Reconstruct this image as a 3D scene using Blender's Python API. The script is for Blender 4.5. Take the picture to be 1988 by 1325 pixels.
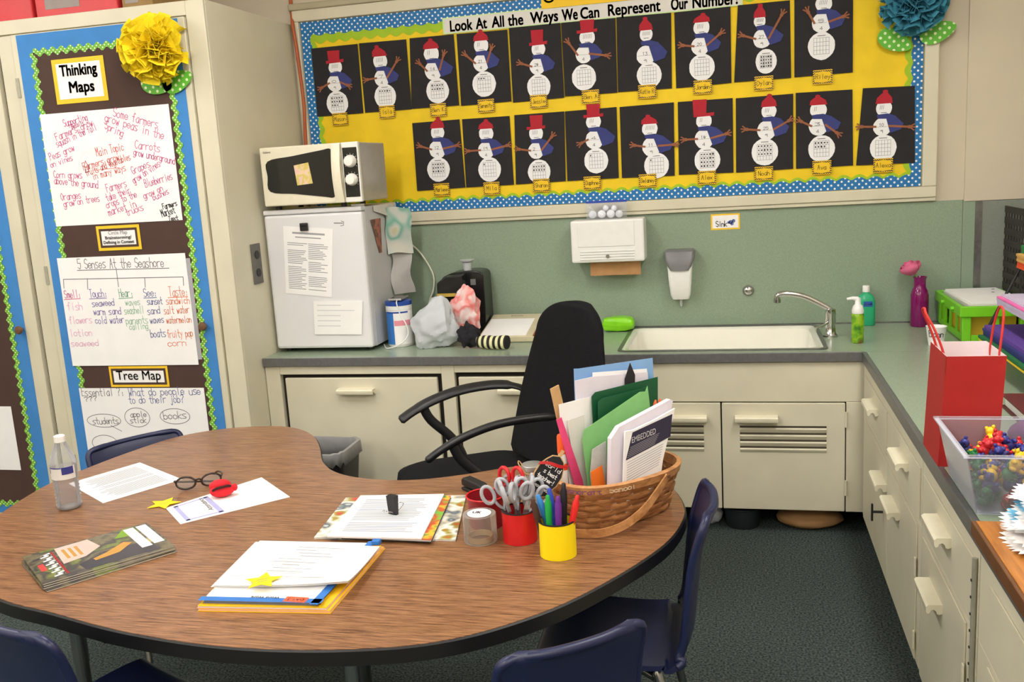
import bpy, bmesh, math, random
from math import sin, cos, pi, radians as R, sqrt, atan2, hypot
from mathutils import Vector, Matrix
random.seed(7)
for o in list(bpy.data.objects): bpy.data.objects.remove(o)
scn = bpy.context.scene
COL = scn.collection

# ------------------------------------------------------------ camera
cam = bpy.data.cameras.new('camera'); cam_o = bpy.data.objects.new('camera', cam); COL.objects.link(cam_o)
cam.sensor_width = 36.0; cam.lens = 1802.87 * 36.0 / 1988.0; cam.clip_start = 0.05; cam.clip_end = 60
YAW, PIT, ROL = 0.242007, 0.183439, -0.060112
_f0 = Vector((-sin(YAW), cos(YAW), 0)); _r0 = Vector((cos(YAW), sin(YAW), 0)); _u0 = Vector((0, 0, 1))
_f = _f0*cos(PIT) - _u0*sin(PIT); _u = _u0*cos(PIT) + _f0*sin(PIT)
_r = _r0*cos(ROL) + _u*sin(ROL); _u2 = _u*cos(ROL) - _r0*sin(ROL)
_m = Matrix((_r, _u2, -_f)).transposed().to_4x4(); _m.translation = (-0.4511, -4.1707, 1.4726)
cam_o.matrix_world = _m
scn.camera = cam_o

# ------------------------------------------------------------ world, lights, exposure
scn.view_settings.view_transform = 'Standard'; scn.view_settings.look = 'None'
scn.view_settings.gamma = 1.0; scn.view_settings.use_curve_mapping = False
scn.view_settings.exposure = 0.26
wd = bpy.data.worlds.new('world'); scn.world = wd; wd.use_nodes = True
wd.node_tree.nodes['Background'].inputs[0].default_value = (0.9, 0.95, 1.0, 1)
wd.node_tree.nodes['Background'].inputs[1].default_value = 0.05
CEIL = 2.95
LAMP_Z = 2.56                                              # unseen pendant fluorescent fixtures, lit through their diffusers, hung low to brighten the walls
FIX = [(x, y) for x in (-3.9, -1.9, 0.1) for y in (-2.0, -4.3, -6.2)]  # right-hand row added to brighten the upper right of the board wall
LAMP_COLOR, LAMP_POWER = (1.0, 0.97, 0.935), 21.0

# ------------------------------------------------------------ materials
def lin(c):
    return tuple(((v/255.0)/12.92 if v/255.0 <= 0.04045 else ((v/255.0+0.055)/1.055)**2.4) for v in c) + (1.0,)
MATS = {}
def mat(name, rgb, rough=0.6, var=0.06, scale=30.0, bump=0.0, metal=0.0, spec=0.5, trans=0.0, coat=0.0, stretch=None, alpha=None, bscale=None):
    """principled material with a little procedural mottling"""
    if name in MATS: return MATS[name]
    m = bpy.data.materials.new(name); m.use_nodes = True; nt = m.node_tree; b = nt.nodes['Principled BSDF']
    b.inputs['Roughness'].default_value = rough; b.inputs['Metallic'].default_value = metal
    b.inputs['Specular IOR Level'].default_value = spec
    b.inputs['Transmission Weight'].default_value = trans; b.inputs['Coat Weight'].default_value = coat
    c = lin(rgb); b.inputs['Base Color'].default_value = c
    tc = nt.nodes.new('ShaderNodeTexCoord'); mp = nt.nodes.new('ShaderNodeMapping')
    nt.links.new(tc.outputs['Object'], mp.inputs['Vector'])
    if stretch: mp.inputs['Scale'].default_value = stretch
    if var > 0:
        n = nt.nodes.new('ShaderNodeTexNoise'); n.inputs['Scale'].default_value = scale; n.inputs['Detail'].default_value = 3
        nt.links.new(mp.outputs[0], n.inputs['Vector'])
        cr = nt.nodes.new('ShaderNodeValToRGB')
        cr.color_ramp.elements[0].position = 0.3; cr.color_ramp.elements[1].position = 0.7
        cr.color_ramp.elements[0].color = tuple(v*(1-var) for v in c[:3])+(1,)
        cr.color_ramp.elements[1].color = tuple(min(1, v*(1+var)) for v in c[:3])+(1,)
        nt.links.new(n.outputs['Fac'], cr.inputs[0]); nt.links.new(cr.outputs[0], b.inputs['Base Color'])
    if bump > 0:
        n2 = nt.nodes.new('ShaderNodeTexNoise'); n2.inputs['Scale'].default_value = bscale or scale*2; n2.inputs['Detail'].default_value = 4
        nt.links.new(mp.outputs[0], n2.inputs['Vector'])
        bp = nt.nodes.new('ShaderNodeBump'); bp.inputs['Strength'].default_value = bump; bp.inputs['Distance'].default_value = 0.004
        nt.links.new(n2.outputs['Fac'], bp.inputs['Height']); nt.links.new(bp.outputs[0], b.inputs['Normal'])
    MATS[name] = m; return m
def clear(name, rgb, solid=0.15, rough=0.08):
    """thin clear plastic: tinted see-through film with a glossy surface"""
    if name in MATS: return MATS[name]
    m = bpy.data.materials.new(name); m.use_nodes = True; nt = m.node_tree; b = nt.nodes['Principled BSDF']
    b.inputs['Base Color'].default_value = lin(rgb); b.inputs['Roughness'].default_value = rough
    t = nt.nodes.new('ShaderNodeBsdfTransparent'); t.inputs[0].default_value = tuple(0.5+0.5*v for v in lin(rgb)[:3])+(1,)
    fr = nt.nodes.new('ShaderNodeFresnel'); fr.inputs[0].default_value = 1.4
    ad = nt.nodes.new('ShaderNodeMath'); ad.operation = 'ADD'; ad.use_clamp = True; ad.inputs[1].default_value = solid
    nt.links.new(fr.outputs[0], ad.inputs[0])
    mx = nt.nodes.new('ShaderNodeMixShader')
    nt.links.new(ad.outputs[0], mx.inputs[0]); nt.links.new(t.outputs[0], mx.inputs[1]); nt.links.new(b.outputs[0], mx.inputs[2])
    nt.links.new(mx.outputs[0], nt.nodes['Material Output'].inputs[0])
    MATS[name] = m; return m
def _xy(nt, plane):
    tc = nt.nodes.new('ShaderNodeTexCoord'); sp = nt.nodes.new('ShaderNodeSeparateXYZ'); nt.links.new(tc.outputs['Object'], sp.inputs[0])
    return sp.outputs['XYZ'.index(plane[0])], sp.outputs['XYZ'.index(plane[1])]
def _math(nt, op, a, b=None, clamp=False):
    n = nt.nodes.new('ShaderNodeMath'); n.operation = op; n.use_clamp = clamp
    for i, v in enumerate((a, b)):
        if v is None: continue
        if isinstance(v, (int, float)): n.inputs[i].default_value = v
        else: nt.links.new(v, n.inputs[i])
    return n.outputs[0]
def _mixcol(nt, fac, c1, c2):
    n = nt.nodes.new('ShaderNodeMix'); n.data_type = 'RGBA'
    nt.links.new(fac, n.inputs[0]); n.inputs[6].default_value = lin(c1); n.inputs[7].default_value = lin(c2)
    return n.outputs[2]
def dots(name, base, dot, pitch, rad, rough=0.6, plane='XZ'):
    """printed polka dots on a diagonal lattice"""
    if name in MATS: return MATS[name]
    m = bpy.data.materials.new(name); m.use_nodes = True; nt = m.node_tree; b = nt.nodes['Principled BSDF']; b.inputs['Roughness'].default_value = rough
    x, z = _xy(nt, plane)
    u = _math(nt, 'MULTIPLY', _math(nt, 'ADD', x, z), 0.7071/pitch); v = _math(nt, 'MULTIPLY', _math(nt, 'SUBTRACT', x, z), 0.7071/pitch)
    fu = _math(nt, 'SUBTRACT', _math(nt, 'FRACT', u), 0.5); fv = _math(nt, 'SUBTRACT', _math(nt, 'FRACT', v), 0.5)
    d = _math(nt, 'SQRT', _math(nt, 'ADD', _math(nt, 'MULTIPLY', fu, fu), _math(nt, 'MULTIPLY', fv, fv)))
    f = _math(nt, 'LESS_THAN', d, rad/pitch)
    nt.links.new(_mixcol(nt, f, base, dot), b.inputs['Base Color'])
    MATS[name] = m; return m
def chevron(name, c1, c2, pitch):
    if name in MATS: return MATS[name]
    m = bpy.data.materials.new(name); m.use_nodes = True; nt = m.node_tree; b = nt.nodes['Principled BSDF']
    x, z = _xy(nt, 'XZ')
    tri = _math(nt, 'ABSOLUTE', _math(nt, 'SUBTRACT', _math(nt, 'FRACT', _math(nt, 'MULTIPLY', x, 1/pitch)), 0.5))
    s = _math(nt, 'FRACT', _math(nt, 'ADD', _math(nt, 'MULTIPLY', z, 1/pitch), tri))
    nt.links.new(_mixcol(nt, _math(nt, 'LESS_THAN', s, 0.5), c1, c2), b.inputs['Base Color'])
    MATS[name] = m; return m
def wood(name, c1, c2, scale, rough, stretch, coat=0.0):
    if name in MATS: return MATS[name]
    m = bpy.data.materials.new(name); m.use_nodes = True; nt = m.node_tree; b = nt.nodes['Principled BSDF']
    b.inputs['Roughness'].default_value = rough; b.inputs['Coat Weight'].default_value = coat
    tc = nt.nodes.new('ShaderNodeTexCoord'); mp = nt.nodes.new('ShaderNodeMapping'); mp.inputs['Scale'].default_value = stretch
    nt.links.new(tc.outputs['Object'], mp.inputs[0])
    n = nt.nodes.new('ShaderNodeTexNoise'); n.inputs['Scale'].default_value = scale; n.inputs['Detail'].default_value = 7; n.inputs['Roughness'].default_value = 0.62; n.inputs['Distortion'].default_value = 0.4
    nt.links.new(mp.outputs[0], n.inputs['Vector'])
    cr = nt.nodes.new('ShaderNodeValToRGB'); cr.color_ramp.elements[0].position = 0.34; cr.color_ramp.elements[1].position = 0.63
    cr.color_ramp.elements[0].color = lin(c1); cr.color_ramp.elements[1].color = lin(c2)
    nt.links.new(n.outputs['Fac'], cr.inputs[0]); nt.links.new(cr.outputs[0], b.inputs['Base Color'])
    MATS[name] = m; return m
def blotch(name, cols, scale, rough=0.35, detail=2.0):
    """printed picture cover: soft patches of several inks"""
    if name in MATS: return MATS[name]
    m = bpy.data.materials.new(name); m.use_nodes = True; nt = m.node_tree; b = nt.nodes['Principled BSDF']; b.inputs['Roughness'].default_value = rough
    tc = nt.nodes.new('ShaderNodeTexCoord'); n = nt.nodes.new('ShaderNodeTexNoise'); n.inputs['Scale'].default_value = scale; n.inputs['Detail'].default_value = detail
    nt.links.new(tc.outputs['Object'], n.inputs['Vector'])
    cr = nt.nodes.new('ShaderNodeValToRGB'); e = cr.color_ramp.elements; k = len(cols)
    while len(e) < k: e.new(0.5)
    for i, c in enumerate(cols):
        e[i].position = 0.3+0.4*i/(k-1); e[i].color = lin(c)
    nt.links.new(n.outputs['Fac'], cr.inputs[0]); nt.links.new(cr.outputs[0], b.inputs['Base Color'])
    MATS[name] = m; return m
def stripes(name, c1, c2, pitch, axis, rough=0.8):
    if name in MATS: return MATS[name]
    m = bpy.data.materials.new(name); m.use_nodes = True; nt = m.node_tree; b = nt.nodes['Principled BSDF']; b.inputs['Roughness'].default_value = rough
    x, _ = _xy(nt, axis+'Z')
    f = _math(nt, 'LESS_THAN', _math(nt, 'FRACT', _math(nt, 'MULTIPLY', x, 1/pitch)), 0.5)
    nt.links.new(_mixcol(nt, f, c1, c2), b.inputs['Base Color'])
    MATS[name] = m; return m

# ------------------------------------------------------------ mesh builder
class MB:
    def __init__(s): s.v = []; s.f = []; s.M = Matrix()
    def add(s, vs, fs):
        n = len(s.v); s.v += [tuple(s.M @ Vector(p)) for p in vs]; s.f += [tuple(i+n for i in f) for f in fs]; return s
    def box(s, x0, x1, y0, y1, z0, z1):
        x0, x1 = sorted((x0, x1)); y0, y1 = sorted((y0, y1)); z0, z1 = sorted((z0, z1))
        return s.add([(x0,y0,z0),(x1,y0,z0),(x1,y1,z0),(x0,y1,z0),(x0,y0,z1),(x1,y0,z1),(x1,y1,z1),(x0,y1,z1)],
                     [(0,3,2,1),(4,5,6,7),(0,1,5,4),(1,2,6,5),(2,3,7,6),(3,0,4,7)])
    def prism(s, poly, a0, a1, axis='y'):
        """polygon extruded along an axis; poly is in the other two coordinates"""
        def P(p, a): return (p[0], a, p[1]) if axis == 'y' else ((p[0], p[1], a) if axis == 'z' else (a, p[0], p[1]))
        n = len(poly); vs = [P(p, a0) for p in poly]+[P(p, a1) for p in poly]
        fs = [tuple(range(n)), tuple(range(2*n-1, n-1, -1))]+[(i, i+n, (i+1) % n+n, (i+1) % n) for i in range(n)]
        return s.add(vs, fs)
    def tube(s, path, r, n=10, cap=True, closed=False, flat=1.0):
        path = [Vector(p) for p in path]; k = len(path); rs = r if isinstance(r, (list, tuple)) else [r]*k
        vs = []; fs = []; prev = None
        for i, p in enumerate(path):
            if closed: t = path[(i+1) % k]-path[i-1]
            else: t = path[min(i+1, k-1)]-path[max(i-1, 0)]
            t.normalize()
            if prev is None:
                up = Vector((0, 0, 1)) if abs(t.z) < 0.9 else Vector((1, 0, 0)); a = t.cross(up).normalized()
            else: a = (prev-t*prev.dot(t)).normalized()
            prev = a; b = t.cross(a)
            for j in range(n):
                q = 2*pi*j/n; vs.append(tuple(p+a*(cos(q)*rs[i])+b*(sin(q)*rs[i]*flat)))
        for i in range(k if closed else k-1):
            for j in range(n):
                i2 = (i+1) % k; fs.append((i*n+j, i*n+(j+1) % n, i2*n+(j+1) % n, i2*n+j))
        if cap and not closed:
            fs.append(tuple(range(n-1, -1, -1))); fs.append(tuple((k-1)*n+j for j in range(n)))
        return s.add(vs, fs)
    def cyl(s, p0, p1, r0, r1=None, n=20): return s.tube([p0, p1], [r0, r0 if r1 is None else r1], n)
    def lathe(s, prof, n=28, c=(0, 0, 0), close=True):
        vs = []; fs = []; k = len(prof)
        for r, z in prof:
            for j in range(n): vs.append((c[0]+r*cos(2*pi*j/n), c[1]+r*sin(2*pi*j/n), c[2]+z))
        for i in range(k-1):
            for j in range(n): fs.append((i*n+j, i*n+(j+1) % n, (i+1)*n+(j+1) % n, (i+1)*n+j))
        if close:
            if prof[0][0] > 1e-6: fs.append(tuple(range(n-1, -1, -1)))
            if prof[-1][0] > 1e-6: fs.append(tuple((k-1)*n+j for j in range(n)))
        return s.add(vs, fs)
    def ball(s, c, r, n=12, m=8):
        rx, ry, rz = r if isinstance(r, (tuple, list)) else (r, r, r)
        vs = [(c[0], c[1], c[2]-rz)]
        for i in range(1, m):
            q = -pi/2+pi*i/m
            for j in range(n): vs.append((c[0]+rx*cos(q)*cos(2*pi*j/n), c[1]+ry*cos(q)*sin(2*pi*j/n), c[2]+rz*sin(q)))
        vs.append((c[0], c[1], c[2]+rz)); L = len(vs)-1
        fs = [(0, 1+(j+1) % n, 1+j) for j in range(n)]+[(L, 1+(m-2)*n+j, 1+(m-2)*n+(j+1) % n) for j in range(n)]
        for i in range(m-2):
            for j in range(n): fs.append((1+i*n+j, 1+i*n+(j+1) % n, 1+(i+1)*n+(j+1) % n, 1+(i+1)*n+j))
        return s.add(vs, fs)
    def sheet(s, fn, nu, nv, th):
        """curved sheet P=fn(u,v) given thickness th along its normals"""
        P = [[Vector(fn(i/nu, j/nv)) for j in range(nv+1)] for i in range(nu+1)]; vs = []; N = []
        for i in range(nu+1):
            for j in range(nv+1):
                du = P[min(i+1, nu)][j]-P[max(i-1, 0)][j]; dv = P[i][min(j+1, nv)]-P[i][max(j-1, 0)]
                N.append(du.cross(dv).normalized())
        W_ = nv+1; flat = [P[i][j] for i in range(nu+1) for j in range(nv+1)]
        vs = [tuple(p) for p in flat]+[tuple(p-n*th) for p, n in zip(flat, N)]; K = len(flat); fs = []
        for i in range(nu):
            for j in range(nv):
                a, b, c, d = i*W_+j, (i+1)*W_+j, (i+1)*W_+j+1, i*W_+j+1
                fs.append((a, b, c, d)); fs.append((a+K, d+K, c+K, b+K))
        rim = [(i, 0) for i in range(nu+1)]+[(nu, j) for j in range(1, nv+1)]+[(i, nv) for i in range(nu-1, -1, -1)]+[(0, j) for j in range(nv-1, 0, -1)]
        idx = [i*W_+j for i, j in rim]
        for q in range(len(idx)):
            a, b = idx[q], idx[(q+1) % len(idx)]; fs.append((a, a+K, b+K, b))
        return s.add(vs, fs)
    def build(s, name, m=None, parent=None, smooth=None, bevel=0.0, seg=2, sub=0):
        me = bpy.data.meshes.new(name); me.from_pydata(s.v, [], s.f)
        bm = bmesh.new(); bm.from_mesh(me); bmesh.ops.recalc_face_normals(bm, faces=bm.faces); bm.to_mesh(me); bm.free()
        if m: me.materials.append(MATS[m] if isinstance(m, str) else m)
        o = bpy.data.objects.new(name, me); COL.objects.link(o)
        if parent: o.parent = parent
        if name in ('lettering', 'pencil_marks', 'ten_frame', 'text_lines', 'bubbles', 'tree_lines'): o['kind'] = 'stuff'
        if bevel > 0:
            b = o.modifiers.new('bevel', 'BEVEL'); b.width = bevel; b.segments = seg; b.limit_method = 'ANGLE'; b.angle_limit = R(35)
        if sub:
            ss = o.modifiers.new('sub', 'SUBSURF'); ss.levels = sub; ss.render_levels = sub
        if smooth is not None:
            me.shade_smooth(); me.set_sharp_from_angle(angle=R(smooth))
        return o
def thing(name, label, cat, loc=(0, 0, 0), rotz=0.0, group=None):
    o = bpy.data.objects.new(name, None); COL.objects.link(o); o.empty_display_size = 0.05
    o.location = loc; o.rotation_euler = (0, 0, rotz); return tag(o, label, cat, group)
def tag(o, label, cat, group=None):
    o['label'] = label; o['category'] = cat
    if group: o['group'] = group
    return o
def struct(o): o['kind'] = 'structure'; return o
def copy_tree(o, parent=None):
    c = o.copy(); COL.objects.link(c)
    if parent: c.parent = parent
    for ch in list(o.children): copy_tree(ch, c)
    return c
def bx(name, m, parent, *a, bevel=0.0): return MB().box(*a).build(name, m, parent, bevel=bevel)
def spline(pts, n=8, closed=False):
    """Catmull-Rom through points"""
    k = len(pts); out = []; P = [Vector(p) for p in pts]
    for i in range(k if closed else k-1):
        g = (lambda j: P[j % k]) if closed else (lambda j: P[max(0, min(k-1, j))])
        p0, p1, p2, p3 = g(i-1), g(i), g(i+1), g(i+2)
        for q in range(n):
            t = q/n; out.append(0.5*((2*p1)+(p2-p0)*t+(2*p0-5*p1+4*p2-p3)*t*t+(3*p1-p0-3*p2+p3)*t**3))
    if not closed: out.append(P[-1])
    return [tuple(p) for p in out]
def rrect(x0, x1, z0, z1, r, n=5):
    o = []
    for cx, cz, a in ((x1-r, z1-r, 0), (x0+r, z1-r, 90), (x0+r, z0+r, 180), (x1-r, z0+r, 270)):
        for i in range(n+1): q = R(a+90*i/n); o.append((cx+r*cos(q), cz+r*sin(q)))
    return o
def circle(cx, cz, r, n=24, wob=0.0, rz=None):
    return [(cx+r*(1+random.uniform(-wob, wob))*cos(2*pi*i/n), cz+(rz or r)*(1+random.uniform(-wob, wob))*sin(2*pi*i/n)) for i in range(n)]

# ------------------------------------------------------------ lettering
GL = {'a':'462604123244 4642','b':'0902 052645432203','c':'452605032243','d':'4942 452605032243','e':'0444452605032243','f':'48392822 0636','g':'452605032243 4641301001',
'h':'0902 05264542','i':'2622 2827','j':'36312011 3837','k':'0902 460442','l':'2922','m':'0602 05162522 25364542','n':'0602 05264542','o':'26050322434526','p':'0600 052645432203',
'q':'4640 452605032243','r':'0602 052646','s':'461605433202','t':'29233242 0646','u':'0603123243 4642','v':'062246','w':'0612253246','x':'0642 4602','y':'0624 4610','z':'06460242',
'A':'022942 1535','B':'02093948473606 063645433202','C':'482907042243','D':'02092947442202','E':'49090242 0636','F':'490902 0636','G':'4829070422434525','H':'0902 4942 0646','I':'2922','J':'4943321203',
'K':'0902 490642','L':'090242','M':'0209254942','N':'02094249','O':'29070422444729','P':'02093948473606','R':'02093948473606 2642','S':'4829080645432203','T':'0949 2922','U':'090312324349','V':'092249','W':'0912253249','Y':'092649 2622','Z':'09490242',
'0':'29070422444729','1':'182922','2':'082948470242','3':'0949264543321203','4':'39044424 3932','5':'4909064644322203','7':'094922','8':'2907244722042729','9':'46260728294842','?':'082948472524 2322','.':'2223','/':'0249','!':'2925 2322',':':'2524 2322',"'":'2928','-':'0545','@':'29070422444729 26242535'}
def pen(mb, x, z, ang, text, width, h, w, y=0.0, jit=0.25):
    """hand-drawn strokes for a line of text starting at (x,z), fitted to width, cap height h"""
    n = max(1, len(text)); ux = width/(n*5.2-1.2); uz = h/7.0; ca, sa = cos(ang), sin(ang)
    for i, ch in enumerate(text):
        g = GL.get(ch)
        if not g: continue
        jx, jz = random.uniform(-jit, jit), random.uniform(-jit, jit)
        for st in g.split():
            pts = []
            for k in range(0, len(st)-1, 2):
                a = (i*5.2+int(st[k])+jx)*ux; b = (int(st[k+1])-2+jz)*uz
                pts.append((x+a*ca-b*sa, z+a*sa+b*ca))
            line(mb, pts, w, y)
def line(mb, pts, w, y=0.0):
    for (x0, z0), (x1, z1) in zip(pts, pts[1:]):
        dx, dz = x1-x0, z1-z0; L = hypot(dx, dz)
        if L < 1e-6: continue
        dx, dz = dx/L*w/2, dz/L*w/2
        mb.add([(x0-dx-dz, y, z0-dz+dx), (x0-dx+dz, y, z0-dz-dx), (x1+dx+dz, y, z1+dz-dx), (x1+dx-dz, y, z1+dz+dx)], [(0, 1, 2, 3)])
def ring(mb, cx, cz, rx, rz, w, y=0.0, n=28): line(mb, [(cx+rx*cos(2*pi*i/n), cz+rz*sin(2*pi*i/n)) for i in range(n+1)], w, y)
def printed(text, m, parent, x, y, z, size, width=None, bold=0.0, ang=0.0, shear=0.0, name='lettering', flat=False):
    """type-set lettering as a thin mesh centred on (x,z) in the parent's XZ plane (or XY plane when flat)"""
    cu = bpy.data.curves.new('lettering', 'FONT'); cu.body = text; cu.size = size; cu.shear = shear; cu.resolution_u = 3
    t = bpy.data.objects.new('lettering', cu); COL.objects.link(t)
    dg = bpy.context.evaluated_depsgraph_get(); me = bpy.data.meshes.new_from_object(t.evaluated_get(dg))
    bpy.data.objects.remove(t); bpy.data.curves.remove(cu)
    xs = [v.co.x for v in me.vertices]; ys = [v.co.y for v in me.vertices]
    cx, cy = (min(xs)+max(xs))/2, (min(ys)+max(ys))/2; k = width/(max(xs)-min(xs)) if width else 1.0
    ca, sa = cos(ang), sin(ang)
    for v in me.vertices:
        a, b = (v.co.x-cx)*k, v.co.y-cy; p, q = x+a*ca-b*sa, (y if flat else z)+a*sa+b*ca
        v.co = (p, q, z) if flat else (p, y, q)
    if bold > 0:                         # heavier strokes: the same outlines printed again a hair to each side
        V = [tuple(v.co) for v in me.vertices]; F = [tuple(p.vertices) for p in me.polygons]; d_ = bold*size*0.9; vs = []; fs = []
        for a, b in ((-d_, -d_), (d_, -d_), (-d_, d_), (d_, d_), (0, 0)):
            n0 = len(vs); vs += [(p[0]+a, p[1]+b, p[2]) if flat else (p[0]+a, p[1], p[2]+b) for p in V]; fs += [tuple(i+n0 for i in f) for f in F]
        me = bpy.data.meshes.new(name); me.from_pydata(vs, [], fs)
    me.materials.clear(); me.materials.append(MATS[m] if isinstance(m, str) else m)
    o = bpy.data.objects.new(name, me); COL.objects.link(o); o.parent = parent; o['kind'] = 'stuff'; return o

# palette shared by many things
mat('cream', (212, 206, 182), 0.45, 0.04, 6, 0.02); mat('cream_dark', (176, 168, 140), 0.5, 0.05, 6)
mat('wall_paint', (204, 193, 172), 0.75, 0.05, 2.5, 0.03); mat('dark_gap', (38, 34, 28), 0.9, 0.1)  # dark_gap: shade of gaps painted as colour; screws and punch holes share it
mat('paper', (244, 243, 242), 0.75, 0.02, 12); mat('paper_dull', (222, 220, 214), 0.8, 0.03, 12)
mat('blue_paper', (62, 132, 200), 0.8, 0.05, 14); mat('brown_paper', (74, 52, 44), 0.85, 0.07, 10)
mat('yellow_card', (246, 200, 40), 0.7, 0.03); mat('yellow_paper', (240, 204, 20), 0.7, 0.07, 9, 0.12, bscale=7)
mat('green_dot', (124, 188, 40), 0.7, 0.03); dots('lime_dots', (112, 180, 44), (232, 244, 200), 0.013, 0.0030)
dots('blue_dots', (22, 112, 176), (236, 240, 240), 0.0195, 0.0042); mat('lime_border', (160, 196, 30), 0.7, 0.05, 20)
mat('black_paper', (34, 31, 34), 0.85, 0.15, 20, 0.03); mat('ink', (24, 22, 24), 0.7, 0); mat('ink_soft', (120, 118, 118), 0.8, 0)
mat('white_plastic', (236, 236, 232), 0.35, 0.02); mat('white_enamel', (240, 238, 226), 0.15, 0.01, coat=0.5)
mat('chrome', (205, 205, 205), 0.16, 0, metal=1.0); mat('steel_edge', (132, 132, 130), 0.35, 0.15, 40, metal=0.8)
mat('black_plastic', (26, 26, 28), 0.45, 0.1); mat('silver', (190, 190, 188), 0.35, 0.02, metal=0.7)
for k, c in dict(pink=(214, 84, 150), red=(222, 92, 92), grey=(96, 96, 104), lpink=(244, 178, 214), purple=(120, 96, 176), green=(96, 168, 130), lgreen=(150, 200, 164), blue=(78, 92, 158), orange=(238, 128, 84), black=(40, 38, 42)).items():
    mat('marker_'+k, c, 0.8, 0)
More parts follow.
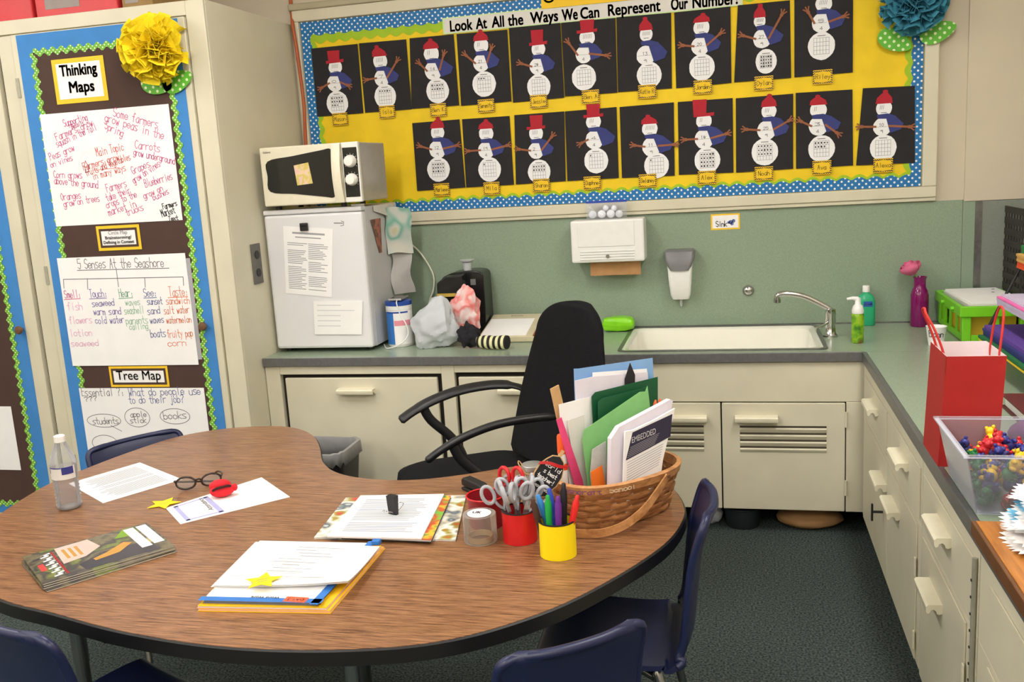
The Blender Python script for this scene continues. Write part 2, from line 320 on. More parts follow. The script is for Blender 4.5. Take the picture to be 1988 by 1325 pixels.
CARDS = [
 ([(-2.3503,2.0737),(-2.1194,2.0747),(-2.1197,1.7658),(-2.3507,1.7653)],(-2.2443,1.8188,0.0543),(-2.2469,1.9098,0.0375),(-2.2381,1.9805,0.0332),('top',-2.2406,2.0554),(-2.3186,1.8926),(-2.1799,1.8933),(-2.2364,1.7458),'Mason',13),
 ([(-2.1126,2.0763),(-1.8839,2.074),(-1.8831,1.7663),(-2.1113,1.7667)],(-2.0054,1.8328,0.0529),(-2.0145,1.9141,0.0365),(-2.0158,1.9898,0.034),('cap',-2.0281,2.0616),(-2.091,1.9127),(-1.9334,1.9852),(-2.0018,1.762),'Isla',5),
 ([(-1.8677,2.0769),(-1.6598,2.0759),(-1.6564,1.7671),(-1.8829,1.7678)],(-1.7527,1.8383,0.0538),(-1.7657,1.9275,0.0411),(-1.7695,2.0008,0.0354),('cap',-1.7705,2.0684),(-1.8304,1.9657),(-1.7105,1.9958),(-1.7552,1.7534),'Ben K',10),
 ([(-1.6466,2.0754),(-1.4134,2.0738),(-1.4131,1.7669),(-1.6471,1.7642)],(-1.533,1.8508,0.0541),(-1.5408,1.9419,0.037),(-1.5358,2.017,0.0331),('cap',-1.5365,2.0863),(-1.6118,1.9839),(-1.489,2.0022),(-1.53,1.7557),'Serenity',3),
 ([(-1.4059,2.0801),(-1.176,2.0807),(-1.1744,1.7651),(-1.4062,1.7607)],(-1.2857,1.8202,0.0526),(-1.2872,1.9068,0.0349),(-1.2784,1.9787,0.0306),('top',-1.2808,2.0609),(-1.3622,1.9262),None,(-1.2891,1.7568),'Jessie',0),
 ([(-1.1725,2.0804),(-0.9367,2.0793),(-0.9406,1.7688),(-1.1707,1.7701)],(-1.0828,1.8442,0.0534),(-1.0799,1.939,0.0354),(-1.0617,2.0089,0.0339),('top',-1.0591,2.0829),(-1.1457,1.9968),(-0.9784,1.9272),(-1.057,1.7597),'Ben A',0),
 ([(-0.932,2.0808),(-0.7014,2.0784),(-0.7066,1.7693),(-0.9372,1.7705)],(-0.8008,1.8316,0.053),(-0.8128,1.9133,0.0397),(-0.8087,1.9994,0.0277),('cap',-0.8116,2.0716),None,None,(-0.8117,1.763),'Katie R',0),
 ([(-0.6885,2.0771),(-0.458,2.0804),(-0.4584,1.7726),(-0.6882,1.7679)],(-0.5787,1.8459,0.0536),(-0.5839,1.9321,0.0373),(-0.5772,2.0072,0.0333),('cap',-0.5708,2.0655),(-0.6595,1.9418),(-0.4978,1.9781),(-0.5772,1.7639),'Jorden',0),
 ([(-0.4279,2.082),(-0.221,2.082),(-0.217,1.7739),(-0.4474,1.7736)],(-0.3172,1.848,0.0425),(-0.3319,1.9399,0.037),(-0.3412,2.0108,0.0234),('cap',-0.3392,2.0802),(-0.4127,1.9605),(-0.251,2.0323),(-0.3268,1.7608),'Dylan',20),
 ([(-0.2032,2.0999),(0.0236,2.0907),(0.0246,1.7768),(-0.2043,1.7749)],(-0.0978,1.891,0.0537),(-0.0966,1.9818,0.0391),(-0.0889,2.0563,0.0325),('top',-0.0891,2.1276),(-0.1522,2.0329),(-0.0092,1.9999),(-0.093,1.7675),'Riley',0),
 ([(-1.8858,1.7043),(-1.6592,1.7059),(-1.6532,1.3998),(-1.8866,1.396)],(-1.7756,1.4879,0.054),(-1.7727,1.5787,0.0402),(-1.7669,1.6535,0.032),('cap',-1.7615,1.7241),(-1.8562,1.599),(-1.6771,1.5915),(-1.7665,1.3958),'Marlene',15),
 ([(-1.6474,1.7051),(-1.4261,1.7044),(-1.4236,1.4003),(-1.6492,1.3995)],(-1.5328,1.474,0.0534),(-1.5429,1.5607,0.0376),(-1.538,1.6347,0.0336),('cap',-1.5361,1.6988),(-1.6298,1.5623),(-1.4402,1.5765),(-1.5281,1.3886),'Mila',1),
 ([(-1.4037,1.7063),(-1.1773,1.7065),(-1.1852,1.4033),(-1.4148,1.4004)],(-1.3037,1.4512,0.0521),(-1.3129,1.5447,0.0355),(-1.3087,1.6196,0.0319),('top',-1.3043,1.6993),(-1.3947,1.5566),(-1.2351,1.6045),(-1.2963,1.3899),'Sharon',10),
 ([(-1.1738,1.7062),(-0.9463,1.7086),(-0.9477,1.4039),(-1.1781,1.4029)],(-1.0448,1.4841,0.0534),(-1.0478,1.5755,0.04),(-1.0493,1.6527,0.0331),('top',-1.0481,1.7279),(-1.1109,1.5627),None,(-1.0663,1.3886),'Daphne',1),
 ([(-0.9328,1.7076),(-0.7003,1.7104),(-0.7046,1.4005),(-0.934,1.4031)],(-0.7812,1.4484,0.0539),(-0.8003,1.5296,0.0403),(-0.806,1.6063,0.0335),('cap',-0.8127,1.6674),(-0.8777,1.5412),(-0.6997,1.5332),(-0.8218,1.3848),'Delaney',1),
 ([(-0.6831,1.7104),(-0.4542,1.7103),(-0.4557,1.3997),(-0.6865,1.4028)],(-0.5645,1.4589,0.0545),(-0.5752,1.5483,0.0406),(-0.5756,1.6234,0.0326),('top',-0.5913,1.714),(-0.6595,1.5505),(-0.4791,1.5649),(-0.5674,1.3842),'Alex',20),
 ([(-0.4415,1.7079),(-0.2092,1.7097),(-0.2104,1.4015),(-0.4447,1.3987)],(-0.326,1.4782,0.0549),(-0.317,1.568,0.0395),(-0.3075,1.6446,0.0306),('cap',-0.3055,1.7169),(-0.404,1.5773),(-0.2231,1.603),(-0.3303,1.3887),'Noah',15),
 ([(-0.1992,1.7117),(0.0238,1.7089),(0.0287,1.4015),(-0.1988,1.4009)],(-0.0971,1.4779,0.0534),(-0.1092,1.5712,0.0386),(-0.1093,1.6359,0.0332),('cap',-0.1127,1.6984),(-0.1828,1.5968),(-0.0328,1.5354),(-0.0957,1.3998),'Ava',9),
 ([(0.0641,1.7105),(0.2625,1.7052),(0.2682,1.3977),(0.0406,1.4008)],(0.1446,1.4662,0.0519),(0.1403,1.551,0.0356),(0.1458,1.6244,0.0309),('cap',0.1499,1.6986),(0.0557,1.5567),(0.2496,1.5436),(0.1455,1.3947),'Alexa',0),
]
CHART1 = [
 ('pink','Supporting',-3.1281,1.75,0.159,0.1156,0.03),
 ('pink','Details',-3.0941,1.7402,0.2045,0.0611,0.018),
 ('pink','Farmers grow',-3.1733,1.6965,0.269,0.1889,0.03),
 ('pink','squash in the fall',-3.1752,1.6701,0.2863,0.2071,0.03),
 ('pink','Some farmers',-2.8948,1.7749,-0.2947,0.2059,0.036),
 ('pink','grow peas in the',-2.9365,1.7593,-0.334,0.2727,0.036),
 ('pink','Spring',-2.9412,1.73,-0.4652,0.0858,0.034),
 ('pink','Peas grow',-3.2166,1.6193,0.2603,0.1251,0.03),
 ('pink','on vines',-3.2192,1.5889,0.2202,0.1108,0.026),
 ('red','Main Topic',-2.9937,1.6226,0.1287,0.1309,0.034),
 ('red','Farmers grow',-3.0648,1.5686,0.1877,0.1763,0.03),
 ('red','fruits and Vegetables',-3.0553,1.5452,0.2513,0.2228,0.028),
 ('red','in many ways',-3.0268,1.5284,0.1799,0.1615,0.03),
 ('pink','Carrots',-2.8138,1.6437,-0.1932,0.113,0.034),
 ('pink','grow underground',-2.824,1.6168,-0.258,0.1877,0.03),
 ('pink','Grapes',-2.8382,1.5406,0.2897,0.0879,0.032),
 ('pink','grow on vines',-2.837,1.5029,0.455,0.1452,0.03),
 ('pink','Corn grows',-3.213,1.5463,-0.055,0.1345,0.03),
 ('pink','above the ground',-3.217,1.5234,-0.145,0.209,0.032),
 ('pink','Oranges',-3.1927,1.4526,0.0541,0.0961,0.03),
 ('pink','grow on trees',-3.1841,1.4235,0.1011,0.1753,0.03),
 ('pink','Farmers',-2.9686,1.4758,0.1847,0.0969,0.032),
 ('pink','take their',-2.9747,1.4379,0.2435,0.1182,0.03),
 ('pink','crops to the',-2.9793,1.409,0.2702,0.1528,0.03),
 ('pink','market in',-2.9753,1.3781,0.2361,0.1368,0.032),
 ('pink','trucks',-2.8917,1.3742,0.255,0.0848,0.03),
 ('pink','Blueberries',-2.7875,1.4852,0.1947,0.1308,0.032),
 ('pink','grow on',-2.7988,1.4383,0.3194,0.0955,0.028),
 ('pink','bushes',-2.7566,1.4309,0.3213,0.0763,0.026),
 ('black','Farmers',-2.7188,1.3935,0.1784,0.0671,0.022),
 ('black','Market',-2.7278,1.3613,0.2302,0.064,0.03),
 ('black','Text',-2.6998,1.3464,0.0439,0.0433,0.018),
]
CHART2 = [
 ('grey','5 Senses At the Seashore',-3.1594,1.164,-0.0144,0.4109,0.042),
 ('pink','Smell:',-3.2451,1.0399,0.0253,0.0791,0.034),
 ('lpink','fish',-3.2401,0.9872,0.0308,0.0746,0.034),
 ('lpink','flowers',-3.2409,0.9278,0.0241,0.1119,0.032),
 ('lpink','lotion',-3.2455,0.8731,0.0214,0.1075,0.032),
 ('lpink','seaweed',-3.2482,0.8296,0.0044,0.1352,0.028),
 ('purple','Touch:',-3.1204,1.0391,0.0231,0.0824,0.036),
 ('purple','seaweed',-3.1157,1.0005,0.0277,0.1081,0.03),
 ('purple','warm sand',-3.1143,0.9642,0.0083,0.1324,0.03),
 ('purple','cold water',-3.1113,0.9261,0.015,0.14,0.032),
 ('green','Hear:',-2.9779,1.037,0.0349,0.0659,0.036),
 ('lgreen','waves',-2.9536,1.0022,0.0101,0.0692,0.028),
 ('lgreen','seashell',-2.9638,0.9649,0.0201,0.0945,0.032),
 ('lgreen','parents',-2.9634,0.9209,0.0331,0.1058,0.032),
 ('lgreen','calling',-2.9497,0.8981,0.0181,0.0883,0.028),
 ('blue','See:',-2.8589,1.0363,0.0132,0.0604,0.036),
 ('blue','sunset',-2.8489,1.0021,0.0309,0.0712,0.03),
 ('blue','sand',-2.8523,0.9609,0.0464,0.0582,0.032),
 ('blue','waves',-2.8464,0.9226,0.0419,0.0645,0.03),
 ('blue','boats',-2.8517,0.8627,0.0415,0.07,0.034),
 ('orange','Taste:',-2.7399,1.0347,0.0183,0.0874,0.04),
 ('orange','sandwich',-2.7595,1.0023,0.0037,0.1093,0.032),
 ('orange','salt water',-2.7743,0.9608,0.0244,0.1187,0.032),
 ('orange','watermelon',-2.7694,0.9211,0.0145,0.1169,0.03),
 ('orange','fruity pop',-2.7737,0.8599,0.031,0.1193,0.034),
 ('orange','corn',-2.7772,0.8232,0.0322,0.0869,0.03),
]
CHART3 = [
 ('grey','Essential ?:',-3.2336,0.6075,0.0109,0.2102,0.036),
 ('grey','???',-3.2237,0.5823,0.1071,0.0627,0.02),
 ('blue','What do people use',-2.9986,0.609,0.0133,0.3453,0.036),
 ('blue','to do their job?',-3.004,0.5742,0.0165,0.2661,0.036),
 ('grey','students',-3.1981,0.4794,0.04,0.1275,0.03),
 ('grey','apple',-3.0059,0.5133,0.0369,0.0786,0.026),
 ('grey','stick',-3.01,0.4865,0.0381,0.0787,0.026),
 ('grey','books',-2.8428,0.5042,0.0432,0.1088,0.034),
]
LINES2 = [(-3.1636,1.1573,-2.7258,1.1522),(-3.239,1.1213,-2.666,1.1139),(-2.9753,1.1527,-2.9757,1.0816),(-3.239,1.1213,-3.2427,1.0836),(-3.1212,1.1201,-3.1266,1.0763),(-2.8454,1.1155,-2.8486,1.0764),(-2.666,1.1139,-2.6682,1.079),(-3.2492,1.0346,-3.17,1.0366),(-3.1244,1.0338,-3.0418,1.0357),(-2.9816,1.0317,-2.9156,1.034),(-2.8624,1.031,-2.802,1.0318),(-2.7477,1.0296,-2.6557,1.0312)]
ELL3 = [(-3.1417,0.4972,0.0842,0.0297),(-2.9739,0.5124,0.0615,0.0425),(-2.7892,0.5182,0.0717,0.034),(-3.1533,0.3953,0.064,0.0357)]
# ============================================================ room shell
XL, YC, ZC, ZB, D = -2.443, -0.772, 0.731, 0.102, 0.611
XR, YF, XW = 0.80, -7.0, -5.2
m = bpy.data.materials.new('carpet'); m.use_nodes = True; nt = m.node_tree; MATS['carpet'] = m
b = nt.nodes['Principled BSDF']; b.inputs['Roughness'].default_value = 1.0; b.inputs['Specular IOR Level'].default_value = 0.1
tc = nt.nodes.new('ShaderNodeTexCoord'); n1 = nt.nodes.new('ShaderNodeTexNoise'); n1.inputs['Scale'].default_value = 150; n1.inputs['Detail'].default_value = 3
nt.links.new(tc.outputs['Object'], n1.inputs['Vector'])
cr = nt.nodes.new('ShaderNodeValToRGB'); e = cr.color_ramp.elements; e[0].position = 0.34; e[1].position = 0.68; e[0].color = lin((36, 46, 47)); e[1].color = lin((92, 102, 96))
nt.links.new(n1.outputs['Fac'], cr.inputs[0]); nt.links.new(cr.outputs[0], b.inputs['Base Color'])
bp = nt.nodes.new('ShaderNodeBump'); bp.inputs['Strength'].default_value = 0.7; bp.inputs['Distance'].default_value = 0.006
nt.links.new(n1.outputs['Fac'], bp.inputs['Height']); nt.links.new(bp.outputs[0], b.inputs['Normal'])
mat('splash_green', (138, 156, 134), 0.5, 0.10, 260, 0.0); mat('splash_grey', (128, 134, 124), 0.5, 0.08, 260)
mat('ceiling_tile', (226, 222, 212), 0.9, 0.04, 40)
struct(bx('floor', 'carpet', None, XW-0.1, XR+0.1, YF-0.1, 0.1, -0.05, 0.0))
struct(bx('ceiling', 'ceiling_tile', None, XW-0.1, XR+0.1, YF-0.1, 0.1, CEIL, CEIL+0.06))
wb = struct(bx('wall_back', 'wall_paint', None, XW-0.1, XR+0.1, 0.0, 0.1, 0.0, CEIL))
struct(bx('wall_right', 'wall_paint', None, XR, XR+0.1, YF, 0.0, 0.0, CEIL))
struct(bx('wall_left', 'wall_paint', None, XW-0.1, XW, YF, 0.0, 0.0, CEIL))
struct(bx('wall_front', 'wall_paint', None, XW, XR, YF-0.1, YF, 0.0, CEIL))
bx('backsplash', 'splash_green', wb, XL, 0.455, -0.006, 0.0, ZC-0.02, 1.238)
bx('backsplash_strip', 'splash_green', wb, 0.457, 0.503, -0.0075, 0.0, ZC-0.02, 1.238)
bx('metal_trim', 'steel_edge', wb, 0.503, 0.528, -0.014, 0.0, ZC-0.02, 1.232)
bx('grey_panel', 'splash_grey', wb, 0.528, XR, -0.010, 0.0, ZC-0.02, 1.230)
bx('wall_ledge', 'wall_paint', wb, 0.46, XR, -0.012, 0.0, 1.232, CEIL)
bx('splash_lip', 'steel_edge', wb, XL, 0.50, -0.012, 0.0, ZC-0.004, ZC+0.006)
ml = bpy.data.materials.new('lamp_diffuser'); ml.use_nodes = True; MATS['lamp_diffuser'] = ml
bs = ml.node_tree.nodes['Principled BSDF']; bs.inputs['Base Color'].default_value = (0.9, 0.9, 0.88, 1)
bs.inputs['Emission Color'].default_value = LAMP_COLOR+(1,); bs.inputs['Emission Strength'].default_value = LAMP_POWER
for x, y in FIX:
    t = thing('pendant_lamp', 'unseen long white pendant fluorescent lamp %s, %s row' % ({-2.0: 'nearest the board wall', -4.3: 'above the camera', -6.2: 'at the far end behind the camera'}[y], {-3.9: 'left', -1.9: 'middle', 0.1: 'added right'}[x]), 'lamp', (x, y, LAMP_Z), 0, 'pendant fluorescent lamps')
    MB().box(-0.13, 0.13, -0.61, 0.61, 0.071, 0.10).build('housing', 'white_plastic', t, bevel=0.004)
    MB().prism([(-0.12, 0.07), (0.12, 0.07), (0.10, 0.0), (-0.10, 0.0)], -0.60, 0.60).build('diffuser', 'lamp_diffuser', t)
    for yy in (-0.4, 0.4): MB().cyl((0, yy, 0.1003), (0, yy, CEIL-LAMP_Z-0.001), 0.006, n=8).build('stem', 'white_plastic', t)

# ============================================================ tall storage cabinet on the left
cab = thing('storage_cabinet', 'tall cream painted storage cabinet with two decorated doors', 'cabinet', ((XL-5.0)/2, -0.38, 0))
cx = cab.location.x; cy = cab.location.y
def cbx(name, m, par, x0, x1, y0, y1, z0, z1, bevel=0.0): return bx(name, m, par, x0-cx, x1-cx, y0-cy, y1-cy, z0, z1, bevel=bevel)
cbx('body', 'cream', cab, -5.0, XL, -0.748, -0.002, 0.0, 2.19, 0.003)
cbx('stile', 'cream', cab, -2.522, XL, -0.762, -0.748, 0.0, 2.19, 0.003)
cbx('stile', 'cream', cab, -3.400, -3.332, -0.760, -0.748, 0.05, 2.13, 0.002)
cbx('top_rail', 'cream', cab, -5.0, -2.522, -0.762, -0.748, 2.135, 2.19, 0.003)
cbx('reveal_shadow', 'dark_gap', cab, -3.412, -3.400, -0.7485, -0.748, 0.05, 2.13)  # painted dark strip for the shadow in the gap beside the left door
mat('knob_wood', (110, 78, 52), 0.35, 0.1); mat('hinge_paint', (178, 176, 160), 0.35, 0.1, metal=0.4)
for x0, x1, kx in ((-3.328, -2.528, -2.591), (-4.25, -3.415, -3.486)):
    d = cbx('door', 'cream', cab, x0, x1, -0.770, -0.7485, 0.045, 2.13, 0.003)
    MB().lathe([(0.006, 0), (0.007, 0.012), (0.016, 0.016), (0.019, 0.024), (0.015, 0.032), (0.0, 0.034)], 16).build('knob', 'knob_wood', d, smooth=50)
    kn = d.children[-1]; kn.rotation_euler = (R(90), 0, 0); kn.location = (kx-cx, -0.7755-cy, 0.909)
    for z in (1.92, 1.14, 0.3):
        MB().box(x0-cx-0.004, x0-cx+0.012, -0.774-cy, -0.770-cy, z-0.04, z+0.04).build('hinge', 'hinge_paint', d, bevel=0.002)

def ricrac(mb, a, b, w, amp, pitch, y0, y1):
    """wavy ribbon from a to b in XZ"""
    a = Vector(a); b = Vector(b); t = (b-a); L = t.length; t.normalize(); n = Vector((-t.y, t.x)); k = max(4, int(L/pitch*6))
    up = []; dn = []
    for i in range(k+1):
        s = L*i/k; o = amp*sin(2*pi*s/pitch); p = a+t*s
        up.append(tuple(p+n*(o+w/2))); dn.append(tuple(p+n*(o-w/2)))
    for i in range(k):
        mb.prism([up[i], up[i+1], dn[i+1], dn[i]], y0, y1)
def backing(x0, x1, bx0, bx1, label):
    t = thing('door_backing', label, 'display paper', ((x0+x1)/2, YC, 1.09)); ox, oz = (x0+x1)/2, 1.09
    MB().box(x0-ox, x1-ox, 0.0, 0.0018, 0.055-oz, 2.126-oz).build('blue_sheet', 'blue_paper', t)
    MB().box(bx0-ox, bx1-ox, -0.0010, -0.0002, 0.10-oz, 2.052-oz).build('brown_sheet', 'brown_paper', t)
    for p, q in (((bx0, 2.052), (bx1, 2.052)), ((bx0, 0.10), (bx1, 0.10)), ((bx0, 0.10), (bx0, 2.052)), ((bx1, 0.10), (bx1, 2.052))):
        mb = MB(); ricrac(mb, (p[0]-ox, p[1]-oz), (q[0]-ox, q[1]-oz), 0.022, 0.007, 0.042, -0.0022, -0.0012); mb.build('wavy_trim', 'lime_dots', t)
    return t
backing(-3.300, -2.556, -3.228, -2.612, 'blue and brown paper with green wavy trim behind the Thinking Maps sign')
backing(-4.2, -3.475, -4.13, -3.545, 'blue and brown door paper with green wavy trim cut by the left photo edge')
YP = YC-0.0025
def poster(name, label, cat, x0, x1, z0, z1, m='paper', tilt=0.0, dz=0.0, y=YP):
    t = thing(name, label, cat, ((x0+x1)/2, y-dz, (z0+z1)/2)); t.rotation_euler[1] = tilt
    w, h = (x1-x0)/2, (z1-z0)/2
    return t, w, h
def framed_sign(name, label, x0, x1, z0, z1, bw, layers, y=YP):
    t, w, h = poster(name, label, 'sign', x0, x1, z0, z1, y=y)
    MB().box(-w, w, -0.001, 0, -h, h).build('yellow_mat', 'yellow_card', t)
    for i, (k, mm) in enumerate(layers):
        MB().box(-w+k, w-k, -0.0016-0.0004*i, -0.0011-0.0004*i, -h+k, h-k).build('brown_mat' if mm == 'brown_paper' else 'white_card', mm, t)
    return t
s = framed_sign('door_sign', 'white Thinking Maps sign with a yellow mat at the top of the cabinet door', -3.147, -2.904, 1.840, 2.016, 0.02, [(0.018, 'paper')])
printed('Thinking', 'ink', s, 0.0, -0.003, 0.035, 0.062, 0.172, 0.028); printed('Maps', 'ink', s, 0.006, -0.003, -0.032, 0.062, 0.115, 0.028)
def chart(name, label, x0, x1, z0, z1, lines, bulge=0.004, dz=0.0):
    t, w, h = poster(name, label, 'poster', x0, x1, z0, z1, dz=dz); X, Z = t.location.x, t.location.z
    MB().box(-w, w, -0.0008, 0, -h, h).build('paper_sheet', 'paper', t)
    by = {}
    for col, s_, x, z, a, wd_, hh in lines:
        pen(by.setdefault(col, MB()), x-X, z-Z, a, s_, wd_, hh, 0.0025 if col != 'black' else 0.0030, -0.0012)
    for col, mb in by.items(): mb.build('lettering', 'marker_'+col, t)
    return t
c1 = chart('farming_chart', 'white chart paper handwritten in pink about what farmers grow', -3.238, -2.637, 1.346, 1.806, CHART1)
hm = MB(); X, Z = c1.location.x, c1.location.z
line(hm, [(-3.062-X, 1.583-Z), (-3.052-X, 1.607-Z), (-3.040-X, 1.583-Z), (-3.062-X, 1.583-Z)], 0.003, -0.0012); line(hm, [(-3.058-X, 1.583-Z), (-3.058-X, 1.562-Z), (-3.044-X, 1.562-Z), (-3.044-X, 1.583-Z)], 0.003, -0.0012); line(hm, [(-3.02-X, 1.567-Z), (-2.90-X, 1.571-Z)], 0.002, -0.0012)
hm.build('house_drawing', 'marker_red', c1)
rg = MB(); ring(rg, -2.975-X, 1.575-Z, 0.115, 0.085, 0.0012, -0.0010); rg.build('pencil_circle', 'paper_dull', c1)
s = framed_sign('door_sign', 'small yellow-framed Circle Map sign between two chart papers', -3.047, -2.842, 1.235, 1.338, 0.01, [(0.012, 'brown_paper'), (0.022, 'paper')])
printed('Circle Map', 'ink_soft', s, 0, -0.004, 0.020, 0.022, 0.09, 0.0); printed('Brainstorming/', 'ink', s, 0, -0.004, 0.0, 0.018, 0.125, 0.02); printed('Defining in Context', 'ink', s, 0, -0.004, -0.019, 0.018, 0.145, 0.02)
mat('back_sheet', (170, 168, 172), 0.8, 0.03)
t = chart('spare_chart', 'grey blank chart paper peeking out behind the seashore chart', -3.22, -2.626, 0.765, 1.19, [])
t.children[0].data.materials[0] = MATS['back_sheet']
c2 = chart('seashore_chart', 'white chart paper listing five senses at the seashore in coloured columns', -3.257, -2.644, 0.743, 1.212, CHART2, dz=0.002)
X, Z = c2.location.x, c2.location.z
lm = MB()
for x0, z0, x1, z1 in LINES2[:7]: line(lm, [(x0-X, z0-Z), (x1-X, z1-Z)], 0.0028, -0.0012)
lm.build('tree_lines', 'marker_grey', c2)
for l_, k in zip(LINES2[7:], ('pink', 'purple', 'green', 'blue', 'orange')):
    lm = MB(); line(lm, [(l_[0]-X, l_[1]-Z), (l_[2]-X, l_[3]-Z)], 0.0028, -0.0012); lm.build('underline', 'marker_'+k, c2)
s = framed_sign('door_sign', 'yellow-framed Tree Map sign between two chart papers', -3.081, -2.796, 0.648, 0.739, 0.01, [(0.010, 'brown_paper'), (0.020, 'paper')])
printed('Tree Map', 'ink', s, 0, -0.004, 0, 0.058, 0.215, 0.004)
c3 = chart('essential_chart', 'white chart paper asking what people use to do their job, with ovals', -3.245, -2.635, 0.18, 0.643, CHART3)
X, Z = c3.location.x, c3.location.z
rm = MB()
for x, z, a, b_ in ELL3: ring(rm, x-X, z-Z, a, b_, 0.0024, -0.0012)
line(rm, [(-3.11-X, 0.475-Z), (-3.06-X, 0.45-Z)], 0.0024, -0.0012)
rm.build('bubbles', 'marker_grey', c3)
chart('partial_chart', 'blank white chart paper on the cabinet door cut by the left photo edge', -4.09, -3.612, 0.262, 0.56, [])

def pompom(name, label, c, r, mname, seed, leaves):
    rnd = random.Random(seed); t = thing(name, label, 'paper flower', c); mb = MB()
    for i in range(95):
        th = rnd.uniform(0, 2*pi); ph = math.acos(rnd.uniform(0.04, 1.0))     # hemisphere towards the room (-y)
        d = Vector((sin(ph)*cos(th), -cos(ph), sin(ph)*sin(th))); a = d.orthogonal().normalized(); a.rotate(Matrix.Rotation(rnd.uniform(0, 2*pi), 3, d)); b_ = d.cross(a)
        w = r*rnd.uniform(0.34, 0.55); L = r*rnd.uniform(0.82, 1.06); k1, k2 = rnd.uniform(3, 7), rnd.uniform(0, 6)
        def fn(u, v, d=d, a=a, b_=b_, w=w, L=L, k1=k1, k2=k2):
            s_ = (u-0.5)*2; rr = L*(0.3+0.7*v)
            return d*rr*(1-0.10*s_*s_*v)+a*(w*s_*v)+b_*(w*0.32*sin(k1*s_+k2)*v)
        mb.sheet(fn, 6, 3, 0.0006)
    mb.ball((0, -r*0.30, 0), (r*0.6, r*0.29, r*0.6), 12, 8)
    p = mb.build('tissue_petals', mname, t, smooth=60); p['kind'] = 'stuff'
    for lx, lz, ang in leaves:
        M_ = Matrix.Translation((lx, 0.026, lz)) @ Matrix.Rotation(ang, 4, 'Y'); l = MB(); l.M = M_
        l.prism([(0.052*1.35*cos(q)*(1.0), 0.040*sin(q)*(1-0.25*cos(q))) for q in [2*pi*i/18 for i in range(18)]], -0.0012, 0.0)
        l.build('leaf', 'leaf_dots', t)
    return t
mat('tissue_yellow', (252, 226, 30), 0.75, 0.05, 25); mat('tissue_teal', (66, 146, 172), 0.8, 0.06, 25)
dots('leaf_dots', (96, 182, 50), (226, 240, 190), 0.024, 0.0055)
pompom('tissue_flower', 'round yellow tissue paper flower with green dotted leaves on the cabinet door', (-2.640, -0.807, 2.010), 0.138, 'tissue_yellow', 3, [(-0.035, -0.125, 0.2), (0.06, -0.12, -0.3)])
pompom('tissue_flower', 'teal tissue paper flower with green dotted leaves at the board corner', (0.245, -0.066, 2.035), 0.135, 'tissue_teal', 5, [(-0.065, -0.15, 0.5), (0.095, -0.13, -0.3)])

# boxes on top of the cabinet
mat('box_red', (206, 54, 58), 0.5, 0.05); mat('box_grey', (150, 140, 134), 0.6, 0.05); mat('box_brown', (150, 120, 70), 0.7, 0.1)
def top_box(label, x0, x1, m1, h, y=-0.70):
    t = thing('storage_box', label, 'box', ((x0+x1)/2, y+0.15, 2.191)); w = (x1-x0)/2
    MB().box(-w, w, -0.15, 0.15, 0, h).build('carton', m1, t, bevel=0.006)
    MB().box(-w-0.004, w+0.004, -0.154, 0.154, h+0.001, h+0.05).build('lid', m1, t, bevel=0.006)
    MB().box(-w*0.75, w*0.1, -0.1515, -0.1502, h*0.15, h*0.55).build('label_patch', 'box_grey', t)
top_box('plain red carton on top of the cabinet, cut by the top left corner', -3.75, -3.262, 'box_red', 0.24)
top_box('wider red carton on top of the cabinet with a grey patch', -3.245, -2.86, 'box_red', 0.24)
top_box('narrow brown carton on top of the cabinet beside the red cartons', -2.84, -2.70, 'box_brown', 0.16)

# ============================================================ bulletin board
bd = thing('bulletin_board', 'wide cream-framed bulletin board with yellow paper and blue dotted scalloped border', 'bulletin board', (-1.05, 0.0, 1.75))
ox, oz = -1.05, 1.75
def bb(name, m, x0, x1, y0, y1, z0, z1, bevel=0.0): return bx(name, m, bd, x0-ox, x1-ox, y0, y1, z0-oz, z1-oz, bevel=bevel)
bb('yellow_backing', 'yellow_paper', -2.397, 0.295, -0.010, -0.001, 1.300, 2.195)
bb('frame_rail', 'cream', -2.425, 0.350, -0.030, -0.001, 1.256, 1.300, 0.004)
bb('frame_rail', 'cream', -2.425, 0.350, -0.022, -0.001, 1.240, 1.2555, 0.003)
bb('frame_rail', 'cream', -2.425, 0.350, -0.030, -0.001, 2.195, 2.245, 0.004)
bb('frame_rail', 'cream_dark', -2.44, 0.365, -0.036, -0.001, 2.2455, 2.275, 0.006)
bb('frame_rail', 'cream', -2.425, -2.3975, -0.030, -0.001, 1.3005, 2.1945, 0.004)
bb('frame_rail', 'cream', 0.2955, 0.350, -0.030, -0.001, 1.3005, 2.1945, 0.004)
def scallop(a, b, w, amp, pitch, side, y0, y1, name, m):
    """border strip: straight edge a-b, scalloped edge at distance w on one side"""
    a = Vector(a)-Vector((ox, oz)); b = Vector(b)-Vector((ox, oz)); t = b-a; L = t.length; t.normalize(); n = Vector((-t.y, t.x))*side; k = max(6, int(L/pitch)*8); mb = MB()
    for i in range(k):
        s0, s1 = L*i/k, L*(i+1)/k
        e0, e1 = w+amp*abs(sin(pi*s0/pitch)), w+amp*abs(sin(pi*s1/pitch))
        mb.prism([tuple(a+t*s0), tuple(a+t*s1), tuple(a+t*s1+n*e1), tuple(a+t*s0+n*e0)], y0, y1)
    mb.build(name, m, bd)
scallop((-2.395, 2.193), (0.293, 2.193), 0.086, 0.016, 0.062, -1, -0.0118, -0.0108, 'green_border', 'lime_border')
scallop((-2.395, 2.193), (0.293, 2.193), 0.055, 0.010, 0.062, -1, -0.0132, -0.0122, 'dotted_border', 'blue_dots')
scallop((-2.395, 1.302), (0.293, 1.302), 0.046, 0.016, 0.062, 1, -0.0118, -0.0108, 'green_border', 'lime_border')
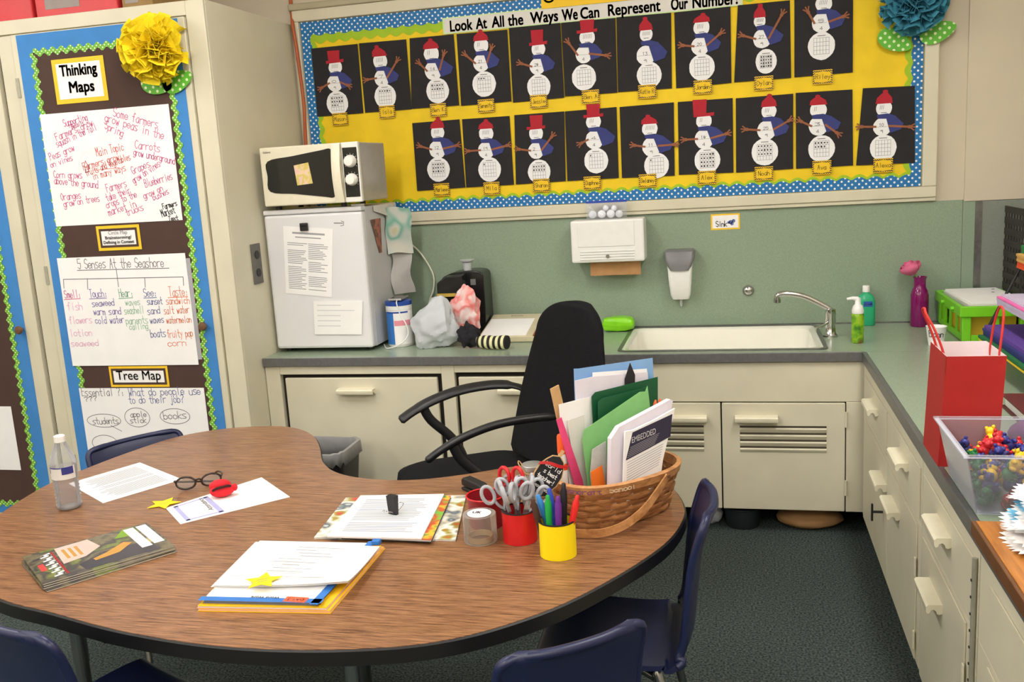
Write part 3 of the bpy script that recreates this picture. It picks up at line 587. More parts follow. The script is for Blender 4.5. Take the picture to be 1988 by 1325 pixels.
scallop((-2.395, 1.302), (0.293, 1.302), 0.036, 0.014, 0.062, 1, -0.0132, -0.0122, 'dotted_border', 'blue_dots')
scallop((-2.395, 1.302), (-2.395, 2.193), 0.058, 0.016, 0.062, -1, -0.0121, -0.0111, 'green_border', 'lime_border')
scallop((-2.395, 1.302), (-2.395, 2.193), 0.040, 0.010, 0.062, -1, -0.0136, -0.0126, 'dotted_border', 'blue_dots')
scallop((0.293, 1.302), (0.293, 2.193), 0.054, 0.016, 0.062, 1, -0.0121, -0.0111, 'green_border', 'lime_border')
scallop((0.293, 1.302), (0.293, 2.193), 0.036, 0.010, 0.062, 1, -0.0136, -0.0126, 'dotted_border', 'blue_dots')
# heading
HEADWORDS = [('Look', -1.622, 0.102), ('At', -1.529, 0.049), ('All', -1.454, 0.054), ('the', -1.374, 0.067), ('Ways', -1.246, 0.121), ('We', -1.133, 0.067), ('Can', -1.046, 0.080), ('Represent', -0.856, 0.220), ('Our', -0.666, 0.068), ('Number!', -0.520, 0.182)]
mat('pale_green_edge', (206, 232, 170), 0.75, 0.03)
hd = thing('board_heading', 'long white paper heading with bold black lettering across the board top', 'banner', (-1.06, -0.0145, 2.113))
MB().box(-0.648, 0.652, -0.0008, 0, -0.034, 0.036).build('green_edge_strip', 'pale_green_edge', hd)
MB().box(-0.640, 0.644, -0.0016, -0.0009, -0.029, 0.031).build('white_strip', 'paper_dull', hd)
for wds, c_, wd_ in HEADWORDS:
    printed(wds, 'ink', hd, c_+1.06, -0.0022, -0.002 if wds not in ('Ways', 'Represent') else -0.008, 0.066, wd_, 0.024)
ys = thing('board_sign', 'yellow paper sign with a green edge cut by the top of the photo', 'sign', (-0.97, -0.018, 2.27))
MB().box(-0.285, 0.285, -0.001, 0, -0.125, 0.12).build('yellow_sheet', 'yellow_card', ys)
mb = MB(); ring(mb, -0.25, -0.085, 0.02, 0.014, 0.008, -0.0015); mb.build('green_curl', 'green_dot', ys)

# snowman cards
mat('snow_white', (238, 238, 240), 0.8, 0.02); mat('hat_red', (176, 28, 44), 0.8, 0.08); mat('scarf_blue', (52, 60, 122), 0.8, 0.08, 30); mat('arm_brown', (150, 92, 62), 0.85, 0.08)
chevron('tag_chevron', (24, 20, 14), (236, 190, 20), 0.009); mat('tag_yellow', (238, 196, 26), 0.7, 0.03)
ORD = ['first', 'second', 'third', 'fourth', 'fifth', 'sixth', 'seventh', 'eighth', 'ninth', 'tenth']
for ci, (cor, base, mid, head, hat, Lh, Rh, tg, nm, nd) in enumerate(CARDS):
    row, k = ('top', ci) if ci < 10 else ('bottom', ci-10)
    X = sum(c[0] for c in cor)/4; Z = sum(c[1] for c in cor)/4
    lab = '%s snowman card from the left in the %s row, %s' % (ORD[k], row, 'red top hat' if hat[0] == 'top' else 'red bobble hat')
    t = thing('snowman_card', lab, 'artwork', (X, -0.0150, Z), 0, 'snowman cards on the board')
    q = lambda p: (p[0]-X, p[1]-Z)
    MB().prism([q(c) for c in cor], -0.0008, 0).build('black_card', 'black_paper', t)
    tilt = atan2(head[0]-base[0], head[1]-base[1])
    for (c_, wob, y) in ((base, 0.02, -0.0014), (mid, 0.03, -0.0018), (head, 0.03, -0.0022)):
        x, z = q(c_); rz = c_[2]*(1.18 if (ci == 8 and c_ is not mid) else 1.03)
        MB().prism(circle(x, z, c_[2], 20, wob, rz), y-0.0005, y).build('snowball', 'snow_white', t)
    hx, hz = q(head); px, pz = q(hat[1:]); hr = head[2]
    mb = MB(); by = hz+hr*0.62
    if hat[0] == 'top':
        mb.prism([(px-hr*0.92, pz), (px+hr*0.92, pz-0.001), (px+hr*0.80, by+0.012), (hx+hr*1.35, by+0.014), (hx+hr*1.30, by), (hx-hr*1.30, by-0.002), (hx-hr*1.30, by+0.011), (px-hr*0.85, by+0.011)], -0.0034, -0.0029)
    else:
        w = hr*1.06; dx = px-hx; H_ = pz-by
        mb.prism([(hx-w, by), (hx+w, by), (hx+w*0.86+dx*0.4, by+H_*0.42), (hx+w*0.45+dx*0.7, by+H_*0.68), (px+0.010, by+H_*0.78), (px+0.011, pz-0.004), (px, pz), (px-0.010, pz-0.004), (px-0.008, by+H_*0.78), (hx-w*0.45+dx*0.7, by+H_*0.68), (hx-w*0.88+dx*0.4, by+H_*0.42)], -0.0034, -0.0029)
    mb.build('hat', 'hat_red', t)
    mx, mz = q(mid); mr = mid[2]; sy = (hz-hr*0.80+mz+mr*0.85)/2; sx = (hx+mx)/2
    MB().prism([(sx-hr*0.80, sy+0.010), (sx+hr*0.55, sy+0.013), (sx+mr*1.3, sy+0.002), (mx+mr*2.30, mz+mr*0.22), (mx+mr*2.0, mz-mr*0.42), (mx+mr*0.85, mz-mr*0.75), (sx+hr*0.40, sy-0.008), (sx-hr*0.70, sy-0.006)], -0.0034, -0.0029).build('scarf', 'scarf_blue', t)
    for hand, sg in ((Lh, -1), (Rh, 1)):
        if not hand: continue
        ax, az = q(hand); sxx, szz = mx+sg*mr*0.75, mz+mr*0.05; a_ = atan2(az-szz, ax-sxx); mb = MB(); y = -0.0030 if sg < 0 else -0.0040
        line(mb, [(sxx, szz), (ax-0.010*cos(a_), az-0.010*sin(a_))], 0.0085, y); mb.prism(circle(ax-0.006*cos(a_), az-0.006*sin(a_), 0.0075, 8), y-0.0004, y)
        for f_ in (-0.75, 0.0, 0.75): line(mb, [(ax-0.006*cos(a_), az-0.006*sin(a_)), (ax+0.017*cos(a_+f_), az+0.017*sin(a_+f_))], 0.0055, y-0.0002)
        mb.build('arm', 'arm_brown', t)
    bx_, bz = q(base); br = base[2]; g = MB(); gw, gh = br*0.56, br*0.60; y = -0.00205
    for i in range(6): line(g, [(bx_-gw+2*gw*i/5, bz-gh), (bx_-gw+2*gw*i/5, bz+gh)], 0.0011, y)
    for i in range(5): line(g, [(bx_-gw, bz-gh+2*gh*i/4), (bx_+gw, bz-gh+2*gh*i/4)], 0.0011, y)
    line(g, [(bx_-0.014, bz+br*0.76), (bx_+0.014, bz+br*0.76)], 0.003, y)
    g.build('ten_frame', 'ink_soft', t)
    g = MB(); rnd = random.Random(ci)
    for i in range(nd):
        gx = bx_-gw+2*gw*((i % 5)+0.5)/5; gz = bz+gh-2*gh*((i//5)+0.5)/4; g.prism(circle(gx, gz, rnd.uniform(0.0024, 0.0038), 7, 0.2, rnd.uniform(0.003, 0.0055)), y-0.0004, y-0.0001)
    pen(g, mx-mr*0.35, mz+mr*0.05, 0, str((ci*7) % 29), mr*0.5, 0.012, 0.0015, -0.0025); pen(g, mx-mr*0.2, mz-mr*0.7, 0, str((ci*5+9) % 10), mr*0.25, 0.012, 0.0015, -0.0025)
    for i in range(rnd.randint(2, 6)): xx = hx-hr*0.5+i*hr*0.2; line(g, [(xx, hz-hr*0.1), (xx+0.003, hz+hr*0.4)], 0.0013, -0.0029)
    line(g, [(hx-0.010, hz-hr*0.55), (hx+0.010, hz-hr*0.55)], 0.002, -0.0029); line(g, [(mx-mr*0.9, mz), (mx+mr*0.5, mz)], 0.0008, -0.0025)
    g.build('pencil_marks', 'ink', t)
    n_ = thing('name_tag', 'yellow name tag with black chevron edge below the %s snowman card of the %s row' % (ORD[k], row), 'name tag', (tg[0], -0.0195, tg[1]), 0, 'name tags on the board')
    MB().box(-0.038, 0.038, -0.0008, 0, -0.029, 0.029).build('chevron_card', 'tag_chevron', n_)
    MB().prism([(-0.033, -0.010), (-0.028, -0.019), (-0.015, -0.021), (0, -0.023), (0.015, -0.021), (0.028, -0.019), (0.033, -0.010), (0.030, 0), (0.033, 0.010), (0.028, 0.019), (0.015, 0.020), (0, 0.023), (-0.015, 0.020), (-0.028, 0.019), (-0.033, 0.010), (-0.030, 0)], -0.0014, -0.0009).build('yellow_panel', 'tag_yellow', n_)
    g = MB(); w_ = min(0.056, 0.0115*len(nm)); pen(g, -w_/2, -0.008, 0, nm, w_, 0.019, 0.0017, -0.0018); g.build('lettering', 'ink', n_)

# orange-brown cable hanging beside the board
mat('cable_orange', (176, 88, 44), 0.5, 0.05)
tag(MB().tube(spline([(-2.447+0.015, -0.010, CEIL-0.01), (-2.432, -0.010, 2.3), (-2.420, -0.039, 2.18), (-2.412, -0.039, 2.069), (-2.404, -0.036, 1.834), (-2.414, -0.036, 1.645), (-2.41, -0.045, 1.40)], 8), 0.0085, 8).build('hanging_cable', 'cable_orange', None, smooth=60), 'orange-brown cable hanging down the wall left of the board', 'cable')
# ============================================================ counter and cabinets
mat('counter_green', (148, 164, 142), 0.25, 0.09, 220, 0.0); mat('steel_band', (118, 118, 118), 0.4, 0.1, 60, metal=0.5)
SX0, SX1, SY0, SY1 = -0.905, -0.128, -0.552, -0.045          # sink cut-out
ct = thing('countertop', 'green speckled laminate countertop with a steel front edge along both cabinet runs', 'countertop', (-1.2, -0.3, ZC-0.03))
def slab_hole(mb, xs, ys, z0, z1, skip):
    nx, ny = len(xs), len(ys); id_ = lambda i, j, k: k*nx*ny+j*nx+i
    vs = [(x, y, z) for z in (z0, z1) for y in ys for x in xs]; fs = []; cells = {(i, j) for i in range(nx-1) for j in range(ny-1)}-skip
    for i, j in cells:
        fs.append((id_(i, j, 1), id_(i+1, j, 1), id_(i+1, j+1, 1), id_(i, j+1, 1))); fs.append((id_(i, j, 0), id_(i, j+1, 0), id_(i+1, j+1, 0), id_(i+1, j, 0)))
        for (di, dj, a, b_) in ((0, -1, (0, 0), (1, 0)), (0, 1, (1, 1), (0, 1)), (-1, 0, (0, 1), (0, 0)), (1, 0, (1, 0), (1, 1))):
            if (i+di, j+dj) not in cells:
                p, q = (i+a[0], j+a[1]), (i+b_[0], j+b_[1]); fs.append((id_(*p, 0), id_(*q, 0), id_(*q, 1), id_(*p, 1)))
    mb.add(vs, fs)
mb = MB(); lx, ly = 1.2, 0.3
slab_hole(mb, [XL+0.002+lx, SX0+lx, SX1+lx, XR-0.004+lx], [-D+0.006+ly, SY0+ly, SY1+ly, -0.013+ly], 0.0, 0.03, {(1, 1)}); mb.build('laminate_top', 'counter_green', ct)
bx('laminate_top', 'counter_green', ct, 0.012+lx, XR-0.004+lx, -3.3+ly, -D+0.0030+ly, 0, 0.03)
bx('steel_edge_band', 'steel_band', ct, XL+0.002+lx, 0.011+lx, -D-0.002+ly, -D+0.0055+ly, -0.006, 0.0312, bevel=0.002)
bx('steel_edge_band', 'steel_band', ct, -0.004+lx, 0.0115+lx, -3.3+ly, -D-0.0025+ly, -0.006, 0.0312, bevel=0.002)

HP = [(0, 0.012), (0.030, 0.011), (0.035, 0.006), (0.035, -0.006), (0.032, -0.011), (0.027, -0.009), (0.024, -0.002), (0.018, 0.0), (0.013, -0.004), (0.011, -0.011), (0.006, -0.013), (0, -0.010)]
def pull_x(par, x0, x1, y, z):         # finger pull on a front facing -y
    mb = MB(); mb.prism([(y-a, z+b_) for a, b_ in HP], x0, x1, 'x'); return mb.build('handle', 'cream_handle', par, smooth=40)
def pull_y(par, y0, y1, x, z):         # finger pull on a front facing -x
    mb = MB(); mb.prism([(x-a, z+b_) for a, b_ in HP], y0, y1, 'y'); return mb.build('handle', 'cream_handle', par, smooth=40)
mat('cream_handle', (228, 222, 196), 0.35, 0.03)
FY = -D+0.012
bc = thing('base_cabinet', 'cream base cabinet with two recessed drop fronts below the fridge', 'cabinet', (-1.71, -0.3, ZB)); X, Y, Z = bc.location
def c1(name, m, x0, x1, y0, y1, z0, z1, bevel=0.0, par=None): return bx(name, m, par or bc, x0-X, x1-X, y0-Y, y1-Y, z0-Z, z1-Z, bevel=bevel)
c1('carcass', 'dark_gap', XL+0.003, -0.990, FY+0.030, -0.014, ZB, 0.694)  # carcass coloured near-black so the gaps round the fronts look shaded
for a in ((XL+0.003, -2.372, ZB, 0.694), (-1.642, -1.586, ZB, 0.694), (-1.05, -0.990, ZB, 0.694), (-2.3715, -1.6425, 0.657, 0.694), (-1.5855, -1.0505, 0.661, 0.694)):
    c1('face_frame', 'cream', a[0], a[1], FY, FY+0.029, a[2], a[3], 0.002)
for x0, x1, h0, h1 in ((-2.354, -1.664, -2.106, -1.942), (-1.572, -1.066, -1.40, -1.24)):
    d = c1('drop_front', 'cream', x0, x1, FY+0.006, FY+0.026, ZB+0.002, 0.640, 0.004); pull_x(d, h0-X, h1-X, FY+0.006-Y, 0.584-Z)
t2 = thing('sink_cabinet', 'cream sink cabinet with two louvred doors', 'cabinet', (-0.49, -0.3, ZB)); X, Y, Z = t2.location; bc = t2
mb = MB(); Q = lambda x, y: (x-X, y-Y)
mb.box(-0.985-X, -0.010-X, FY+0.022-Y, -0.40-Y+0.02, 0, 0.40); mb.build('carcass', 'dark_gap', bc)  # near-black carcass paints in the shade between the doors
c1('false_front', 'cream', -0.985, 0.0115, FY, FY+0.020, 0.538, 0.694, 0.002); c1('stile', 'cream', -0.056, 0.0115, FY, FY+0.020, ZB, 0.5375, 0.002)
mat('louver_shade', (70, 64, 50), 0.8, 0.05)  # dark tone painted in for the shade inside the louver openings
for x0, x1, h0, h1, l0, l1 in ((-0.980, -0.518, -0.73, -0.57, -0.90, -0.583), (-0.513, -0.060, -0.464, -0.305, -0.446, -0.127)):
    d = c1('door', 'cream', x0, x1, FY-0.004, FY+0.018, ZB+0.002, 0.5335, 0.003); pull_x(d, h0-X, h1-X, FY-0.004-Y, 0.474-Z)
    for i in range(4):
        z = 0.444-i*0.0270
        c1('slot_shade', 'louver_shade', l0, l1, FY-0.0050, FY-0.0042, z-0.010, z, par=d)
        mb = MB(); y = FY-0.004-Y; zz = z-0.0105-Z; mb.prism([(y-0.0002, zz+0.003), (y-0.007, zz-0.002), (y-0.006, zz-0.006), (y-0.0002, zz-0.015)], l0-X, l1-X, 'x'); mb.build('louver_slat', 'cream', d, smooth=30)
    if x0 > -0.6:
        for z in (0.47, 0.20):
            MB().cyl((x1+0.003-X, FY-0.006-Y, z-0.03-Z), (x1+0.003-X, FY-0.006-Y, z+0.03-Z), 0.005, n=10).build('hinge', 'cream', d, smooth=40)
# toe space wall behind the run, coloured near-black for the shade there
struct(bx('toe_shade_back', 'dark_gap', None, XL+0.002, XR-0.003, -0.10, -0.012, 0.0, ZB-0.001))
# right-hand run
def right_unit(label, y0, y1, drawers, doors, hinges, piano=None):
    t = thing('drawer_cabinet', label, 'cabinet', (0.4, (y0+y1)/2, ZB)); X, Y, Z = t.location
    bx('carcass', 'dark_gap', t, 0.020-X, XR-0.004-X, y0-Y, y1-Y, 0, 0.40); bx('end_frame', 'cream', t, 0.016-X, XR-0.004-X, y0-Y, y1-Y, 0.401, 0.592)
    bx('face_frame', 'cream', t, 0.004-X, 0.0195-X, y0-Y, y1-Y, 0, 0.400, bevel=0.001); bx('face_frame', 'cream', t, 0.004-X, 0.0155-X, y0-Y, y1-Y, 0.4005, 0.592, bevel=0.001)
    for a, b_, h0, h1 in drawers:
        d = bx('drawer', 'cream', t, 0.0-X, 0.0036-X, a-Y, b_-Y, 0.515-Z, 0.655-Z, bevel=0.001)
        if h0 is not None: pull_y(d, h0-Y, h1-Y, 0.0-X, 0.605-Z)
    for a, b_, h0, h1 in doors:
        d = bx('door', 'cream', t, 0.0-X, 0.0036-X, a-Y, b_-Y, ZB+0.004-Z, 0.490-Z, bevel=0.001)
        if h0 is not None: pull_y(d, h0-Y, h1-Y, 0.0-X, 0.412-Z)
    for y in hinges:
        for z in (0.375, 0.165):
            MB().box(-0.005-X, -0.0002-X, y-0.006-Y, y+0.006-Y, z-0.026-Z, z+0.026-Z).build('hinge', 'cream_handle', t, bevel=0.002)
    if piano:
        MB().cyl((-0.002-X, piano-Y, ZB+0.01-Z), (-0.002-X, piano-Y, 0.665-Z), 0.005, n=10).build('piano_hinge', 'hinge_paint', t, smooth=40)
        for i in range(14): MB().cyl((-0.0085-X, piano-Y, 0.15+i*0.036-Z), (-0.0072-X, piano-Y, 0.15+i*0.036-Z), 0.003, n=8).build('screw', 'dark_gap', t)
    return t
u1 = right_unit('cream cabinet in the corner with two drawers over two doors', -1.735, -D-0.004, [(-1.17, -0.655, -1.000, -0.850), (-1.715, -1.19, -1.565, -1.415)], [(-1.205, -0.655, -1.195, -1.050), (-1.69, -1.212, -1.435, -1.285)], [-1.694])
X, Y, Z = u1.location
lk = MB(); lk.cyl((-0.004-X, -1.155-Y, 0.318-Z), (-0.036-X, -1.155-Y, 0.318-Z), 0.0045, n=8); lk.box(-0.040-X, -0.034-X, -1.160-Y, -1.150-Y, 0.288-Z, 0.345-Z); lk.build('latch', 'black_plastic', u1, bevel=0.001)
right_unit('cream cabinet in the middle of the right run with one drawer over one door', -2.308, -1.742, [(-2.285, -1.765, -2.085, -1.935)], [(-2.225, -1.765, -2.015, -1.865)], [-2.232], -2.297)
right_unit('cream cabinet nearest the camera below the wooden board', -3.3, -2.316, [(-3.28, -2.40, None, None)], [(-3.28, -2.40, None, None)], [])

# sink, faucet, wall knob
sk = thing('sink', 'white enamel sink basin set in the green counter', 'sink', ((SX0+SX1)/2, (SY0+SY1)/2, ZC)); X, Y = sk.location.x, sk.location.y
w, h = (SX1-SX0)/2, (SY1-SY0)/2
def loop(k, z, r): return [(x, y, z) for x, y in rrect(-w+k, w-k, -h+k, h-k, r, 5)]
mb = MB(); rings = [loop(-0.012, 0.0008, 0.035), loop(-0.012, 0.004, 0.035), loop(0.004, 0.004, 0.03), loop(0.004, 0.001, 0.03)]
n = len(rings[0]); mb.add([p for r_ in rings for p in r_], [(a*n+i, a*n+(i+1) % n, ((a+1) % 4)*n+(i+1) % n, ((a+1) % 4)*n+i) for a in range(4) for i in range(n)]); mb.build('steel_rim', 'steel_edge', sk, smooth=40)
mb = MB(); rings = [loop(0.003, -0.004, 0.03), loop(0.003, 0.003, 0.03), loop(0.016, 0.0035, 0.04), loop(0.026, -0.006, 0.05), loop(0.04, -0.14, 0.06), loop(0.09, -0.165, 0.06), loop(0.09, -0.172, 0.06), loop(0.034, -0.148, 0.06), loop(0.012, -0.010, 0.04)]
n = len(rings[0]); K = len(rings)
mb.add([p for r_ in rings for p in r_], [(a*n+i, a*n+(i+1) % n, ((a+1) % K)*n+(i+1) % n, ((a+1) % K)*n+i) for a in range(K) if a not in (5,) for i in range(n)]+[tuple(5*n+i for i in range(n)), tuple(6*n+i for i in range(n-1, -1, -1))]); mb.build('basin', 'white_enamel', sk, smooth=40)
MB().cyl((0, 0, -0.1645), (0, 0, -0.162), 0.035, n=20).build('drain', 'chrome', sk)
fc = thing('faucet', 'chrome single-lever faucet with a long spout beside the sink', 'faucet', (-0.085, -0.295, ZC+0.0005))
MB().lathe([(0.028, 0), (0.028, 0.006), (0.021, 0.014), (0.018, 0.05), (0.021, 0.06), (0.019, 0.085), (0.021, 0.09), (0.019, 0.112), (0.0, 0.118)], 20).build('body', 'chrome', fc, smooth=40)
MB().tube(spline([(0.004, 0, 0.105), (-0.03, 0, 0.128), (-0.10, 0, 0.165), (-0.16, 0, 0.178), (-0.190, 0, 0.178), (-0.204, 0, 0.170), (-0.206, 0, 0.150)], 6), 0.011, 12).build('spout', 'chrome', fc, smooth=50)
MB().cyl((-0.206, 0, 0.158), (-0.206, 0, 0.143), 0.0145, n=14).build('aerator', 'chrome', fc, smooth=40)
MB().tube([(-0.012, -0.012, 0.060), (-0.03, -0.035, 0.052), (-0.062, -0.060, 0.042)], [0.007, 0.005, 0.006], 10).build('lever', 'chrome', fc, smooth=50)
kb = thing('wall_valve', 'round chrome valve cap on the green backsplash above the sink', 'valve', (-0.400, -0.0065, 0.886)); o = MB().lathe([(0.022, 0), (0.022, 0.004), (0.019, 0.010), (0.010, 0.014), (0, 0.0145)], 20).build('dome', 'chrome', kb, smooth=50); o.rotation_euler = (R(90), 0, 0)
MB().cyl((0, -0.0002, 0), (0, -0.003, 0), 0.0245, n=20).build('collar', 'steel_edge', kb, smooth=40)

# paper towel dispenser with cotton balls in a zip bag on top
pd = thing('towel_dispenser', 'white paper towel dispenser with a lock on the backsplash', 'dispenser', (-0.995, -0.0065, 1.045))
MB().box(-0.160, 0.160, -0.125, 0, 0, 0.185).build('case', 'white_plastic', pd, bevel=0.008)
MB().box(-0.128, 0.118, -0.1280, -0.1255, 0.070, 0.178).build('front_panel', 'white_plastic', pd, bevel=0.003)
for i in range(4): MB().box(-0.122, 0.118, -0.1290, -0.1255, 0.012+i*0.0115, 0.0185+i*0.0115).build('rib', 'white_plastic', pd, bevel=0.002)
MB().cyl((0, -0.1255, 0.027), (0, -0.1335, 0.027), 0.008, n=14).build('lock', 'chrome', pd, smooth=40)
mat('kraft', (176, 132, 86), 0.85, 0.06, 30)
MB().sheet(lambda u, v: (-0.085+0.222*u, -0.075-0.004*sin(9*u), -0.0005-0.062*v), 8, 3, 0.006).build('paper_towel', 'kraft', pd)
clear('zip_film', (248, 249, 252), 0.05); mat('zip_blue', (36, 70, 170), 0.4, 0.03); mat('cotton', (244, 244, 244), 1.0, 0.03, 60, 0.5)
zb = thing('zip_bag', 'clear zip bag with a blue seal holding cotton balls on the towel dispenser', 'bag', (-1.000, -0.075, 1.2315))
MB().sheet(lambda u, v: (-0.088+0.176*u, -0.034*cos(pi*v/2)*(0.35+0.65*sin(pi*u)), 0.001+0.070*v), 8, 5, 0.0008).build('front_film', 'zip_film', zb, smooth=60)
MB().sheet(lambda u, v: (-0.088+0.176*u, 0.030*cos(pi*v/2)*(0.35+0.65*sin(pi*u))+0.002, 0.001+0.070*v), 8, 5, 0.0008).build('back_film', 'zip_film', zb, smooth=60)
MB().box(-0.090, 0.090, -0.0022, 0.0028, 0.070, 0.080).build('zip_seal', 'zip_blue', zb, bevel=0.001)
for i, (x, z, r_) in enumerate(((-0.062, 0.020, 0.018), (-0.022, 0.020, 0.018), (0.018, 0.020, 0.0185), (0.055, 0.018, 0.0165), (-0.003, 0.046, 0.013), (0.033, 0.044, 0.013))):
    lab = ['leftmost cotton ball in the zip bag', 'second cotton ball from the left in the bottom of the zip bag', 'third cotton ball from the left in the bottom of the zip bag', 'rightmost cotton ball in the zip bag', 'upper left cotton ball resting on others in the zip bag', 'upper right cotton ball resting on others in the zip bag'][i]
    mb = MB(); mb.ball((0, 0, 0), (r_, r_*0.95, r_*0.97), 14, 10); o = mb.build('cotton_ball', 'cotton', None, smooth=80); o.location = (-1.000+x, -0.075, 1.2325+z); tag(o, lab, 'cotton ball', 'cotton balls in the zip bag')
# soap dispenser
sd = thing('soap_dispenser', 'white wall soap dispenser with a grey push cover', 'dispenser', (-0.690, -0.0065, 0.862)); mat('cap_grey', (118, 118, 120), 0.3, 0.04)
mb = MB(); lv = [(0.0, 0.036, 0.052), (0.02, 0.043, 0.066), (0.07, 0.048, 0.082), (0.13, 0.052, 0.086), (0.165, 0.055, 0.084)]
rg = [[(x, -b_*0.5+y, z) for x, y in rrect(-a, a, -b_*0.5, b_*0.5, 0.012, 4)] for z, a, b_ in lv]; n = len(rg[0])
mb.add([p for r_ in rg for p in r_], [(a*n+i, a*n+(i+1) % n, (a+1)*n+(i+1) % n, (a+1)*n+i) for a in range(4) for i in range(n)]+[tuple(range(n)), tuple(4*n+i for i in range(n-1, -1, -1))]); mb.build('tank', 'white_plastic', sd, smooth=40)
mb = MB(); lv = [(0.132, 0.040, 0.096), (0.150, 0.052, 0.094), (0.180, 0.063, 0.090), (0.212, 0.066, 0.080), (0.220, 0.058, 0.066)]
rg = [[(x, -b_*0.5+y, z) for x, y in rrect(-a, a, -b_*0.5+ (0.0), b_*0.5-0.001, 0.014, 4)] for z, a, b_ in lv]
mb.add([p for r_ in rg for p in r_], [(a*n+i, a*n+(i+1) % n, (a+1)*n+(i+1) % n, (a+1)*n+i) for a in range(4) for i in range(n)]+[tuple(range(n)), tuple(4*n+i for i in range(n-1, -1, -1))]); mb.build('push_cover', 'cap_grey', sd, smooth=40)
clear('clear_tip', (230, 232, 235), 0.35); MB().tube([(0, -0.03, 0), (0, -0.03, -0.02), (0, -0.03, -0.034)], [0.007, 0.006, 0.004], 10).build('nozzle', 'clear_tip', sd, smooth=40)
ss = framed_sign('sink_sign', 'small white Sink sign with a yellow mat on the backsplash', -0.555, -0.432, 1.157, 1.225, 0.006, [(0.0065, 'paper')], y=-0.0064)
g = MB(); pen(g, -0.040, -0.020, 0, 'Sink', 0.046, 0.024, 0.0028, -0.0022); g.build('lettering', 'ink', ss)
mat('drop_blue', (90, 106, 170), 0.6, 0.05); mb = MB()
for x, z, r_ in ((0.022, -0.002, 0.009), (0.034, 0.002, 0.008), (0.028, -0.010, 0.007), (0.014, -0.004, 0.006)): mb.prism(circle(x, z, r_, 10, 0.15), -0.0026, -0.0021)
mb.build('water_splash', 'drop_blue', ss)
# ============================================================ things on the back counter
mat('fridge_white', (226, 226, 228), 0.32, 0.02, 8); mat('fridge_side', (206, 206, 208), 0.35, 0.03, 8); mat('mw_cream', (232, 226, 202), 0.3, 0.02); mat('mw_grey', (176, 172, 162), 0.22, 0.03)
mat('mw_glass', (30, 32, 30), 0.12, 0.05); mat('mw_white', (238, 236, 228), 0.3, 0.02)
fr = thing('mini_fridge', 'small white refrigerator on the counter under the microwave', 'refrigerator', (-2.203, -0.275, ZC+0.0006)); X, Y, Z = fr.location
def f_(name, m, x0, x1, y0, y1, z0, z1, bevel=0.0, par=None): return bx(name, m, par or fr, x0-X, x1-X, y0-Y, y1-Y, z0-Z, z1-Z, bevel=bevel)
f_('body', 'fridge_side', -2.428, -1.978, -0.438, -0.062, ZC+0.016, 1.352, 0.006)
dr = f_('door', 'fridge_white', -2.430, -1.976, -0.490, -0.4405, ZC+0.018, 1.335, 0.012)
f_('top_cap', 'fridge_white', -2.430, -1.976, -0.492, -0.4385, 1.3355, 1.356, 0.006)
f_('hinge_cover', 'white_plastic', -2.03, -1.985, -0.470, -0.425, 1.3563, 1.365, 0.003)
for x in (-2.40, -2.01):
    for y in (-0.43, -0.09): MB().cyl((x-X, y-Y, 0.0), (x-X, y-Y, 0.0155), 0.014, n=12).build('foot', 'black_plastic', fr)
mb = MB(); line(mb, [(-2.103-X, 1.290-Z), (-2.066-X, 1.288-Z)], 0.004, -0.4906-Y); line(mb, [(-2.070-X, 1.297-Z), (-2.060-X, 1.293-Z), (-2.062-X, 1.279-Z), (-2.075-X, 1.277-Z)], 0.0025, -0.4906-Y); mb.build('logo', 'ink_soft', dr)
def page(name, label, cat, corners, y, rows, m='paper', th=0.0008, cols=1, head=True, gr='text_grey'):
    cxp = sum(c[0] for c in corners)/4; czp = sum(c[1] for c in corners)/4; t = thing(name, label, cat, (cxp, y, czp))
    MB().prism([(c[0]-cxp, c[1]-czp) for c in corners], -th, 0).build('sheet', m, t)
    if rows:
        mb = MB(); TL, TR, BR, BL = [Vector((c[0]-cxp, c[1]-czp)) for c in corners]
        P = lambda u, v: TL.lerp(TR, u).lerp(BL.lerp(BR, u), v)
        for r_ in range(rows):
            v = 0.24+0.70*r_/rows if head else 0.12+0.78*r_/rows
            for c_ in range(cols):
                if random.random() < 0.12: continue
                u0 = 0.08+c_*0.86/cols; u1 = u0+(0.80/cols)*random.uniform(0.55, 1.0); line(mb, [tuple(P(u0, v)), tuple(P(u1, v))], 0.0032, -th-0.0004)
        if head: line(mb, [tuple(P(0.2, 0.09)), tuple(P(0.82, 0.09))], 0.008, -th-0.0004); line(mb, [tuple(P(0.25, 0.15)), tuple(P(0.75, 0.15))], 0.005, -th-0.0004)
        mb.build('text_lines', gr, t)
    return t
mat('text_mid', (158, 158, 165), 0.8, 0); mat('text_grey', (160, 160, 164), 0.8, 0); mat('text_pale', (205, 206, 212), 0.8, 0)
page('schedule_sheet', 'printed white schedule sheet held by a magnet on the fridge door', 'paper', [(-2.340, 1.288), (-2.111, 1.266), (-2.146, 0.973), (-2.359, 0.997)], -0.4912, 26, cols=2)
page('note_card', 'blank white note card low on the fridge door', 'paper', [(-2.232, 0.959), (-2.004, 0.953), (-2.022, 0.809), (-2.240, 0.813)], -0.4930, 5, head=False, gr='text_pale', th=0.003)
mg = thing('magnet_clip', 'small black magnet clip on the fridge door', 'magnet', (-2.240, -0.4925, 1.280)); MB().box(-0.018, 0.018, -0.012, 0, -0.016, 0.017).build('clip_body', 'black_plastic', mg, bevel=0.003); MB().box(-0.014, 0.014, -0.018, -0.0122, 0.004, 0.014).build('grip', 'black_plastic', mg, bevel=0.002)

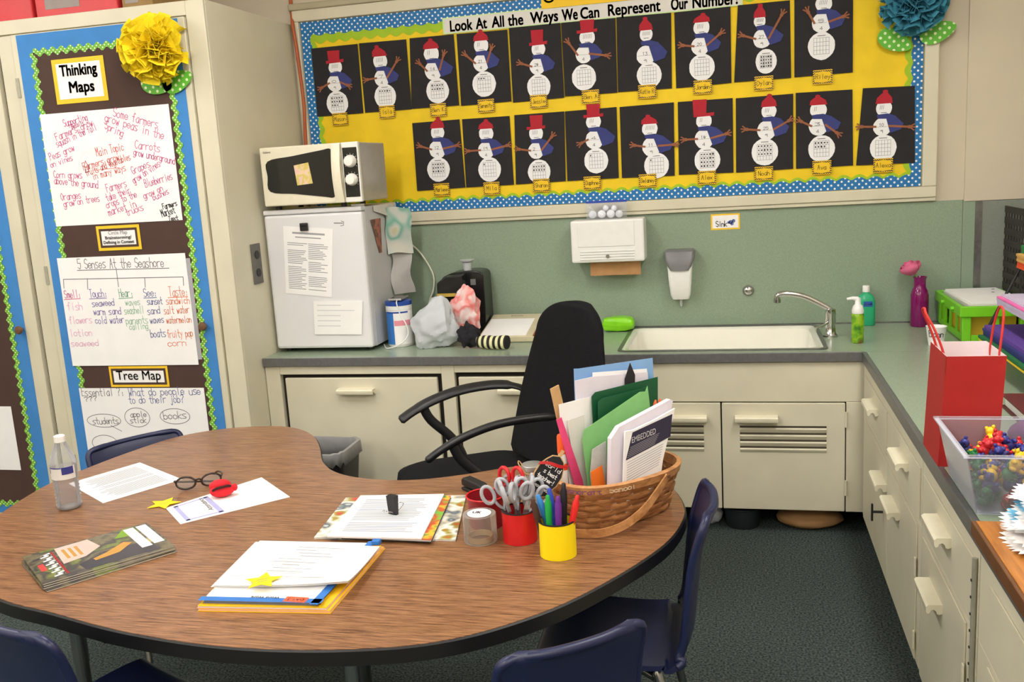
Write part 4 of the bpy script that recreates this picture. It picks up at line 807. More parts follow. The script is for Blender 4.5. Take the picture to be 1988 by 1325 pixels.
mw = thing('microwave', 'cream microwave with a dark window and two knobs on the fridge', 'microwave', (-2.178, -0.36, 1.3570)); X, Y, Z = mw.location
def m_(name, m, x0, x1, y0, y1, z0, z1, bevel=0.0, par=None): return bx(name, m, par or mw, x0-X, x1-X, y0-Y, y1-Y, z0-Z, z1-Z, bevel=bevel)
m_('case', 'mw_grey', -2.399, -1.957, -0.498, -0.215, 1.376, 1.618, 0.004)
m_('control_fascia', 'mw_white', -2.030, -1.955, -0.520, -0.4985, 1.374, 1.620, 0.004)
dr = m_('door', 'mw_cream', -2.401, -2.0315, -0.520, -0.4985, 1.374, 1.620, 0.006)
win = spline([(-2.372, 1.50, 0), (-2.366, 1.562, 0), (-2.25, 1.578, 0), (-2.12, 1.594, 0), (-2.079, 1.598, 0), (-2.070, 1.57, 0), (-2.068, 1.50, 0), (-2.070, 1.43, 0), (-2.079, 1.399, 0), (-2.12, 1.403, 0), (-2.25, 1.421, 0), (-2.366, 1.436, 0)], 4, True)
MB().prism([(p[0]-X, p[1]-Z) for p in win], -0.5225-Y, -0.5203-Y).build('window', 'mw_glass', dr)
MB().sheet(lambda u, v: (-2.064+0.030*u-X, -0.5203-0.016*sin(pi*v)-0.004*sin(pi*u)-Y, 1.615-0.236*v-Z), 4, 14, 0.012).build('handle', 'mw_cream', dr, smooth=50)
m_('control_panel', 'mw_glass', -2.024, -1.961, -0.5215, -0.5203, 1.396, 1.598)
for z in (1.542, 1.467):
    o = MB().lathe([(0.026, 0), (0.026, 0.006), (0.022, 0.022), (0.018, 0.026), (0, 0.027)], 22).build('knob', 'mw_white', mw, smooth=40); o.rotation_euler = (R(90), 0, 0); o.location = (-1.991-X, -0.5217-Y, z-Z)
    mb = MB()
    for i in range(11): a = R(-130+i*26); line(mb, [(0.029*sin(a), 0.029*cos(a)), (0.032*sin(a), 0.032*cos(a))], 0.0014); 
    o = mb.build('dial_marks', 'paper_dull', mw); o.location = (-1.991-X, -0.5217-Y, z-Z); o['kind'] = 'stuff'
printed('Galanz', 'ink_soft', dr, -2.366-X, -0.5206-Y, 1.600-Z, 0.012, 0.034, 0.01)
for x in (-2.36, -2.06):
    for y in (-0.47, -0.26): MB().cyl((x-X, y-Y, 0.0002), (x-X, y-Y, 0.0185), 0.012, n=12).build('foot', 'black_plastic', mw)
dp = page('drawn_card', 'small pink and yellow child drawing taped on the microwave window', 'drawing', [(-2.247, 1.539), (-2.180, 1.548), (-2.168, 1.461), (-2.239, 1.456)], -0.5228, 0)
blotch('drawing_inks', [(232, 180, 176), (236, 206, 180), (214, 196, 90), (236, 200, 196)], 26, 0.8); dp.children[0].data.materials[0] = MATS['drawing_inks']

# wall plate on the cabinet side, power cord
mat('plate_grey', (98, 96, 90), 0.5, 0.08, 40)
wp = thing('wall_plate', 'dark grey outlet plate on the cabinet side beside the fridge', 'outlet', (XL+0.0005, -0.572, 1.138)); MB().box(0, 0.008, -0.037, 0.037, -0.085, 0.085).build('plate', 'plate_grey', wp, bevel=0.002)
for z in (-0.038, 0.038): MB().cyl((0.0082, 0, z), (0.011, 0, z), 0.018, n=16).build('socket', 'black_plastic', wp)
mat('cord_white', (222, 220, 200), 0.5, 0.02)
tag(MB().tube(spline([(-1.985, -0.020, 1.175), (-1.930, -0.020, 1.145), (-1.884, -0.020, 1.095), (-1.848, -0.020, 1.03), (-1.836, -0.020, 0.985), (-1.843, -0.022, 0.93), (-1.866, -0.028, 0.87), (-1.88, -0.045, 0.78), (-1.875, -0.06, ZC+0.005)], 7), 0.0042, 8).build('power_cord', 'cord_white', None, smooth=60), 'white cord curving down the backsplash beside the fridge', 'cord')
# papers hanging on the fridge side
blotch('side_drawing', [(206, 204, 192), (196, 204, 196), (120, 176, 160), (206, 206, 196), (200, 196, 90)], 9, 0.8, 1.0); blotch('side_photo', [(120, 60, 44), (190, 110, 90), (84, 70, 60), (150, 90, 60)], 30, 0.5); mat('grey_film', (176, 174, 170), 0.6, 0.06, 20)
def hang(name, label, fn, m): return tag(MB().sheet(fn, 8, 10, 0.0008).build(name, m, None, smooth=60), label, 'paper')
hang('hanging_drawing', 'curled child drawing hanging at the back of the fridge side', lambda u, v: (-1.9725+0.085*u+0.004*sin(7*v), -0.235+0.10*u+0.006*sin(10*v), 1.330-0.205*v+0.006*sin(5*u)), 'side_drawing')
hang('hanging_photo', 'narrow red-brown picture card on the fridge side', lambda u, v: (-1.9745, -0.40+0.115*(u*(1-0.75*v)+0.62*v), 1.292-0.15*v), 'side_photo')
hang('hanging_sheet', 'plain grey creased sheet hanging below the curled drawing', lambda u, v: (-1.972+0.075*u+0.006*sin(8*v), -0.205+0.06*u+0.012*sin(6*v+2*u), 1.140-0.20*v), 'grey_film')
hang('hanging_leaflet', 'pale paper along the top of the fridge side', lambda u, v: (-1.9740+0.012*v*sin(pi*u), -0.36+0.24*u, 1.349-0.055*v*(0.4+u)), 'paper_dull')

# wipes tub, media player, charging cable
wt = thing('wipes_tub', 'blue and white wipes tub beside the fridge', 'tub', (-1.900, -0.345, ZC+0.0006)); mat('wipe_blue', (52, 120, 200), 0.35, 0.03); mat('wipe_navy', (34, 74, 160), 0.35, 0.03); mat('wipe_pink', (236, 150, 166), 0.4, 0.03)
MB().lathe([(0.054, 0), (0.057, 0.004), (0.057, 0.160), (0.055, 0.163)], 28).build('tub_body', 'white_plastic', wt, smooth=40)
MB().lathe([(0.0585, 0.0), (0.0585, 0.018), (0.0, 0.022)], 28, (0, 0, 0.182)).build('lid', 'wipe_navy', wt, smooth=40)
MB().lathe([(0.058, 0), (0.058, 0.018)], 28, (0, 0, 0.1635)).build('lid_ring', 'white_plastic', wt, smooth=40)
def wrap(par, name, m, r, a0, a1, z0, z1, n=12):
    mb = MB(); mb.sheet(lambda u, v: (r*cos(R(a0+(a1-a0)*u)), r*sin(R(a0+(a1-a0)*u)), z0+(z1-z0)*v), n, 2, 0.0006); return mb.build(name, m, par, smooth=60)
wrap(wt, 'blue_band', 'wipe_blue', 0.0578, 150, 262, 0.012, 0.155); wrap(wt, 'white_label', 'paper', 0.0578, 263, 350, 0.012, 0.155); wrap(wt, 'pink_strip', 'wipe_pink', 0.0584, 265, 340, 0.095, 0.118); wrap(wt, 'navy_strip', 'wipe_navy', 0.0584, 225, 330, 0.150, 0.157)
ph = thing('media_player', 'small grey media player lying on the wipes tub', 'player', (-1.898, -0.345, ZC+0.2052)); MB().box(-0.030, 0.030, -0.050, 0.050, 0, 0.010).build('shell', 'silver', ph, bevel=0.003); MB().box(-0.026, 0.026, -0.045, 0.040, 0.0101, 0.0108).build('screen', 'mw_glass', ph)
tag(MB().tube(spline([(-1.885, -0.397, ZC+0.210), (-1.880, -0.420, ZC+0.198), (-1.868, -0.420, ZC+0.15), (-1.846, -0.425, ZC+0.115), (-1.835, -0.425, ZC+0.075), (-1.845, -0.435, ZC+0.045), (-1.88, -0.45, ZC+0.018), (-1.93, -0.44, ZC+0.004), (-1.955, -0.405, ZC+0.004), (-1.985, -0.34, ZC+0.004)], 7), 0.0026, 8).build('charging_cable', 'white_plastic', None, smooth=60), 'thin white charging cable hanging from the player down the wipes tub', 'cable')

# plastic bags: crumpled soft shells
def lump(name, label, cat, c, rx, ry, rz, m, seed, amp=0.16, neck=None, flatz=0.0, boxy=0.0, n=44, sm=30):
    """crumpled soft thing: a rounded body with sharp random creases, resting flat on its base"""
    rnd = random.Random(seed); dirs = [(Vector((rnd.gauss(0, 1), rnd.gauss(0, 1), rnd.gauss(0, 1))).normalized(), rnd.uniform(1.2, 4.0) if _ < 8 else rnd.uniform(5, 9), rnd.uniform(0, 6)) for _ in range(14)]
    mb = MB(); mb.ball((0, 0, 0), 1.0, n, n*2//3); vs = []
    for p in mb.v:
        p = Vector(p); k = 1+amp*sum((1-2*abs(sin(f*p.dot(d)+o_)))/(0.6*f) for d, f, o_ in dirs)/4.0
        if boxy: p = p/(max(abs(p.x), abs(p.y), abs(p.z))**boxy)
        q = Vector((p.x*rx*k, p.y*ry*k, p.z*rz*k))
        if neck and p.z > 0.2: t_ = (p.z-0.2)/0.8; q += Vector(neck)*t_*t_
        q.z = max(q.z, -rz*(1-flatz)); vs.append(tuple(q))
    mb.v = vs; o = mb.build(name, m, None, smooth=sm); o.location = (c[0], c[1], c[2]+rz*(1-flatz)); return tag(o, label, cat)
mat('bag_white', (206, 210, 216), 0.4, 0.05, 10, 0.25, trans=0.15, bscale=25); blotch('bag_red_print', [(238, 226, 224), (240, 190, 186), (232, 120, 116), (242, 226, 224), (238, 200, 196)], 13, 0.4)
mat('black_cloth', (26, 25, 32), 0.95, 0.15, 60, 0.3); stripes('sock_stripes', (222, 220, 170), (26, 24, 26), 0.026, 'X')
lump('plastic_bag', 'crumpled white plastic bag on the counter beside the wipes tub', 'bag', (-1.722, -0.405, ZC+0.001), 0.116, 0.082, 0.112, 'bag_white', 4, 0.34, (0.02, 0.03, 0.02), 0.10)
lump('plastic_bag', 'white plastic bag with red print sticking up behind the white bag', 'bag', (-1.625, -0.275, ZC+0.001), 0.088, 0.045, 0.118, 'bag_red_print', 11, 0.50, (0.015, 0, 0.01), 0.06)
lump('black_cloth', 'bunched black cloth beside the white plastic bag', 'cloth', (-1.560, -0.432, ZC+0.001), 0.066, 0.040, 0.062, 'black_cloth', 8, 0.50, (-0.01, 0, 0.012), 0.1)
sk_ = thing('striped_sock', 'rolled cream and black striped sock on the counter', 'sock', (-1.515, -0.455, ZC+0.0305)); sk_.rotation_euler = (0, 0, R(-12))
MB().tube([(0, 0, 0), (0.02, 0, 0.001), (0.05, 0, 0.0), (0.08, 0.0, -0.001), (0.105, 0, 0.0), (0.125, 0, 0.002), (0.138, 0, 0.002)], [0.024, 0.027, 0.029, 0.028, 0.029, 0.030, 0.028], 16).build('tube', 'sock_stripes', sk_, smooth=60)
MB().tube([(0.1385, 0, 0.002), (0.142, 0, 0.002)], [0.026, 0.020], 16).build('cuff', 'sock_stripes', sk_, smooth=60)
# coffee maker with a cup on top
cm = thing('coffee_maker', 'black single-cup coffee maker against the backsplash', 'coffee maker', (-1.655, -0.130, ZC+0.0006)); mat('coffee_black', (24, 25, 26), 0.22, 0.1); mat('brass_label', (196, 168, 70), 0.4, 0.1)
MB().prism(spline([(-0.105, 0.0, 0), (-0.105, 0.19, 0), (-0.102, 0.255, 0), (-0.07, 0.285, 0), (-0.02, 0.296, 0), (0.06, 0.298, 0), (0.095, 0.285, 0), (0.098, 0.26, 0), (0.100, 0.0, 0)], 5), -0.035, 0.10).build('housing', 'coffee_black', cm, bevel=0.006, smooth=40) if False else None
hs = [(p[0], p[1]) for p in spline([(-0.105, 0.0), (-0.106, 0.13), (-0.104, 0.25), (-0.07, 0.284), (-0.01, 0.296), (0.06, 0.298), (0.095, 0.284), (0.099, 0.24), (0.100, 0.12), (0.100, 0.0)], 5)] if False else [(p[0], p[1]) for p in spline([(-0.105, 0.0, 0), (-0.106, 0.13, 0), (-0.104, 0.25, 0), (-0.07, 0.284, 0), (-0.01, 0.296, 0), (0.06, 0.298, 0), (0.095, 0.284, 0), (0.099, 0.24, 0), (0.100, 0.12, 0), (0.100, 0.0, 0)], 5)]
MB().prism(hs, -0.03, 0.105).build('housing', 'coffee_black', cm, smooth=40, bevel=0.004)
MB().prism([(-0.100, 0.185), (-0.100, 0.255), (-0.06, 0.284), (0.02, 0.290), (0.03, 0.20)], -0.105, -0.0305).build('brew_head', 'coffee_black', cm, bevel=0.006)
MB().box(-0.100, -0.012, -0.1065, -0.1052, 0.195, 0.210).build('brass_band', 'brass_label', cm); MB().box(0.038, 0.062, -0.032, -0.0302, 0.235, 0.262).build('button', 'cap_grey', cm)
MB().box(-0.09, 0.03, -0.10, -0.0305, 0.0, 0.03).build('drip_tray', 'black_plastic', cm, bevel=0.004)
cp = thing('clear_cup', 'small clear plastic cup standing on the coffee maker', 'cup', (-1.640, -0.115, ZC+0.2986)); clear('cup_clear', (238, 240, 244), 0.45)
MB().lathe([(0.0, 0.0), (0.018, 0.0), (0.020, 0.035), (0.030, 0.045), (0.031, 0.046), (0.028, 0.046), (0.0185, 0.036), (0.0165, 0.002), (0.0, 0.002)], 20).build('wall', 'cup_clear', cp, smooth=40); MB().lathe([(0.0302, 0.0405), (0.0325, 0.044), (0.0325, 0.048), (0.0312, 0.048)], 20).build('rim', 'cup_clear', cp, smooth=40)
# paper trimmer leaning against the backsplash
pt = thing('paper_trimmer', 'beige paper trimmer board leaning on the backsplash', 'trimmer', (-1.424, -0.325, ZC+0.0015)); pt.rotation_euler = (R(11), 0, 0); mat('trimmer_beige', (206, 196, 164), 0.5, 0.04); mat('rust_strip', (150, 84, 54), 0.5, 0.08)
MB().box(-0.125, 0.125, 0, 0.285, 0.0, 0.026).build('board', 'trimmer_beige', pt, bevel=0.003); MB().box(-0.118, 0.085, 0.012, 0.22, 0.0262, 0.0272).build('paper_sheet', 'paper', pt); MB().box(0.118, 0.1255, 0.002, 0.283, 0.0262, 0.031).build('cutting_edge', 'rust_strip', pt)
MB().box(0.132, 0.150, -0.012, 0.06, 0.004, 0.046).build('lever_grip', 'trimmer_beige', pt, bevel=0.003); MB().box(0.134, 0.146, 0.061, 0.283, 0.020, 0.032).build('lever_arm', 'trimmer_beige', pt, bevel=0.002)
printed('BOSTON', 'marker_black', pt, -0.005, 0.258, 0.0266, 0.014, 0.055, 0.01, flat=True)
# green wipes packet
gp = lump('wipes_packet', 'lime green soft packet of wipes against the backsplash', 'packet', (-0.965, -0.085, ZC+0.001), 0.078, 0.045, 0.036, mat('packet_lime', (132, 214, 24), 0.3, 0.06, 20, 0.2, bscale=20), 21, 0.12, None, 0.1, boxy=0.55)
# soap, sanitizer, vase, cup
def lathe_part(par, name, prof, m, n=24, z=0): return MB().lathe(prof, n, (0, 0, z)).build(name, m, par, smooth=40)
hp = thing('pump_bottle', 'green foaming soap pump bottle beside the faucet', 'bottle', (0.002, -0.430, ZC+0.0006)); blotch('apple_print', [(60, 120, 30), (110, 170, 30), (150, 190, 40), (90, 150, 30), (150, 60, 60)], 22, 0.25)
lathe_part(hp, 'bottle_body', [(0.0, 0), (0.021, 0), (0.023, 0.004), (0.023, 0.108), (0.021, 0.114), (0, 0.1145)], 'apple_print'); lathe_part(hp, 'collar', [(0.0215, 0.0), (0.0225, 0.012), (0.018, 0.028), (0.011, 0.036), (0.010, 0.060), (0.0, 0.061)], 'white_plastic', z=0.115)
MB().tube([(0, 0, 0.170), (-0.02, 0, 0.174), (-0.040, 0, 0.171)], [0.010, 0.007, 0.005], 10).build('spout', 'white_plastic', hp, smooth=50)
sn = thing('sanitizer_bottle', 'clear green hand sanitizer bottle with a white cap', 'bottle', (0.080, -0.052, ZC+0.0006)); clear('gel_green', (60, 206, 150), 0.62, 0.15)
mb = MB(); lv = [(0, 0.034, 0.018), (0.004, 0.037, 0.021), (0.10, 0.037, 0.021), (0.125, 0.030, 0.018), (0.138, 0.014, 0.013), (0.142, 0.012, 0.012)]
rg = [[(x, y, z) for x, y in rrect(-a, a, -b_, b_, min(a, b_)*0.8, 4)] for z, a, b_ in lv]; n = len(rg[0]); mb.add([p for r_ in rg for p in r_], [(a*n+i, a*n+(i+1) % n, (a+1)*n+(i+1) % n, (a+1)*n+i) for a in range(5) for i in range(n)]+[tuple(range(n)), tuple(5*n+i for i in range(n-1, -1, -1))]); mb.build('bottle_body', 'gel_green', sn, smooth=40)
lathe_part(sn, 'cap', [(0.0, 0.0), (0.0145, 0.0), (0.0145, 0.024), (0.013, 0.027), (0, 0.027)], 'white_plastic', z=0.1425); mat('label_blue', (40, 84, 170), 0.4, 0.03); MB().box(-0.012, 0.024, -0.0222, -0.0214, 0.082, 0.104).build('blue_label', 'label_blue', sn); printed('urell', 'paper', sn, 0.006, -0.0226, 0.093, 0.014, 0.030, 0.01)
vs_ = thing('bottle_vase', 'magenta glass bottle vase at the corner of the counter', 'vase', (0.283, -0.095, ZC+0.0006)); mat('magenta_glass', (140, 14, 104), 0.12, 0.05, trans=0.25)
lathe_part(vs_, 'vase_body', [(0.0, 0), (0.032, 0), (0.035, 0.004), (0.035, 0.130), (0.030, 0.150), (0.023, 0.164), (0.023, 0.196), (0.028, 0.206), (0.024, 0.206), (0.019, 0.196), (0.019, 0.164), (0.0, 0.160)], 'magenta_glass', 26)
ro = thing('rose', 'pink artificial rose in the magenta vase', 'flower', (0.274, -0.095, ZC+0.166)); mat('rose_pink', (226, 112, 152), 0.7, 0.08, 20); mat('rose_green', (120, 150, 90), 0.7, 0.08)
MB().tube([(0.0, 0, 0), (-0.004, 0, 0.04), (-0.015, 0, 0.056)], 0.004, 8).build('stem', 'rose_green', ro); 
for i in range(9):
    a0 = i*2.4; rr = 0.011+0.0039*i; h_ = 0.062-0.0024*i; mb = MB(); mb.M = Matrix.Translation((-0.018, 0, 0.050)) @ Matrix.Rotation(R(-24), 4, 'Y')
    mb.sheet(lambda u, v: (rr*(0.30+0.80*sin(1.9*v))*cos(a0+2.4*(u-0.5)), rr*(0.30+0.80*sin(1.9*v))*sin(a0+2.4*(u-0.5)), h_*v*(1-0.14*(2*u-1)**2)), 8, 5, 0.0012); mb.build('petal', 'rose_pink', ro, smooth=70)
pc = thing('paper_cup', 'white paper cup with cursive lettering behind the red bag', 'cup', (0.270, -0.500, ZC+0.0006)); lathe_part(pc, 'cup_wall', [(0, 0), (0.026, 0), (0.036, 0.070), (0.037, 0.072), (0.0345, 0.072), (0.024, 0.003), (0, 0.003)], 'paper')
mb = MB(); pen(mb, -0.026, 0.036, 0.0, 'Bonn', 0.050, 0.024, 0.0024, 0.0); mb.v = [((0.0335+0.0095*(p[2]/0.07-0.4))*sin(p[0]/0.034-0.15), -(0.0335+0.0095*(p[2]/0.07-0.4))*cos(p[0]/0.034-0.15), p[2]) for p in mb.v]; mb.build('lettering', 'ink', pc)

# ============================================================ things on the right-hand counter
cr_ = thing('plastic_crate', 'lime green plastic crate full of papers on the counter', 'crate', (0.478, -0.262, ZC+0.0006)); mat('crate_lime', (120, 204, 34), 0.4, 0.04)
w, h = 0.115, 0.215
MB().box(-w+0.01, w-0.01, -h+0.01, h-0.01, 0, 0.006).build('base', 'crate_lime', cr_)
for sx in (-1, 1):
    for sy in (-1, 1): MB().box(sx*w, sx*(w-0.032), sy*h, sy*(h-0.032), 0.0065, 0.10).build('corner_post', 'crate_lime', cr_, bevel=0.004)
mb = MB(); slab_hole(mb, [-w-0.010, -w+0.006, w-0.006, w+0.010], [-h-0.010, -h+0.006, h-0.006, h+0.010], 0.1005, 0.140, {(1, 1)}); mb.build('rim_band', 'crate_lime', cr_, bevel=0.003)
for sy in (-1, 1): MB().box(-w+0.033, w-0.033, sy*(h-0.002), sy*(h-0.006), 0.0065, 0.030).build('lower_rail', 'crate_lime', cr_, bevel=0.002); MB().box(-0.012, 0.012, sy*(h-0.002), sy*(h-0.007), 0.0305, 0.100).build('slat', 'crate_lime', cr_)
for sx in (-1, 1):
    MB().box(sx*(w-0.002), sx*(w-0.006), -h+0.033, h-0.033, 0.0065, 0.030).build('lower_rail', 'crate_lime', cr_, bevel=0.002)
    for y in (-0.11, 0.0, 0.11): MB().box(sx*(w-0.002), sx*(w-0.007), y-0.012, y+0.012, 0.0305, 0.100).build('slat', 'crate_lime', cr_)
for y in (-0.12, 0.05): MB().cyl((-w-0.0105, y, 0.118), (-w-0.022, y, 0.118), 0.007, n=10).build('peg', 'crate_lime', cr_)
mat('folder_yellow', (214, 176, 40), 0.7, 0.05)
for i, (m1, lab, dx, dy, z, th) in enumerate((('folder_yellow', 'yellow folders packed low in the green crate', 0, 0, 0.0075, 0.118), ('paper_dull', 'thick stack of dull paper in the green crate', 0.002, 0.004, 0.126, 0.016), ('paper', 'loose white punched sheets on top of the green crate', 0.012, 0.006, 0.1425, 0.006))):
    t = thing('paper_stack', lab, 'paper', (0.478+dx, -0.262+dy, ZC+0.0006+z), R(1.5*i)); ww = 0.078 if i == 0 else 0.096; hh = 0.178 if i == 0 else 0.19
    MB().box(-ww, ww, -hh, hh, 0, th).build('sheets', m1, t)
    if i == 2:
        for y in (0.06, 0.14): MB().cyl((0.03+y*0.3, y, th+0.0001), (0.03+y*0.3, y, th+0.0006), 0.006, n=12).build('punch_hole', 'dark_gap', t)
lb = thing('lattice_bin', 'black plastic lattice bin standing in the corner', 'bin', (0.695, -0.150, ZC+0.0006)); mat('lattice_black', (50, 46, 42), 0.6, 0.1)
MB().box(-0.085, 0.085, -0.12, 0.12, 0, 0.01).build('base', 'lattice_black', lb)
for k in range(11): MB().box(-0.0865, -0.0825, -0.12, 0.12, 0.0105+k*0.044, 0.0365+k*0.044).build('slat', 'lattice_black', lb); MB().box(-0.082, 0.085, -0.1225, -0.1185, 0.0105+k*0.044, 0.0365+k*0.044).build('slat', 'lattice_black', lb)
for k in range(7): MB().box(-0.0822, -0.0790, -0.118+k*0.038, -0.102+k*0.038, 0.0105, 0.476).build('upright', 'lattice_black', lb)
for k in range(5): MB().box(-0.072+k*0.036, -0.055+k*0.036, -0.1183, -0.1150, 0.0105, 0.476).build('upright', 'lattice_black', lb)

pr = thing('paper_rack', 'black stepped wire rack holding coloured construction paper at the right edge', 'rack', (0.57, -1.02, ZC+0.0006)); X, Y, Z = pr.location
TI = [(0.352, 0.800), (0.405, 0.920), (0.462, 1.045)]
for k, (x, z) in enumerate(TI):
    MB().box(x+0.012-X, 0.775-X, -1.30-Y, -0.745-Y, z-0.006-Z, z-Z).build('shelf', 'black_plastic', pr, bevel=0.001)
for y in (-0.742, -1.305): MB().tube([(0.372-X, y-Y, 0.006), (0.385-X, y-Y, 0.10), (0.43-X, y-Y, 0.20), (0.52-X, y-Y, 0.40)], 0.0055, 8).build('side_rod', 'black_plastic', pr, smooth=40); MB().cyl((0.77-X, y-Y, 0), (0.77-X, y-Y, 0.42), 0.0055, n=8).build('side_rod', 'black_plastic', pr)
PC = [((0, 'yellow paper sheets at the bottom of the lowest rack shelf', (236, 196, 30), 0.006), (0, 'green paper sheets above the yellow ones on the lowest shelf', (30, 110, 60), 0.012), (0, 'dark blue construction paper on the lowest rack shelf', (44, 50, 120), 0.022), (0, 'violet construction paper topping the lowest rack shelf', (96, 64, 150), 0.010)),
      ((1, 'lavender construction paper on the middle rack shelf', (204, 190, 222), 0.024), (1, 'hot pink construction paper on the middle rack shelf', (244, 120, 190), 0.006), (1, 'pale lilac sheets topping the middle rack shelf', (214, 204, 228), 0.006)),
      ((2, 'orange-red construction paper on the top rack shelf', (236, 84, 36), 0.022), (2, 'tan construction paper on the top rack shelf', (216, 168, 92), 0.026), (2, 'green construction paper topping the top rack shelf', (44, 132, 70), 0.026))]
for tier in PC:
    z = TI[tier[0][0]][1]+0.0006
    for j, (k, lab, c_, th) in enumerate(tier):
        x = TI[k][0]+(0.0 if j < 2 else 0.006*j); o = thing('construction_paper', lab, 'paper', (0.5*(x+0.77), -1.02, z), R(0.4*(j % 2)), 'construction paper on the rack'); hw = (0.77-x)/2
        mm = mat('sheet_%d_%d' % (k, j), c_, 0.8, 0.06, 30); n_ = 3; 
        for q in range(n_): MB().box(-hw+random.uniform(0, 0.004), hw-0.004, -0.262+random.uniform(0, 0.004), 0.262-random.uniform(0, 0.004), th*q/n_+0.0001, th*(q+1)/n_-0.0001).build('sheets', mm, o)
        z += th+0.0006
# binder with a white pad, purple pouch
bn = thing('binder', 'dark red binder lying on the counter behind the gift bag', 'binder', (0.44, -1.515, ZC+0.0006)); mat('maroon', (92, 28, 30), 0.5, 0.08)
MB().box(-0.17, 0.17, -0.13, 0.13, 0, 0.004).build('back_cover', 'maroon', bn); MB().box(-0.16, 0.165, -0.125, 0.125, 0.0045, 0.032).build('pages', 'paper_dull', bn); MB().box(-0.17, 0.17, -0.13, 0.13, 0.0325, 0.037).build('front_cover', 'maroon', bn)
pad = thing('writing_pad', 'white pad with a navy backing on the red binder', 'pad', (0.47, -1.50, ZC+0.0382), R(8)); mat('navy_board', (40, 46, 84), 0.6, 0.05); MB().box(-0.13, 0.13, -0.105, 0.105, 0, 0.004).build('backing', 'navy_board', pad); MB().box(-0.128, 0.128, -0.103, 0.103, 0.0045, 0.016).build('sheets', 'paper', pad)
mat('pouch_purple', (110, 30, 110), 0.6, 0.08); lump('purple_pouch', 'purple soft pouch behind the clear bin', 'pouch', (0.255, -1.83, ZC+0.001), 0.085, 0.06, 0.052, 'pouch_purple', 31, 0.12, None, 0.1)
# red gift bag
gb = thing('gift_bag', 'red paper gift bag with a white lining and cord handles', 'bag', (0.068, -1.845, ZC+0.0006)); mat('gift_red', (176, 28, 26), 0.65, 0.05, 14, 0.05); mat('handle_red', (206, 50, 44), 0.7, 0.05); mat('lining', (240, 226, 228), 0.8, 0.02)
a, b_, H_ = 0.063, 0.088, 0.262; lean = lambda z: 0.012*z/H_
def wallp(name, p, q, m, off, z0=0.0, z1=H_):
    nx, ny = (q[1]-p[1]), -(q[0]-p[0]); L = hypot(nx, ny); nx, ny = nx/L*off, ny/L*off
    mb = MB(); mb.sheet(lambda u, v: (p[0]+(q[0]-p[0])*u+nx+0.012*(v-0.5), p[1]+(q[1]-p[1])*u+ny+0.004*sin(pi*u)*sin(pi*v)*(1 if off > 0 else 1), z0+(z1-z0)*v), 6, 6, 0.0008); mb.build(name, m, gb)
C4 = [(-a, -b_), (a, -b_), (a, b_), (-a, b_)]
for i in range(4):
    p, q = C4[i], C4[(i+1) % 4]; wallp('side_panel', p, q, 'gift_red', 0.0)
    wallp('lining_panel', (p[0]*0.985, p[1]*0.985), (q[0]*0.985, q[1]*0.985), 'lining', 0.0, 0.004, H_+0.0005)
MB().box(-a+0.001, a-0.001, -b_+0.001, b_-0.001, 0, 0.002).build('bottom', 'gift_red', gb)
for sx in (-1, 1):
    x = sx*(a-0.003)+0.006; k = -0.035 if sx < 0 else 0.010
    MB().tube(spline([(x, -0.040, H_-0.025), (x, -0.040, H_), (x+k*0.5, -0.036, H_+0.05), (x+k, -0.022, H_+0.088), (x+k, 0.0, H_+0.098), (x+k, 0.022, H_+0.088), (x+k*0.5, 0.036, H_+0.05), (x, 0.040, H_), (x, 0.040, H_-0.025)], 5), 0.0028, 8).build('handle', 'handle_red', gb, smooth=60)
# clear bin of counters
bn2 = thing('clear_bin', 'clear plastic bin of coloured counters beside the gift bag', 'bin', (0.148, -2.113, ZC+0.0006)); clear('bin_clear', (226, 228, 236), 0.13)
w0, h0, w1, h1, Hh = 0.135, 0.122, 0.160, 0.140, 0.125
def bp_(k, z, ins): t_ = z/Hh; return (k[0]*(w0+(w1-w0)*t_-ins), k[1]*(h0+(h1-h0)*t_-ins), z)
K4 = [(-1, -1), (1, -1), (1, 1), (-1, 1)]
for i in range(4):
    p, q = K4[i], K4[(i+1) % 4]; mb = MB(); mb.sheet(lambda u, v: tuple(Vector(bp_(p, 0.003+(Hh-0.003)*v, 0)).lerp(Vector(bp_(q, 0.003+(Hh-0.003)*v, 0)), u)), 2, 2, 0.002); mb.build('side_wall', 'bin_clear', bn2)
MB().box(-w0+0.002, w0-0.002, -h0+0.002, h0-0.002, 0, 0.0025).build('floor_panel', 'bin_clear', bn2)
mb = MB(); slab_hole(mb, [-w1-0.008, -w1+0.003, w1-0.003, w1+0.008], [-h1-0.008, -h1+0.003, h1-0.003, h1+0.008], Hh+0.0003, Hh+0.006, {(1, 1)}); mb.build('rim', 'bin_clear', bn2, bevel=0.0015)
lbp = MB(); lbp.prism(rrect(-0.045, 0.045, -0.02, 0.02, 0.008), 0, 0.001); lo_ = lbp.build('white_label', 'paper', bn2); lo_.location = (-0.01, 0.123, 0.055); lo_.rotation_euler = (R(-8), 0, 0)
